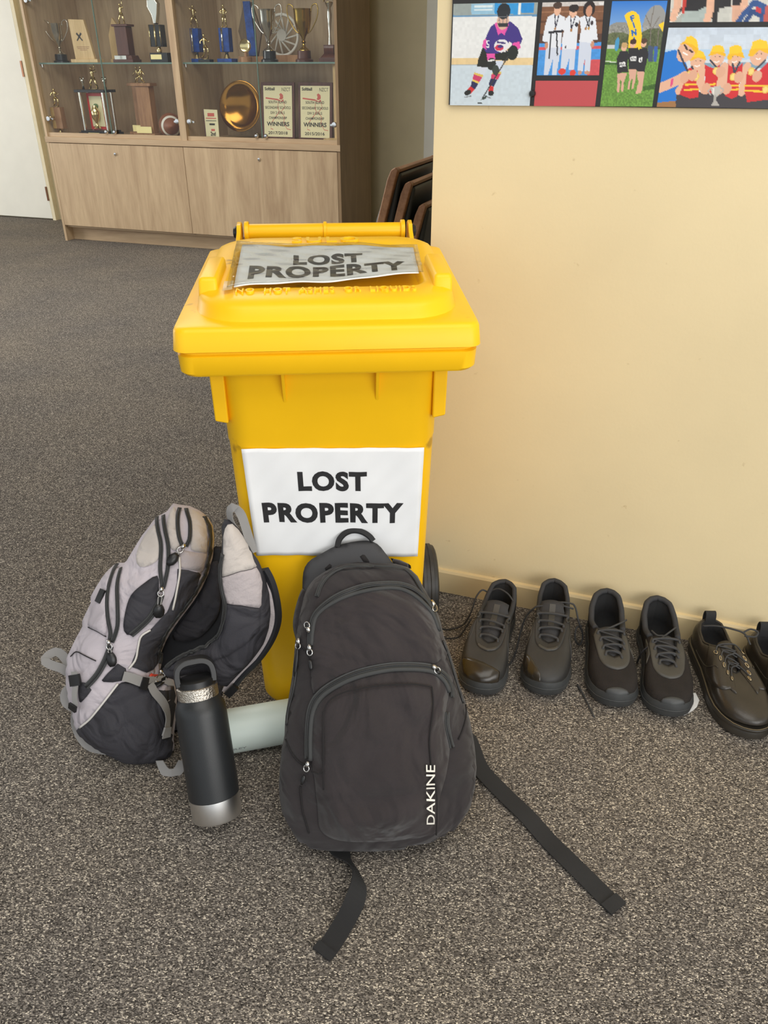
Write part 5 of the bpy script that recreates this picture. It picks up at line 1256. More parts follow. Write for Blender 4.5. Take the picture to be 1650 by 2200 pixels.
# wooden cricket award
t = trophy('wooden_plaque', 'pale wood award tablet with crossed bats mark on the glass shelf', -4.275, 0.16, SHZ)
MB().box((0, 0, 0.011), (0.235, 0.08, 0.022)).build('base', M['lightwood'], t, bevel=0.002)
tb = MB().loft([[(x, y, z) for x, z in ((-0.095, 0.022), (0.075, 0.022), (0.028, 0.27), (-0.105, 0.275))] for y in (-0.012, 0.012)]).build('tablet', M['lightwood'], t, bevel=0.0015)
for s in (-1, 1):
    q = MB(); a = s * 0.75
    q.prism([(-0.004, -0.035), (0.004, -0.035), (0.007, 0.03), (-0.007, 0.03)], (-0.03, -0.0125, 0.165), (math.cos(a), 0, math.sin(a)), (-math.sin(a), 0, math.cos(a)), 0, 0.0006); q.build('bat_mark', M['darkprint'], tb)
for k, w in ((0, 0.11), (1, 0.10), (2, 0.06)):
    MB().box((-0.012, -0.0124, 0.10 - k * 0.010), (w, 0.0006, 0.0035)).build('engraved_line', M['midwood'], tb)
t = trophy('wooden_plaque', 'angular pale wood award standing behind the crossed bats tablet', -4.10, 0.34, SHZ)
MB().box((0.02, 0, 0.012), (0.19, 0.07, 0.024)).build('base', M['lightwood'], t, bevel=0.002)
MB().loft([[(x, y, z) for x, z in ((-0.08, 0.024), (0.05, 0.024), (0.09, 0.13), (-0.03, 0.29), (-0.08, 0.18))] for y in (-0.011, 0.011)]).build('tablet', M['lightwood'], t, bevel=0.0015)
# mahogany column with batter
t = trophy('column_trophy', 'mahogany column trophy topped by a silver batter', -3.955, 0.20, SHZ)
b = MB(); frustum(b, 0, 0.02, 0.17, 0.11, 0.17, 0.11); frustum(b, 0.02, 0.045, 0.155, 0.10, 0.14, 0.09); b.build('plinth', M['darkwood'], t, bevel=0.002)
MB().box((-0.02, -0.0502, 0.030), (0.10, 0.006, 0.026)).build('name_plate', M['silver'], t)
MB().box((0.0, 0, 0.135), (0.10, 0.075, 0.18)).build('column', M['darkwood'], t, bevel=0.003)
MB().box((0, 0, 0.232), (0.135, 0.09, 0.014)).build('cap', M['darkwood'], t, bevel=0.002)
figurine(t, 0.125, 'bat', M['gold'], 0.243)
# black and gold column with silver top
t = trophy('column_trophy', 'black column trophy with gold trim and a silver fan top', -3.672, 0.20, SHZ)
MB().box((0.02, 0, 0.030), (0.145, 0.10, 0.06)).build('plinth', M['plinth'], t, bevel=0.002)
MB().box((0.0, -0.0505, 0.034), (0.09, 0.002, 0.03)).build('name_plate', M['goldplate'], t)
MB().lathe([(0.016, 0.06), (0.020, 0.075), (0.012, 0.095), (0.018, 0.098)], 16).build('stem', M['gold'], t, smooth=True)
co = MB().box((0, 0, 0.165), (0.10, 0.06, 0.135)).build('column', M['plinth'], t, bevel=0.002)
for x in (-0.045, 0.0, 0.042):
    q = MB(); q.tube([(x, -0.031, 0.10), (x, -0.031, 0.23)], 0.003 if x else 0.007, 8); q.build('gold_strip', M['gold'], co, smooth='all')
f = MB(); f.loft([[(x * s, -0.012 * (1 - abs(x) * 4), z) for x, z in ((-0.012, 0.235), (-0.03, 0.30), (-0.05, 0.36), (-0.03, 0.385), (0.02, 0.39), (0.045, 0.35), (0.03, 0.30), (0.012, 0.235))] if False else [(x, y, z) for x, z in ((-0.012, 0.235), (-0.022, 0.29), (-0.05, 0.34), (-0.045, 0.385), (0.02, 0.39), (0.042, 0.36), (0.03, 0.30), (0.012, 0.235))] for y in (-0.02, 0.02)]); f.build('fan_top', M['silver'], t, bevel=0.008)
t = trophy('silver_dish', 'silver dish standing on edge behind the black column trophy', -3.56, 0.34, SHZ, cat='dish')
q = MB(); q.lathe([(0.0, 0.004), (0.07, 0.002), (0.10, -0.008), (0.102, -0.006), (0.07, 0.006), (0.0, 0.008)], 28, (0, 0, 0.215), 'Y'); q.build('dish', M['silver'], t, smooth=True)
MB().box((0, 0.02, 0.06), (0.06, 0.05, 0.12)).build('stand', M['plinth'], t, bevel=0.003)
# ---- lower left bay
t = trophy('figure_trophy', 'small gold runner on a wooden block at the left end of the counter', -4.575, 0.09, CZ); t.scale = (1, 1, 0.82)
MB().lathe([(0.034, 0), (0.012, 0.05), (0.02, 0.062)], 12).build('foot', M['gold'], t, smooth=True)
MB().box((0.004, 0, 0.152), (0.085, 0.05, 0.18)).build('block', M['midwood'], t, bevel=0.002)
MB().box((-0.028, -0.0255, 0.152), (0.030, 0.002, 0.178)).build('engraved_strip', M['gold'], t)
figurine(t, 0.15, 'run', M['gold'], 0.247)
t = trophy('tower_trophy', 'large red and silver tower trophy with four posts and a batter on top', -4.30, 0.22, CZ); t.scale = (1, 1, 0.84)
b = MB(); frustum(b, 0, 0.03, 0.30, 0.16, 0.30, 0.16); frustum(b, 0.03, 0.045, 0.27, 0.14, 0.27, 0.14); b.build('plinth', M['plinth'], t, bevel=0.002)
MB().box((-0.01, -0.0805, 0.017), (0.10, 0.002, 0.02)).build('name_plate', M['goldplate'], t)
for x in (-0.105, 0.105):
    for y in (-0.05, 0.05):
        q = MB(); post(q, x, y, 0.045, 0.355, 0.012); q.build('post', M['silver'], t, smooth=True)
fr = MB().box((0, 0.0, 0.2), (0.155, 0.02, 0.30)).build('red_panel', M['redfoil'], t, bevel=0.002)
MB().box((0, -0.0115, 0.2), (0.115, 0.004, 0.25)).build('foil_panel', M['creamplate'], fr, bevel=0.002)
q = MB(); q.lathe([(0.03, 0.062), (0.012, 0.085), (0.01, 0.11), (0.03, 0.15), (0.034, 0.20), (0.02, 0.225), (0.012, 0.25)], 16, (0, -0.035, 0)); q.build('inner_cup', M['gold'], fr, smooth=True)
q = MB(); q.lathe([(0.0, -0.02), (0.02, -0.02), (0.02, -0.016), (0.0, -0.016)], 14, (0, 0, 0.245), 'Y'); q.build('green_disc', mat('green_enamel', srgb(96, 122, 66), 0.4), fr, smooth=True)
MB().box((0, 0, 0.366), (0.27, 0.15, 0.022)).build('deck', M['plinth'], t, bevel=0.002)
for x in (-0.10, 0.10):
    q = MB(); q.lathe([(0.010, 0.378), (0.008, 0.41), (0.016, 0.44), (0.020, 0.46)], 10, (x, 0, 0)); q.tube([(x - 0.008, 0, 0.44), (x - 0.018, 0, 0.475)], 0.006, 6); q.tube([(x + 0.008, 0, 0.44), (x + 0.014, 0, 0.478)], 0.006, 6); q.build('finial', M['silver'], t, smooth='all')
figurine(t, 0.175, 'bat', M['gold'], 0.384)
for k, (r, dn, label, pose, fl) in enumerate(((-3.985, 0.34, 'tall wooden block trophy with a gold fielder, the one farther back', 'dive', 1), (-3.855, 0.20, 'tall wooden block trophy with a gold diving player beside the football', 'dive', -1))):
    t = trophy('block_trophy', label, r, dn, CZ)
    MB().box((0, 0, 0.014), (0.19, 0.12, 0.028)).build('base', M['midwood'], t, bevel=0.002)
    MB().box((0, -0.052, 0.052), (0.13, 0.008, 0.044)).build('name_plate', M['goldplate'], t)
    MB().box((0.005, 0.015, 0.185), (0.115, 0.07, 0.315)).build('block', M['midwood'], t, bevel=0.003)
    MB().box((0.0, 0.015, 0.352), (0.17, 0.09, 0.020)).build('cap', M['midwood'], t, bevel=0.002)
    figurine(t, 0.105, pose, M['gold'], 0.366, flip=fl)
t = trophy('football', 'brown leather football with white stripes on the cabinet counter', -3.615, 0.14, CZ, cat='football')
fb = MB(); n = 20
prof = [(0.086 * math.sin(math.pi * k / n) ** 0.75, -0.14 + 0.28 * k / n) for k in range(1, n)]
fb.lathe([(0.002, -0.142)] + prof + [(0.002, 0.142)], 28, (0, 0, 0.0), 'Y'); 
th_ = math.radians(35); fb.v = [(x * math.cos(th_) - y * math.sin(th_), x * math.sin(th_) + y * math.cos(th_), z + 0.086) for x, y, z in fb.v]
ball = fb.build('ball', M['football'], t, smooth=True)
for y0 in (-0.075, 0.075):
    s = MB(); 
    rr = lambda y: 0.0868 * math.sin(math.pi * (y + 0.14) / 0.28) ** 0.75
    s.lathe([(rr(y), y) for y in np.linspace(y0 - 0.011, y0 + 0.011, 4)], 28, (0, 0, 0), 'Y', cap=False)
    s.v = [(x * math.cos(th_) - y * math.sin(th_), x * math.sin(th_) + y * math.cos(th_), z + 0.086) for x, y, z in s.v]; s.build('stripe', M['whitepaint'], ball, smooth=True)
t = trophy('black_stand', 'narrow black stand behind the football', -3.545, 0.42, CZ, cat='stand')
MB().box((0, 0, 0.12), (0.05, 0.04, 0.24)).build('post', M['plinth'], t, bevel=0.002); MB().box((0, 0, 0.006), (0.10, 0.08, 0.012)).build('foot', M['plinth'], t, bevel=0.002)
# ---- right bay, glass shelf
for r, lab, pose, fl in ((-3.375, 'blue column trophy with a gold throwing figure, next to the divider', 'throw', 1), (-3.135, 'blue column trophy with a gold fielder, second one from the divider', 'stand', 1)):
    t = trophy('column_trophy', lab, r, 0.22, SHZ)
    MB().box((0.0, 0, 0.011), (0.115, 0.09, 0.022)).build('plinth', M['blue'], t, bevel=0.002)
    MB().lathe([(0.026, 0.022), (0.01, 0.055), (0.014, 0.062)], 12).build('foot', M['gold'], t, smooth=True)
    MB().box((0, 0, 0.135), (0.078, 0.055, 0.145)).build('column', M['blue'], t, bevel=0.003)
    q = MB(); q.tube([(-0.012, -0.029, 0.065), (-0.012, -0.029, 0.205)], 0.008, 8); q.build('chain_strip', M['silver'], t, smooth='all')
    figurine(t, 0.135, pose, M['gold'], 0.212, flip=fl)
t = trophy('figure_trophy', 'small gold figure trophy between the two blue columns', -3.262, 0.14, SHZ)
MB().box((0, 0, 0.009), (0.09, 0.06, 0.018)).build('plinth', M['plinth'], t, bevel=0.002)
figurine(t, 0.15, 'run', M['gold'], 0.022)
t = trophy('shield_trophy', 'tall diamond shaped wooden shield trophy with a blue centre strip', -2.985, 0.30, SHZ)
MB().box((0.03, 0, 0.018), (0.22, 0.09, 0.036)).build('base', M['midwood'], t, bevel=0.002)
MB().loft([[(x, y, z) for x, z in ((-0.045, 0.036), (0.05, 0.036), (0.09, 0.18), (0.03, 0.36), (-0.03, 0.36), (-0.09, 0.19))] for y in (0.0, 0.02)]).build('shield', wood_material('shield_wood', srgb(92, 74, 54), srgb(118, 96, 70), 0.4, 3.0), t, bevel=0.002)
MB().loft([[(x, y, z) for x, z in ((-0.012, 0.04), (0.05, 0.04), (0.022, 0.365), (-0.032, 0.365))] for y in (-0.012, 0.0)]).build('centre_strip', M['blue'], t, bevel=0.001)
t = trophy('medallion_trophy', 'small gold medallion on a stem in front of the blue striped shield', -2.955, 0.16, SHZ)
MB().lathe([(0.04, 0.0), (0.04, 0.03), (0.012, 0.034), (0.01, 0.06)], 14).build('foot', M['midwood'], t, smooth=True)
q = MB(); q.lathe([(0.0, -0.006), (0.030, -0.006), (0.036, -0.009), (0.042, -0.005), (0.042, 0.005), (0.0, 0.006)], 20, (0, 0, 0.098), 'Y'); q.build('medallion', M['gold'], t, smooth=True)
cup('trophy_cup', 'tall dark silver two-handled cup in front of the spoked disc', -2.783, 0.18, SHZ, 0.335, 0.22, M['silver'], M['plinth'], bowl=0.52)
t = trophy('spoked_disc', 'white spoked disc on a wooden base behind the dark silver cup', -2.765, 0.36, SHZ)
MB().box((0.02, 0, 0.022), (0.30, 0.08, 0.044)).build('base', M['midwood'], t, bevel=0.002)
q = MB(); q.tube([(0.123 * math.cos(a), 0, 0.165 + 0.123 * math.sin(a)) for a in np.linspace(0, 2 * math.pi, 41)[:-1]], 0.010, 8, closed=True); q.build('rim', M['whitepaint'], t, smooth='all')
for k in range(12):
    a = 2 * math.pi * k / 12; q = MB(); q.tube([(0.03 * math.cos(a - .9), 0, 0.165 + 0.03 * math.sin(a - .9)), (0.12 * math.cos(a), 0, 0.165 + 0.12 * math.sin(a))], 0.0065, 6); q.build('spoke', M['whitepaint'], t, smooth='all')
q = MB(); q.lathe([(0.0, -0.008), (0.036, -0.008), (0.036, 0.008), (0.0, 0.008)], 18, (0, 0, 0.165), 'Y'); q.build('hub', M['whitepaint'], t, smooth=True)
cup('trophy_cup', 'tall gold two-handled cup on mahogany plinth at the right of the shelf', -2.530, 0.20, SHZ, 0.335, 0.225, mat('antique_gold', srgb(196, 164, 84), 0.2, 1.0, var=0.08), M['darkwood'], bowl=0.54)
t = trophy('figure_trophy', 'tall silver figure trophy on a dark plinth at the right end of the shelf', -2.345, 0.22, SHZ)
b = MB(); frustum(b, 0, 0.022, 0.13, 0.10, 0.13, 0.10); frustum(b, 0.022, 0.05, 0.12, 0.09, 0.07, 0.06); frustum(b, 0.05, 0.10, 0.07, 0.06, 0.075, 0.06); b.build('plinth', M['darkwood'], t, bevel=0.002)
q = MB(); q.lathe([(0.012, 0.10), (0.007, 0.16), (0.012, 0.22), (0.018, 0.27), (0.012, 0.31), (0.03, 0.34)], 12); q.build('stem', M['silver'], t, smooth=True)
figurine(t, 0.16, 'throw', M['gold'], 0.345)
# ---- lower right bay
t = trophy('cream_plaque', 'small cream second place plaque leaning beside the bronze plate', -3.245, 0.10, CZ, cat='plaque')
pq = MB().loft([[(x, y + 0.1 * z, z) for x, z in ((-0.048, 0.0), (0.058, 0.004), (0.050, 0.197), (-0.060, 0.20))] for y in (-0.008, 0.0)]).build('plate', M['creamplate'], t, bevel=0.001)
MB().loft([[(x, y + 0.1 * z, z) for x, z in ((-0.060, 0.0), (-0.046, 0.0), (-0.058, 0.20), (-0.070, 0.20))] for y in (-0.004, 0.006)]).build('wood_edge', M['darkwood'], t)
tl = np.array([0, 0.0995, 0.995])
lettering('printed_lettering', '2nd', (-0.010, -0.0085, 0.030), (1, 0, 0), tl, 0.040, 0.026, M['darkprint'], pq, bold=0.02)
for x0, z0, w, h, mm in ((-0.045, 0.140, 0.085, 0.006, 'redprint'), (-0.03, 0.155, 0.055, 0.022, 'redprint'), (-0.045, 0.125, 0.085, 0.004, 'darkprint'), (-0.018, 0.098, 0.045, 0.012, 'darkprint'), (-0.005, 0.060, 0.03, 0.014, 'redprint')):
    MB().prism([(0, 0), (w, 0), (w, h), (0, h)], np.array((x0, -0.0083, 0)) + tl * z0, (1, 0, 0), tl, 0, 0.0004).build('printed_mark', M[mm], pq)
t = trophy('bronze_plate', 'large round bronze plate standing on a clear stand', -3.085, 0.26, CZ, cat='plate')
q = MB(); q.lathe([(0.0, 0.012), (0.115, 0.012), (0.125, 0.004), (0.16, -0.008), (0.168, -0.006), (0.168, 0.0), (0.13, 0.012), (0.12, 0.02), (0.0, 0.02)], 40, (0, 0, 0), 'Y')
ta = 0.16; q.v = [(x, y * math.cos(ta) + z * math.sin(ta), -y * math.sin(ta) + z * math.cos(ta) + 0.215) for x, y, z in q.v]; q.build('plate', M['bronze'], t, smooth=True)
MB().loft([[(x, y, z) for y, z in ((-0.07, 0.0), (0.07, 0.0), (0.03, 0.06), (-0.02, 0.05))] for x in (-0.09, 0.09)]).build('clear_stand', M['acrylic'], t)
def plaque(r, label, years):
    t = trophy('softball_plaque', label, r, 0.22, CZ, cat='plaque')
    lean = 0.10; tl = np.array([0, lean, 1.0]) / math.hypot(lean, 1)
    U = np.array([1.0, 0, 0]); nf = np.cross(U, tl)
    bd = MB().prism([(-0.130, 0.0), (0.130, 0.0), (0.130, 0.372), (-0.130, 0.372)], (0, 0, 0.002), U, tl, -0.016, 0.0).build('board', M['darkwood'], t, bevel=0.002)
    pn = MB().prism([(-0.112, 0.022), (0.112, 0.022), (0.112, 0.350), (-0.112, 0.350)], (0, 0, 0.002), U, tl, 0.0, 0.002).build('panel', M['creamplate'], t)
    def pr(poly, mm, th=0.0005, lift=0.0021): return MB().prism(poly, np.array((0, 0, 0.002)) + nf * lift, U, tl, 0, th).build('printed_figure', M[mm], pn)
    # red batter drawn over the middle
    def stroke(pts, w): 
        P = np.array(pts); d = np.diff(P, axis=0); 
        a = []; b = []
        for i in range(len(P)):
            dd = d[min(i, len(d) - 1)]; nn = np.array([-dd[1], dd[0]]) / (np.linalg.norm(dd) + 1e-9) * w / 2; a.append(tuple(P[i] + nn)); b.append(tuple(P[i] - nn))
        return a + b[::-1]
    mb = MB(); o = np.array((0, 0, 0.002)) + nf * 0.0021
    for poly in (stroke([(-0.095, 0.272), (0.0, 0.262)], 0.009), stroke([(0.0, 0.262), (0.03, 0.250), (0.045, 0.262)], 0.008), [(0.012, 0.265), (0.030, 0.262), (0.044, 0.272), (0.042, 0.292), (0.026, 0.304), (0.014, 0.296), (0.02, 0.28)],
                 stroke([(0.005, 0.25), (0.0, 0.21), (0.012, 0.185)], 0.0035), stroke([(0.045, 0.255), (0.055, 0.215), (0.03, 0.19)], 0.0035), stroke([(0.012, 0.185), (-0.03, 0.14), (-0.055, 0.11), (-0.06, 0.075), (-0.04, 0.07)], 0.004),
                 stroke([(0.02, 0.19), (0.05, 0.155), (0.045, 0.115), (0.07, 0.075), (0.10, 0.07)], 0.004)):
        mb.prism(poly, o, U, tl, 0, 0.0004)
    mb.build('printed_figure', M['redprint'], pn)
    for s, x0, z0, w, h, bo_ in (('Softball', -0.100, 0.320, 0.078, 0.020, 0.03), ('NZCT', 0.034, 0.316, 0.066, 0.022, -0.005), ('SOUTH ISLAND', -0.072, 0.238, 0.142, 0.017, 0.01), ('SECONDARY SCHOOLS', -0.100, 0.203, 0.20, 0.017, 0.01), ('DIV 2 GIRLS', -0.058, 0.170, 0.112, 0.017, 0.01),
                                ('CHAMPIONSHIP', -0.072, 0.137, 0.142, 0.017, 0.01), ('WINNERS', -0.090, 0.092, 0.178, 0.028, 0.03), (years, -0.080, 0.038, 0.154, 0.020, 0.015)):
        lettering('printed_lettering', s, np.array((0, 0, 0.002)) + U * x0 + tl * z0 + nf * 0.0022, U, tl, w, h, M['darkprint'], pn, bold=bo_, depth=0.0006)
    ft = MB().box((0.0, 0.10, 0.03), (0.03, 0.09, 0.06)).build('easel_foot', M['darkwood'], t)
plaque(-2.772, 'framed red batter plaque with years 2017/2018, next to the bronze plate', '2017/2018')
plaque(-2.482, 'framed red batter plaque with years 2015/2016, beside the pale wood upright', '2015/2016')
t = trophy('wooden_upright', 'upright pale wood trophy with a small base at the right end of the counter', -2.300, 0.20, CZ)
MB().box((-0.02, -0.02, 0.013), (0.12, 0.10, 0.026)).build('base', M['lightwood'], t, bevel=0.002)
MB().box((0, 0.02, 0.25), (0.055, 0.02, 0.46)).build('board', M['lightwood'], t, bevel=0.002)
for k in range(5): MB().lathe([(0.004, 0.007), (0.004, 0.0085)], 8, (0.01, 0.0, 0.10 + 0.08 * k), 'Y').build('peg_hole', M['darkprint'], t)

# ------------------------------------------------------------------ stacked wooden chairs behind the wall end
def make_chair(label, base):
    """x = facing, y = width, z up; low easy chair with reclined back, black vinyl pads"""
    c = thing('stacking_chair', label, 'chair', base, math.atan2(-RX[1], -RX[0]), 'stacked wooden chairs behind the cream wall')
    Wd = 0.62
    rc = math.tan(math.radians(15))
    for y in (0.0, -(Wd - 0.034)):
        s = MB(); P = [(-0.0, 0.20), (0.036, 0.20), (0.036 - rc * 0.30, 0.66), (0.030 - rc * 0.345, 0.70), (0.012 - rc * 0.355, 0.712), (-0.006 - rc * 0.34, 0.70), (-0.004 - rc * 0.30, 0.66)]
        P = [(x + (rc * 0.16 if z < 0.3 else 0), z) for x, z in P]
        s.loft([[(x, y - q, z) for x, z in P] for q in (0.0, 0.034)]); s.build('back_post', M['chair_wood'], c, bevel=0.006)
        MB().box((0.255, y - 0.017, 0.225), (0.43, 0.034, 0.05)).build('seat_rail', M['chair_wood'], c, bevel=0.005)
        for x, lean, zt in ((0.06, -0.05, 0.21), (0.40, 0.02, 0.21)):
            l = MB().loft([[(x + dx + k * lean, y - 0.017 + dy, z) for dx, dy in ((-0.018, -0.015), (0.018, -0.015), (0.018, 0.015), (-0.018, 0.015))] for k, z in ((1, 0.0), (0, zt))]); l.build('leg', M['chair_wood'], c, bevel=0.004)
    tr_ = MB(); tr_.loft([[(x - rc * (z - 0.36), -y, z) for x, z in ((-0.006, 0.688), (0.034, 0.688), (0.030, 0.702), (0.012, 0.709), (-0.006, 0.702))] for y in (0.034, Wd - 0.034)]); tr_.build('top_rail', M['chair_wood'], c, bevel=0.003)
    pd = MB(); pd.loft([[(x - rc * (z - 0.36), -y, z) for x, z in ((-0.020, 0.26), (0.040, 0.26), (0.056, 0.48), (0.040, 0.686), (-0.014, 0.686), (-0.030, 0.48))] for y in (0.038, Wd - 0.038)]); pd.build('back_pad', M['vinyl'], c, bevel=0.014)
    MB().box((0.265, -Wd / 2, 0.275), (0.42, Wd - 0.07, 0.06)).build('seat_pad', M['vinyl'], c, bevel=0.02)
    return c
make_chair('topmost wooden chair with black vinyl pads in the stack behind the cream wall', (-0.0300, 3.7245, 0.1450))
make_chair('middle wooden chair of the stack, between the other two', (0.0310, 3.7145, 0.0900))
make_chair('lowest wooden chair of the stack, closest to the cream wall', (0.0950, 3.7045, 0.0000))


# ------------------------------------------------------------------ photo board on the cream wall
M['print'] = print_material()
M['board_black'] = mat('black_board', srgb(38, 37, 36), 0.35, var=0.05)
PN = WALL_N - 0.009                       # front face of the board
BR0, BR1, BZ0, BZ1 = -0.4464, 0.1702, 1.1680, 1.62
board = thing('photo_board', 'black photo board with sports team pictures fixed on the cream wall', 'board', room(BR0, WALL_N - 0.004, BZ0), -YAW)
MB().box(((BR1 - BR0) / 2, 0.0, (BZ1 - BZ0) / 2), (BR1 - BR0, 0.008, BZ1 - BZ0)).build('backing', M['board_black'], board, bevel=0.001)
class Canvas:
    """flat print: colours painted on the vertices of a fine grid, in wall coordinates (r, z)"""
    def __init__(self, quad, bg, res=0.0012):
        self.q = [np.array(p) for p in quad]            # upper left, upper right, lower right, lower left
        w = np.linalg.norm(self.q[1] - self.q[0]); h = np.linalg.norm(self.q[3] - self.q[0])
        self.nx, self.ny = int(w / res) + 2, int(h / res) + 2
        U, V = np.meshgrid(np.linspace(0, 1, self.nx), np.linspace(0, 1, self.ny))
        a, b, c, d_ = self.q; U_, V_ = U[..., None], V[..., None]
        self.P = a * (1 - U_) * (1 - V_) + b * U_ * (1 - V_) + c * U_ * V_ + d_ * (1 - U_) * V_
        self.pts = self.P.reshape(-1, 2); self.V = V.ravel(); self.U = U.ravel()
        self.C = np.tile(np.array(srgb(*bg)[:3]), (len(self.pts), 1))
    def poly(self, pts, col, soft=0.0):
        m = inside(pts, self.pts); self.C[m] = srgb(*col)[:3]
    def ell(self, c, rx, rz, col, rot=0.0):
        d = self.pts - np.array(c); k, s = math.cos(rot), math.sin(rot)
        m = ((d[:, 0] * k + d[:, 1] * s) / rx) ** 2 + ((-d[:, 0] * s + d[:, 1] * k) / rz) ** 2 < 1; self.C[m] = srgb(*col)[:3]
    def line(self, pts, w, col):
        P = np.array(pts); D = np.full(len(self.pts), 9.0)
        for a, b in zip(P[:-1], P[1:]):
            ab = b - a; t = np.clip(((self.pts - a) @ ab) / (ab @ ab + 1e-12), 0, 1)
            D = np.minimum(D, np.linalg.norm(self.pts - a - t[:, None] * ab, axis=1))
        self.C[D < w / 2] = srgb(*col)[:3]
    def mottle(self, amount, where=None, k=1):
        n = RNG.rand(self.ny // k + 2, self.nx // k + 2); n = np.kron(n, np.ones((k, k)))[:self.ny, :self.nx].ravel()
        f = 1 + amount * (n - 0.5) * 2
        m = np.ones(len(f), bool) if where is None else where
        self.C[m] *= f[m, None]
    def build(self, name, label=None):
        o0 = np.array([BR0, BZ0]); k = self.nx
        vs = [(p[0] - o0[0], -0.0044, p[1] - o0[1]) for p in self.pts]
        J, I = np.meshgrid(np.arange(self.ny - 1), np.arange(self.nx - 1), indexing='ij'); a = (J * k + I).ravel()
        fs = np.stack([a, a + k, a + k + 1, a + 1], 1)
        me = bpy.data.meshes.new(name); me.from_pydata(vs, [], fs.tolist())
        at = me.color_attributes.new('ink', 'FLOAT_COLOR', 'POINT')
        at.data.foreach_set('color', np.hstack([np.clip(self.C, 0, 1), np.ones((len(vs), 1))]).astype(np.float32).ravel())
        me.materials.append(M['print'])
        o = bpy.data.objects.new(name, me); COL.objects.link(o); o.parent = board
        if label: o['label'] = label
        return o
SK, SK2 = (226, 178, 150), (200, 146, 118)
U3 = 0.00022 * 0.97          # metres per zoomed pixel, for radii
# ice hockey player
c = Canvas([(-0.4437, 1.3358), (-0.2855, 1.3351), (-0.2855, 1.1681), (-0.4434, 1.1673)], (226, 228, 228))
c.poly([(-0.4468, 1.3387), (-0.2835, 1.3369), (-0.2842, 1.3152), (-0.4459, 1.3175)], (150, 160, 158))
c.poly([(-0.4097, 1.3356), (-0.3656, 1.3355), (-0.3644, 1.3181), (-0.4087, 1.3185)], (148, 190, 214)); c.poly([(-0.4037, 1.3331), (-0.3692, 1.3327), (-0.3690, 1.3292), (-0.4035, 1.3296)], (214, 228, 232)); c.poly([(-0.4034, 1.3267), (-0.3688, 1.3264), (-0.3686, 1.3237), (-0.4032, 1.3240)], (214, 228, 232))
c.poly([(-0.3656, 1.3355), (-0.3204, 1.3349), (-0.3189, 1.3173), (-0.3644, 1.3181)], (52, 150, 214)); c.poly([(-0.3166, 1.3348), (-0.2925, 1.3346), (-0.2920, 1.3192), (-0.3153, 1.3191)], (40, 140, 210)); c.poly([(-0.3213, 1.3349), (-0.3163, 1.3348), (-0.3155, 1.3173), (-0.3204, 1.3173)], (226, 230, 228))
c.line([(-0.4458, 1.3165), (-0.2814, 1.3151)], 0.0028, (96, 146, 186))
c.poly([(-0.4489, 1.2484), (-0.2823, 1.2475), (-0.2812, 1.2363), (-0.4484, 1.2365)], (226, 200, 150))
c.poly([(-0.4524, 1.2365), (-0.2812, 1.2363), (-0.2745, 1.1653), (-0.4494, 1.1631)], (198, 212, 222)); c.line([(-0.4484, 1.2363), (-0.2812, 1.2361)], 0.001, (160, 170, 178))
c.mottle(0.05, k=4)
c.poly([(-0.3900, 1.2339), (-0.3717, 1.2327), (-0.3781, 1.2186), (-0.3957, 1.2228)], (206, 214, 226)); c.poly([(-0.3970, 1.2242), (-0.3792, 1.2195), (-0.3809, 1.2157), (-0.3984, 1.2203)], (216, 186, 92)); c.poly([(-0.3984, 1.2208), (-0.3809, 1.2160), (-0.3868, 1.2071), (-0.4003, 1.2122)], (200, 62, 104)); c.poly([(-0.3997, 1.2126), (-0.3868, 1.2078), (-0.3882, 1.2047), (-0.4014, 1.2098)], (226, 196, 90)); c.poly([(-0.4014, 1.2098), (-0.3882, 1.2050), (-0.3941, 1.1950), (-0.4033, 1.2001)], (44, 44, 84))
c.poly([(-0.4037, 1.2005), (-0.3945, 1.1953), (-0.4029, 1.1866), (-0.4121, 1.1921)], (206, 48, 48)); c.ell([(-0.4084, 1.1897)][0], 32 * U3, 22 * U3, (36, 38, 36), 0.3); c.line([(-0.4148, 1.1815), (-0.4011, 1.1839)], 0.0016, (120, 126, 130))
c.poly([(-0.3620, 1.2431), (-0.3425, 1.2430), (-0.3444, 1.2243), (-0.3640, 1.2236)], (204, 214, 230)); c.poly([(-0.3617, 1.2242), (-0.3444, 1.2253), (-0.3453, 1.2212), (-0.3630, 1.2202)], (216, 190, 96)); c.poly([(-0.3634, 1.2212), (-0.3453, 1.2216), (-0.3498, 1.2127), (-0.3645, 1.2135)], (202, 60, 100)); c.poly([(-0.3649, 1.2140), (-0.3510, 1.2124), (-0.3576, 1.2004), (-0.3681, 1.2027)], (40, 42, 82)); c.poly([(-0.3664, 1.2014), (-0.3576, 1.2007), (-0.3577, 1.1900), (-0.3673, 1.1912)], (208, 44, 46)); c.ell([(-0.3622, 1.1890)][0], 26 * U3, 22 * U3, (36, 38, 36)); c.line([(-0.3688, 1.1825), (-0.3626, 1.1806)], 0.0016, (120, 126, 130))
c.poly([(-0.3840, 1.2648), (-0.3916, 1.2431), (-0.3924, 1.2339), (-0.3721, 1.2320), (-0.3621, 1.2447), (-0.3337, 1.2433), (-0.3302, 1.2595), (-0.3599, 1.2547)], (38, 40, 34))
c.poly([(-0.3578, 1.3065), (-0.3698, 1.2989), (-0.3771, 1.2844), (-0.3842, 1.2673), (-0.3760, 1.2565), (-0.3589, 1.2547), (-0.3350, 1.2595), (-0.3159, 1.2602), (-0.3087, 1.2781), (-0.3185, 1.2959), (-0.3326, 1.3056)], (66, 50, 130))
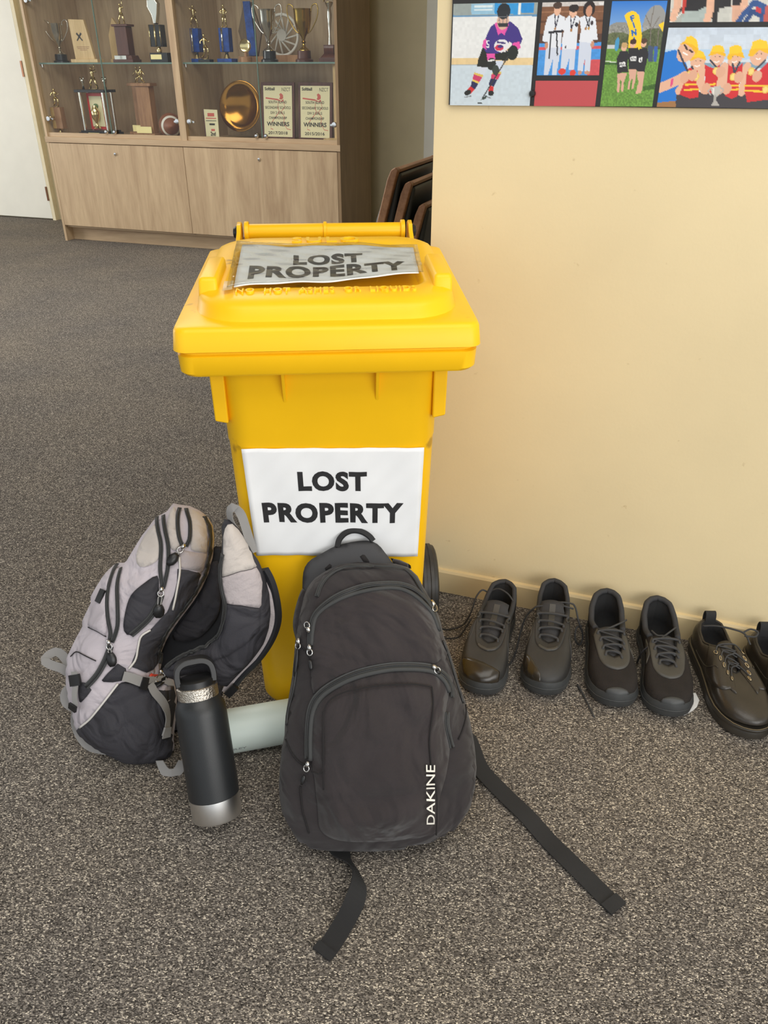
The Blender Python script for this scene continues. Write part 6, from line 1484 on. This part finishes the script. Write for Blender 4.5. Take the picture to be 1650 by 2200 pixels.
c.poly([(-0.3825, 1.2771), (-0.3772, 1.2795), (-0.3764, 1.2614), (-0.3845, 1.2664)], (224, 84, 166)); c.poly([(-0.3634, 1.3037), (-0.3551, 1.2850), (-0.3498, 1.2890), (-0.3431, 1.2847), (-0.3361, 1.3017), (-0.3387, 1.3057), (-0.3454, 1.2938), (-0.3578, 1.3060)], (226, 84, 166))
c.poly([(-0.3756, 1.2551), (-0.3599, 1.2557), (-0.3576, 1.2444), (-0.3729, 1.2448)], (226, 84, 166)); c.poly([(-0.3274, 1.2718), (-0.3142, 1.2744), (-0.3109, 1.2643), (-0.3187, 1.2598), (-0.3260, 1.2669)], (226, 84, 166))
c.poly([(-0.3343, 1.2751), (-0.3273, 1.2709), (-0.3306, 1.2644), (-0.3353, 1.2628)], (230, 226, 220)); c.poly([(-0.3448, 1.2612), (-0.3335, 1.2645), (-0.3350, 1.2595), (-0.3504, 1.2588)], (220, 176, 84))
c.ell([(-0.3476, 1.2678)][0], 66 * U3, 48 * U3, (226, 226, 230)); c.ell([(-0.3518, 1.2646)][0], 38 * U3, 24 * U3, (206, 52, 84)); c.ell([(-0.3495, 1.2665)][0], 26 * U3, 12 * U3, (60, 50, 120)); c.line([(-0.3554, 1.2736), (-0.3418, 1.2719)], 0.003, (70, 60, 120))
c.line([(-0.3715, 1.2759), (-0.3758, 1.2759), (-0.3756, 1.2710), (-0.3720, 1.2700), (-0.3720, 1.2660), (-0.3759, 1.2661)], 0.0018, (232, 232, 236))
c.ell([(-0.3646, 1.2381)][0], 40 * U3, 48 * U3, (40, 44, 40)); c.ell([(-0.3560, 1.2280)][0], 30 * U3, 40 * U3, (58, 66, 60)); c.ell([(-0.3255, 1.2562)][0], 48 * U3, 56 * U3, (36, 42, 38)); c.line([(-0.3708, 1.2431), (-0.3601, 1.2447)], 0.003, (220, 222, 220))
c.ell([(-0.3479, 1.3075)][0], 52 * U3, 66 * U3, (214, 176, 154)); c.ell([(-0.3476, 1.3225)][0], 58 * U3, 58 * U3, (36, 40, 44)); c.poly([(-0.3586, 1.3227), (-0.3370, 1.3223), (-0.3373, 1.3168), (-0.3578, 1.3164)], (40, 44, 48))
for x in (605, 640, 675): c.line([[(-0.3557, 1.3163)][0], [(-0.3536, 1.3019)][0]] if x == 605 else ([[(-0.3486, 1.3162)][0], [(-0.3474, 1.3003)][0]] if x == 640 else [[(-0.3410, 1.3164)][0], [(-0.3406, 1.3018)][0]]), 0.0008, (110, 112, 116))
c.line([(-0.3574, 1.3140), (-0.3375, 1.3145)], 0.0008, (110, 112, 116)); c.line([(-0.3570, 1.3084), (-0.3370, 1.3087)], 0.0008, (110, 112, 116)); c.poly([(-0.3580, 1.3039), (-0.3374, 1.3041), (-0.3381, 1.2982), (-0.3552, 1.2975)], (48, 52, 54))
c.line([(-0.3342, 1.2496), (-0.3534, 1.2195), (-0.3787, 1.1801)], 0.0022, (60, 56, 56)); c.poly([(-0.3825, 1.1766), (-0.3729, 1.1847), (-0.3689, 1.1851), (-0.3725, 1.1790)], (56, 70, 62)); c.poly([(-0.3873, 1.1734), (-0.3789, 1.1736), (-0.3787, 1.1708), (-0.3872, 1.1706)], (60, 66, 68))
c.build('hockey_photo', 'ice hockey player skating in a purple jersey')
# three martial artists
c = Canvas([(-0.2774, 1.3346), (-0.1683, 1.3345), (-0.1618, 1.2196), (-0.2768, 1.2193)], (124, 84, 58))
c.poly([(-0.2835, 1.3369), (-0.1614, 1.3359), (-0.1604, 1.3283), (-0.2827, 1.3282)], (200, 194, 190)); c.line([(-0.2785, 1.3049), (-0.1607, 1.3047)], 0.004, (96, 62, 42)); c.line([(-0.2800, 1.3198), (-0.1627, 1.3193)], 0.0015, (150, 106, 76)); c.poly([(-0.2804, 1.2866), (-0.1544, 1.2853), (-0.1523, 1.2696), (-0.2807, 1.2703)], (84, 58, 46))
c.poly([(-0.2845, 1.2706), (-0.1526, 1.2719), (-0.1450, 1.2167), (-0.2793, 1.2163)], (72, 148, 220)); c.poly([(-0.2840, 1.2648), (-0.1519, 1.2670), (-0.1512, 1.2620), (-0.2835, 1.2596)], (206, 84, 92)); c.poly([(-0.1942, 1.2439), (-0.1525, 1.2454), (-0.1522, 1.2166), (-0.1816, 1.2166)], (206, 82, 88)); c.mottle(0.08, k=3)
GI, GI2 = (224, 228, 236), (204, 212, 228)
c.poly([(-0.2636, 1.2640), (-0.2362, 1.2638), (-0.2374, 1.2493), (-0.2401, 1.2194), (-0.2488, 1.2194), (-0.2492, 1.2461), (-0.2558, 1.2194), (-0.2640, 1.2194)], GI2); c.poly([(-0.2558, 1.3170), (-0.2654, 1.3125), (-0.2687, 1.2992), (-0.2721, 1.2745), (-0.2619, 1.2728), (-0.2594, 1.2632), (-0.2362, 1.2638), (-0.2374, 1.2909), (-0.2315, 1.2924), (-0.2342, 1.3112), (-0.2456, 1.3161)], GI)
c.poly([(-0.2622, 1.2899), (-0.2357, 1.2921), (-0.2353, 1.2885), (-0.2614, 1.2861)], (40, 40, 46)); c.line([(-0.2572, 1.2872), (-0.2562, 1.2469)], 0.0026, (40, 40, 46)); c.line([(-0.2467, 1.2871), (-0.2418, 1.2525)], 0.0026, (40, 40, 46))
c.ell([(-0.2492, 1.3239)][0], 30 * U3, 46 * U3, SK); c.ell([(-0.2495, 1.3298)][0], 36 * U3, 26 * U3, (74, 56, 46)); c.line([(-0.2529, 1.3154), (-0.2497, 1.2942), (-0.2460, 1.3145)], 0.0018, (50, 46, 66)); c.ell([(-0.2500, 1.2939)][0], 9 * U3, 11 * U3, (170, 120, 70)); c.ell([(-0.2635, 1.2672)][0], 16 * U3, 24 * U3, SK2)
c.poly([(-0.2337, 1.2630), (-0.2090, 1.2628), (-0.2089, 1.2280), (-0.2178, 1.2280), (-0.2188, 1.2492), (-0.2236, 1.2296), (-0.2330, 1.2300)], GI2); c.poly([(-0.2263, 1.3142), (-0.2327, 1.3097), (-0.2337, 1.2909), (-0.2361, 1.2750), (-0.2336, 1.2622), (-0.2080, 1.2611), (-0.2098, 1.2968), (-0.2074, 1.3100), (-0.2133, 1.3140)], GI)
c.ell([(-0.2206, 1.3195)][0], 32 * U3, 44 * U3, SK); c.ell([(-0.2200, 1.3249)][0], 42 * U3, 28 * U3, (44, 36, 34)); c.line([(-0.2243, 1.3126), (-0.2209, 1.2923), (-0.2161, 1.3117)], 0.0018, (50, 46, 66)); c.ell([(-0.2209, 1.2913)][0], 10 * U3, 12 * U3, (170, 120, 70)); c.ell([(-0.2123, 1.2997)][0], 14 * U3, 16 * U3, (50, 50, 60)); c.poly([(-0.2300, 1.2667), (-0.2267, 1.2670), (-0.2266, 1.2625), (-0.2296, 1.2625)], (48, 48, 60))
c.ell([(-0.2301, 1.2255)][0], 32 * U3, 24 * U3, (220, 66, 52)); c.ell([(-0.2102, 1.2234)][0], 26 * U3, 26 * U3, (220, 66, 52))
c.poly([(-0.2036, 1.2732), (-0.1813, 1.2717), (-0.1786, 1.2251), (-0.1886, 1.2256), (-0.1912, 1.2491), (-0.1924, 1.2264), (-0.2013, 1.2267)], GI2); c.poly([(-0.1984, 1.3138), (-0.2081, 1.3100), (-0.2032, 1.2905), (-0.2047, 1.2732), (-0.1812, 1.2707), (-0.1801, 1.2761), (-0.1718, 1.2764), (-0.1799, 1.3088), (-0.1884, 1.3128)], GI)
c.ell([(-0.1929, 1.3232)][0], 50 * U3, 58 * U3, (42, 32, 30)); c.ell([(-0.1925, 1.3201)][0], 26 * U3, 40 * U3, SK2); c.line([(-0.1975, 1.3114), (-0.1897, 1.2950), (-0.1897, 1.3121)], 0.0018, (40, 38, 50)); c.line([(-0.1899, 1.3105), (-0.1948, 1.2951)], 0.0016, (40, 38, 50)); c.ell([(-0.1953, 1.2935)][0], 9 * U3, 11 * U3, (170, 120, 70)); c.ell([(-0.1899, 1.2938)][0], 9 * U3, 11 * U3, (190, 150, 80)); c.ell([(-0.1852, 1.3020)][0], 13 * U3, 16 * U3, (60, 50, 56))
c.ell([(-0.1973, 1.2239)][0], 18 * U3, 16 * U3, SK2); c.ell([(-0.1840, 1.2238)][0], 26 * U3, 14 * U3, SK2); c.ell([(-0.1801, 1.2690)][0], 15 * U3, 24 * U3, SK2)
c.poly([(-0.1769, 1.3332), (-0.1681, 1.3333), (-0.1682, 1.3288), (-0.1763, 1.3287)], (222, 222, 222))
c.build('martial_arts_photo', 'three people in white martial arts suits with medals')
c = Canvas([(-0.2778, 1.2104), (-0.1624, 1.2109), (-0.1624, 1.1687), (-0.2771, 1.1680)], (190, 78, 82), 0.006); c.build('red_panel', 'plain red panel')
# runners at the finish flag
c = Canvas([(-0.1543, 1.3342), (-0.0606, 1.3330), (-0.0597, 1.1695), (-0.1533, 1.1688)], (60, 132, 206))
c.C = np.array(srgb(44, 118, 204)[:3]) * (1 - np.clip(c.V[:, None] * 2.4, 0, 1)) + np.array(srgb(150, 190, 226)[:3]) * np.clip(c.V[:, None] * 2.4, 0, 1)
for q, rx, rz, col in (([(-0.1357, 1.2836)][0], 120, 90, (142, 142, 136)), ([(-0.0769, 1.2971)][0], 90, 140, (150, 150, 148)), ([(-0.1377, 1.2724)][0], 130, 70, (96, 104, 72)), ([(-0.0766, 1.2735)][0], 120, 90, (88, 96, 66)), ([(-0.1046, 1.2689)][0], 150, 60, (84, 92, 62))): c.ell(q, rx * U3, rz * U3, col)
c.mottle(0.30, where=(c.V > 0.22) & (c.V < 0.46), k=2)
for q in ([(-0.0786, 1.2639), (-0.0833, 1.3035), (-0.0815, 1.3251)], [(-0.0817, 1.2941), (-0.0934, 1.3114)], [(-0.0803, 1.2909), (-0.0702, 1.3095)], [(-0.0667, 1.2671), (-0.0683, 1.2876), (-0.0639, 1.3032)]): c.line(q, 0.0014, (120, 112, 104))
c.poly([(-0.1582, 1.2612), (-0.0532, 1.2606), (-0.0555, 1.1665), (-0.1566, 1.1652)], (104, 148, 62)); c.poly([(-0.0814, 1.2018), (-0.0515, 1.2086), (-0.0517, 1.1986), (-0.0803, 1.1951)], (66, 104, 42)); c.line([(-0.1538, 1.2424), (-0.1331, 1.2398)], 0.0014, (214, 220, 206)); c.poly([(-0.1553, 1.2399), (-0.1294, 1.2398), (-0.1299, 1.2369), (-0.1548, 1.2366)], (60, 96, 44)); c.mottle(0.28, where=c.V > 0.47, k=2)
c.poly([(-0.1536, 1.2677), (-0.1334, 1.2676), (-0.1324, 1.2611), (-0.1527, 1.2612)], (196, 200, 204)); c.ell([(-0.1366, 1.2684)][0], 18 * U3, 50 * U3, (70, 150, 196)); c.poly([(-0.0825, 1.2656), (-0.0735, 1.2655), (-0.0705, 1.2413), (-0.0786, 1.2414)], (70, 84, 110)); c.poly([(-0.0717, 1.2655), (-0.0652, 1.2647), (-0.0642, 1.2413), (-0.0692, 1.2413)], (58, 96, 170))
c.poly([(-0.1299, 1.3117), (-0.1261, 1.3163), (-0.1184, 1.3188), (-0.1111, 1.3176), (-0.1049, 1.3116), (-0.0997, 1.2974), (-0.0960, 1.2832), (-0.0932, 1.2608), (-0.1156, 1.2606), (-0.1178, 1.2755), (-0.1179, 1.2882), (-0.1238, 1.3009)], (248, 204, 34)); c.poly([(-0.0699, 1.2974), (-0.0609, 1.3024), (-0.0607, 1.2866)], (248, 204, 34))
for q in ([(-0.1152, 1.3032), (-0.1195, 1.3103), (-0.1140, 1.3120)], [(-0.1174, 1.3071), (-0.1138, 1.3083)], [(-0.1130, 1.3005), (-0.1102, 1.2941)], [(-0.1116, 1.2818), (-0.1142, 1.2894), (-0.1057, 1.2833), (-0.1079, 1.2909)], [(-0.1081, 1.2778), (-0.1065, 1.2722)]): c.line(q, 0.0026, (42, 108, 180))
for hx, body, bib, legs, hair in (([(-0.1234, 1.2643)][0], [(-0.1298, 1.2578), (-0.1174, 1.2581), (-0.1133, 1.2529), (-0.1147, 1.2398), (-0.1106, 1.2250), (-0.1298, 1.2233), (-0.1340, 1.2464)], [(-0.1283, 1.2398), (-0.1185, 1.2411), (-0.1168, 1.2342), (-0.1269, 1.2329)], [(-0.1297, 1.2225), (-0.1122, 1.2233), (-0.1159, 1.2083), (-0.1148, 1.1931), (-0.1189, 1.1931), (-0.1199, 1.2100), (-0.1233, 1.2133), (-0.1215, 1.1931), (-0.1259, 1.1922), (-0.1277, 1.2099)], (196, 160, 110)),
                            ([(-0.1089, 1.2693)][0], [(-0.1154, 1.2626), (-0.1001, 1.2633), (-0.0956, 1.2576), (-0.0974, 1.2463), (-0.0956, 1.2286), (-0.1099, 1.2299), (-0.1138, 1.2463)], [(-0.1105, 1.2488), (-0.1005, 1.2496), (-0.0994, 1.2427), (-0.1095, 1.2421)], [(-0.1102, 1.2296), (-0.0958, 1.2286), (-0.0960, 1.2134), (-0.0974, 1.1983), (-0.1010, 1.1975), (-0.1012, 1.2134), (-0.1037, 1.2134), (-0.1043, 1.1974), (-0.1084, 1.1974), (-0.1071, 1.2133)], (70, 46, 38)),
                            ([(-0.0904, 1.2704)][0], [(-0.0962, 1.2617), (-0.0837, 1.2624), (-0.0795, 1.2527), (-0.0814, 1.2365), (-0.0814, 1.2250), (-0.0962, 1.2266), (-0.0974, 1.2463)], [(-0.0955, 1.2476), (-0.0894, 1.2479), (-0.0886, 1.2407), (-0.0944, 1.2404)], [(-0.0958, 1.2263), (-0.0814, 1.2250), (-0.0818, 1.2101), (-0.0825, 1.1917), (-0.0924, 1.1899), (-0.0900, 1.2101), (-0.0924, 1.2134)], (84, 58, 46))):
    c.poly(legs, (214, 168, 146)); c.poly(body, (44, 42, 46)); c.poly(bib, (232, 232, 232)); c.ell(hx, 24 * U3, 32 * U3, SK); c.ell((hx[0], hx[1] + 14 * U3), 25 * U3, 20 * U3, hair)
for q in ([(-0.1258, 1.2352), (-0.1262, 1.2382)], [(-0.1232, 1.2352), (-0.1236, 1.2382)], [(-0.1199, 1.2352), (-0.1204, 1.2385)], [(-0.1076, 1.2439), (-0.1081, 1.2471)], [(-0.1047, 1.2439), (-0.1052, 1.2471)], [(-0.1018, 1.2439), (-0.1023, 1.2471)], [(-0.0914, 1.2422), (-0.0919, 1.2455)]): c.line(q, 0.0014, (40, 40, 44))
c.build('finish_flag_photo', 'three runners in black on grass below a yellow flag')
# team in yellow hats
c = Canvas([(-0.0522, 1.2929), (0.1498, 1.2914), (0.1789, 1.1687), (-0.0518, 1.1693)], (206, 216, 226), 0.0013)
c.C = np.array(srgb(196, 208, 222)[:3]) * (1 - c.V[:, None]) + np.array(srgb(226, 232, 238)[:3]) * c.V[:, None]; c.mottle(0.06, k=9); c.mottle(0.04, k=4)
c.poly([(-0.0567, 1.2606), (0.1607, 1.2593), (0.1640, 1.2454), (-0.0537, 1.2429)], (176, 204, 230)); c.poly([(0.0068, 1.2396), (0.1654, 1.2393), (0.1673, 1.2315), (0.0086, 1.2299)], (130, 160, 178))
c.poly([(-0.0577, 1.1801), (-0.0166, 1.1839), (-0.0149, 1.1637), (-0.0550, 1.1631)], (160, 116, 72)); c.poly([(-0.0238, 1.1938), (0.1726, 1.1952), (0.1795, 1.1663), (-0.0167, 1.1636)], (66, 62, 66))
c.poly([(-0.0523, 1.2558), (-0.0353, 1.2597), (-0.0212, 1.2492), (-0.0095, 1.2332), (-0.0095, 1.2137), (-0.0211, 1.1988), (-0.0195, 1.1796), (-0.0534, 1.1759), (-0.0540, 1.2234)], (34, 118, 206))
def team(face, frx, frz, hat, brim, vest, arms, straps):
    for a in arms: c.line(a, 0.0135, SK)
    c.poly(vest, (206, 44, 50))
    for s in straps: c.line(s, 0.0028, (240, 196, 50))
    c.ell(face, frx * U3, frz * U3, SK)
    c.poly(brim, (238, 184, 34)); c.poly(hat, (248, 200, 44))
    c.line([(face[0] - 18 * U3, face[1] - 0.006), (face[0], face[1] - 0.0078), (face[0] + 18 * U3, face[1] - 0.006)], 0.0016, (242, 236, 230))
    for s in (-1, 1): c.ell((face[0] + s * 18 * U3, face[1] + 4 * U3), 5 * U3, 4 * U3, (92, 70, 62))
team([(0.0062, 1.2412)][0], 56, 66, [(-0.0039, 1.2484), (-0.0024, 1.2563), (0.0041, 1.2590), (0.0124, 1.2558), (0.0170, 1.2483)], [(-0.0087, 1.2412), (-0.0048, 1.2508), (0.0050, 1.2539), (0.0169, 1.2507), (0.0205, 1.2424), (0.0146, 1.2443), (0.0054, 1.2472), (-0.0026, 1.2436)], [(-0.0089, 1.2299), (-0.0025, 1.2332), (0.0121, 1.2299), (0.0178, 1.1858), (0.0032, 1.1832), (-0.0159, 1.1897), (-0.0095, 1.2137)], [[(-0.0169, 1.1955), (-0.0057, 1.2120), (0.0017, 1.2202)]], [[(-0.0079, 1.2051), (0.0140, 1.2059)], [(-0.0082, 1.1969), (0.0150, 1.1980)]])
team([(0.0373, 1.2474)][0], 56, 62, [(0.0242, 1.2554), (0.0263, 1.2640), (0.0344, 1.2666), (0.0434, 1.2639), (0.0486, 1.2553)], [(0.0210, 1.2491), (0.0246, 1.2554), (0.0354, 1.2572), (0.0487, 1.2545), (0.0517, 1.2482), (0.0362, 1.2530)], [(0.0188, 1.2363), (0.0272, 1.2331), (0.0382, 1.2299), (0.0435, 1.2379), (0.0446, 1.2235), (0.0439, 1.2008), (0.0459, 1.1910), (0.0280, 1.1925)], [[(0.0156, 1.2299), (0.0158, 1.2105), (0.0253, 1.1975)], [(0.0513, 1.2331), (0.0496, 1.2074), (0.0501, 1.1960)]], [[(0.0256, 1.2053), (0.0420, 1.2064)]])
team([(0.0663, 1.2473)][0], 56, 66, [(0.0560, 1.2521), (0.0546, 1.2630), (0.0641, 1.2664), (0.0730, 1.2637), (0.0767, 1.2543)], [(0.0535, 1.2458), (0.0541, 1.2529), (0.0654, 1.2560), (0.0775, 1.2543), (0.0824, 1.2457), (0.0755, 1.2481), (0.0648, 1.2505), (0.0588, 1.2426)], [(0.0572, 1.2379), (0.0650, 1.2331), (0.0739, 1.2315), (0.0805, 1.2402), (0.0823, 1.2236), (0.0816, 1.2027), (0.0829, 1.1881), (0.0736, 1.1831), (0.0622, 1.1879), (0.0604, 1.2139)], [[(0.0545, 1.2299), (0.0526, 1.2139), (0.0581, 1.1993)], [(0.0888, 1.2331), (0.0901, 1.2108), (0.0884, 1.1946)]], [[(0.0625, 1.2034), (0.0809, 1.2043)], [(0.0621, 1.1969), (0.0816, 1.1986)]])
team([(0.1040, 1.2519)][0], 66, 80, [(0.0898, 1.2597), (0.0891, 1.2705), (0.0999, 1.2743), (0.1122, 1.2711), (0.1179, 1.2603)], [(0.0869, 1.2496), (0.0881, 1.2597), (0.1006, 1.2635), (0.1197, 1.2595), (0.1235, 1.2502), (0.1035, 1.2581), (0.0938, 1.2488)], [(0.0905, 1.2252), (0.0976, 1.2315), (0.1087, 1.2268), (0.1209, 1.2393), (0.1299, 1.2362), (0.1402, 1.1837), (0.1005, 1.1784), (0.0924, 1.1963)], [[(0.0898, 1.2204), (0.0898, 1.2044)], [(0.1115, 1.2141), (0.1292, 1.1949)]], [[(0.0915, 1.2044), (0.1357, 1.2033)], [(0.0932, 1.1963), (0.1376, 1.1950)]])
c.line([(-0.0502, 1.2003), (-0.0333, 1.2070), (-0.0201, 1.2136), (-0.0121, 1.2186)], 0.016, SK)
c.ell([(-0.0160, 1.2572)][0], 70 * U3, 84 * U3, SK, -0.5); c.poly([(-0.0304, 1.2676), (-0.0218, 1.2722), (-0.0055, 1.2682), (0.0038, 1.2602), (0.0010, 1.2523), (-0.0078, 1.2619), (-0.0194, 1.2683)], (236, 180, 32)); c.poly([(-0.0215, 1.2707), (-0.0196, 1.2790), (-0.0112, 1.2803), (-0.0013, 1.2736), (0.0038, 1.2602), (-0.0069, 1.2666)], (248, 200, 44))
for q in ([(-0.0212, 1.2667), (-0.0153, 1.2603)], [(-0.0107, 1.2587), (-0.0057, 1.2555)]): c.line(q, 0.003, (70, 50, 46))
c.line([(-0.0204, 1.2548), (-0.0137, 1.2516)], 0.0026, (244, 240, 236))
for a in ([(-0.0299, 1.2589), (-0.0154, 1.2364), (-0.0060, 1.2235)], [(-0.0025, 1.2332), (0.0046, 1.2235)], [(0.0270, 1.2427), (0.0396, 1.2315)], [(0.0640, 1.2379), (0.0704, 1.2236), (0.0748, 1.2394)], [(0.1159, 1.2433), (0.1046, 1.2299)]): c.line(a, 0.0032, (62, 64, 78))
for q in ([(-0.0050, 1.2210)][0], [(0.0078, 1.2173)][0], [(0.0391, 1.2270)][0], [(0.0691, 1.2175)][0], [(0.0970, 1.2261)][0], [(0.1259, 1.1984)][0]): c.ell(q, 25 * U3, 29 * U3, (226, 190, 92)); c.ell(q, 17 * U3, 20 * U3, (240, 212, 126))
for q in ([(-0.0117, 1.2161)][0], [(0.0017, 1.2202)][0], [(0.0469, 1.2251)][0], [(0.0786, 1.2172)][0], [(0.1079, 1.2188)][0], [(0.0276, 1.1991)][0], [(0.0625, 1.1993)][0]): c.ell(q, 36 * U3, 42 * U3, (220, 168, 140))
c.line([(-0.0317, 1.2136), (-0.0325, 1.2045)], 0.004, (222, 76, 130))
c.poly([(0.0342, 1.2016), (0.0520, 1.2041), (0.0525, 1.1927), (0.0486, 1.1861), (0.0451, 1.1861), (0.0385, 1.1926)], (190, 186, 180)); c.line([(0.0458, 1.1877), (0.0467, 1.1795)], 0.004, (170, 166, 160)); c.poly([(0.0445, 1.1803), (0.0497, 1.1803), (0.0557, 1.1721), (0.0408, 1.1719)], (176, 172, 166)); c.line([(0.0364, 1.1992), (0.0318, 1.1959), (0.0374, 1.1893)], 0.002, (176, 172, 166)); c.line([(0.0517, 1.2009), (0.0576, 1.1977), (0.0528, 1.1911)], 0.002, (176, 172, 166)); c.poly([(0.0378, 1.2008), (0.0421, 1.2012), (0.0436, 1.1902), (0.0413, 1.1910)], (226, 222, 216))
c.build('team_photo', 'team in yellow hats holding medals and a cup')
# picture above, only its lower edge in view
c = Canvas([(-0.0603, 1.3829), (0.1295, 1.3771), (0.1479, 1.2992), (-0.0522, 1.3010)], (206, 204, 196), 0.002)
c.poly([(-0.0578, 1.3185), (-0.0284, 1.3180), (-0.0247, 1.2980), (-0.0543, 1.2984)], (168, 172, 164)); c.line([(-0.0536, 1.3046), (-0.0237, 1.3300)], 0.004, (60, 58, 56)); c.line([(-0.0495, 1.3006), (-0.0286, 1.3195)], 0.002, (230, 230, 226))
c.poly([(0.0018, 1.3810), (0.0331, 1.3800), (0.0451, 1.3137), (0.0381, 1.2986), (0.0178, 1.2989)], (40, 38, 40)); c.poly([(0.0255, 1.3200), (0.0449, 1.3227), (0.0448, 1.2985), (0.0263, 1.2988)], (196, 196, 188))
c.poly([(-0.0324, 1.3211), (0.0087, 1.3241), (0.0139, 1.2974), (-0.0317, 1.2981)], (168, 180, 176)); c.poly([(-0.0400, 1.3823), (-0.0015, 1.3811), (0.0083, 1.3264), (-0.0046, 1.3183), (-0.0178, 1.3163), (-0.0301, 1.3180)], (38, 36, 38)); c.line([(-0.0338, 1.3482), (-0.0315, 1.3165)], 0.005, (196, 60, 50))
c.line([(-0.0458, 1.3485), (-0.0432, 1.3243), (-0.0472, 1.3076)], 0.012, SK); c.line([(0.0084, 1.3472), (0.0117, 1.3173), (0.0101, 1.3036)], 0.012, SK)
c.poly([(0.0348, 1.3800), (0.0592, 1.3792), (0.0678, 1.3237), (0.0454, 1.3241)], (40, 36, 38)); c.poly([(0.0446, 1.3242), (0.0630, 1.3231), (0.0636, 1.2968), (0.0519, 1.2969)], (216, 168, 142)); c.line([(0.0643, 1.3400), (0.0648, 1.3223), (0.0691, 1.3177)], 0.012, SK)
c.line([(0.0599, 1.2983), (0.0670, 1.3118), (0.0801, 1.3272), (0.0963, 1.3202), (0.0979, 1.2985)], 0.009, (50, 84, 140)); c.line([(0.0716, 1.2982), (0.0796, 1.3146), (0.0937, 1.3098)], 0.008, (44, 72, 124)); c.poly([(0.0829, 1.3219), (0.0936, 1.3180), (0.0934, 1.3113), (0.0845, 1.3145)], (196, 56, 62)); c.poly([(0.0976, 1.3217), (0.1414, 1.3267), (0.1488, 1.2956), (0.1016, 1.2962)], (190, 90, 80))
c.mottle(0.06, k=3)
c.build('swim_photo', 'lower edge of a picture with people beside a blue rail')
for q in [(-0.2816, 1.1890)]:
    s = MB(); s.lathe([(0.0, -0.0125), (0.0045, -0.012), (0.0062, -0.009), (0.0062, -0.004), (0.0, -0.0035)], 18, (q[0] - BR0, 0, q[1] - BZ0), 'Y'); s.build('fixing_screw', M['black_plastic'], board, smooth=True)
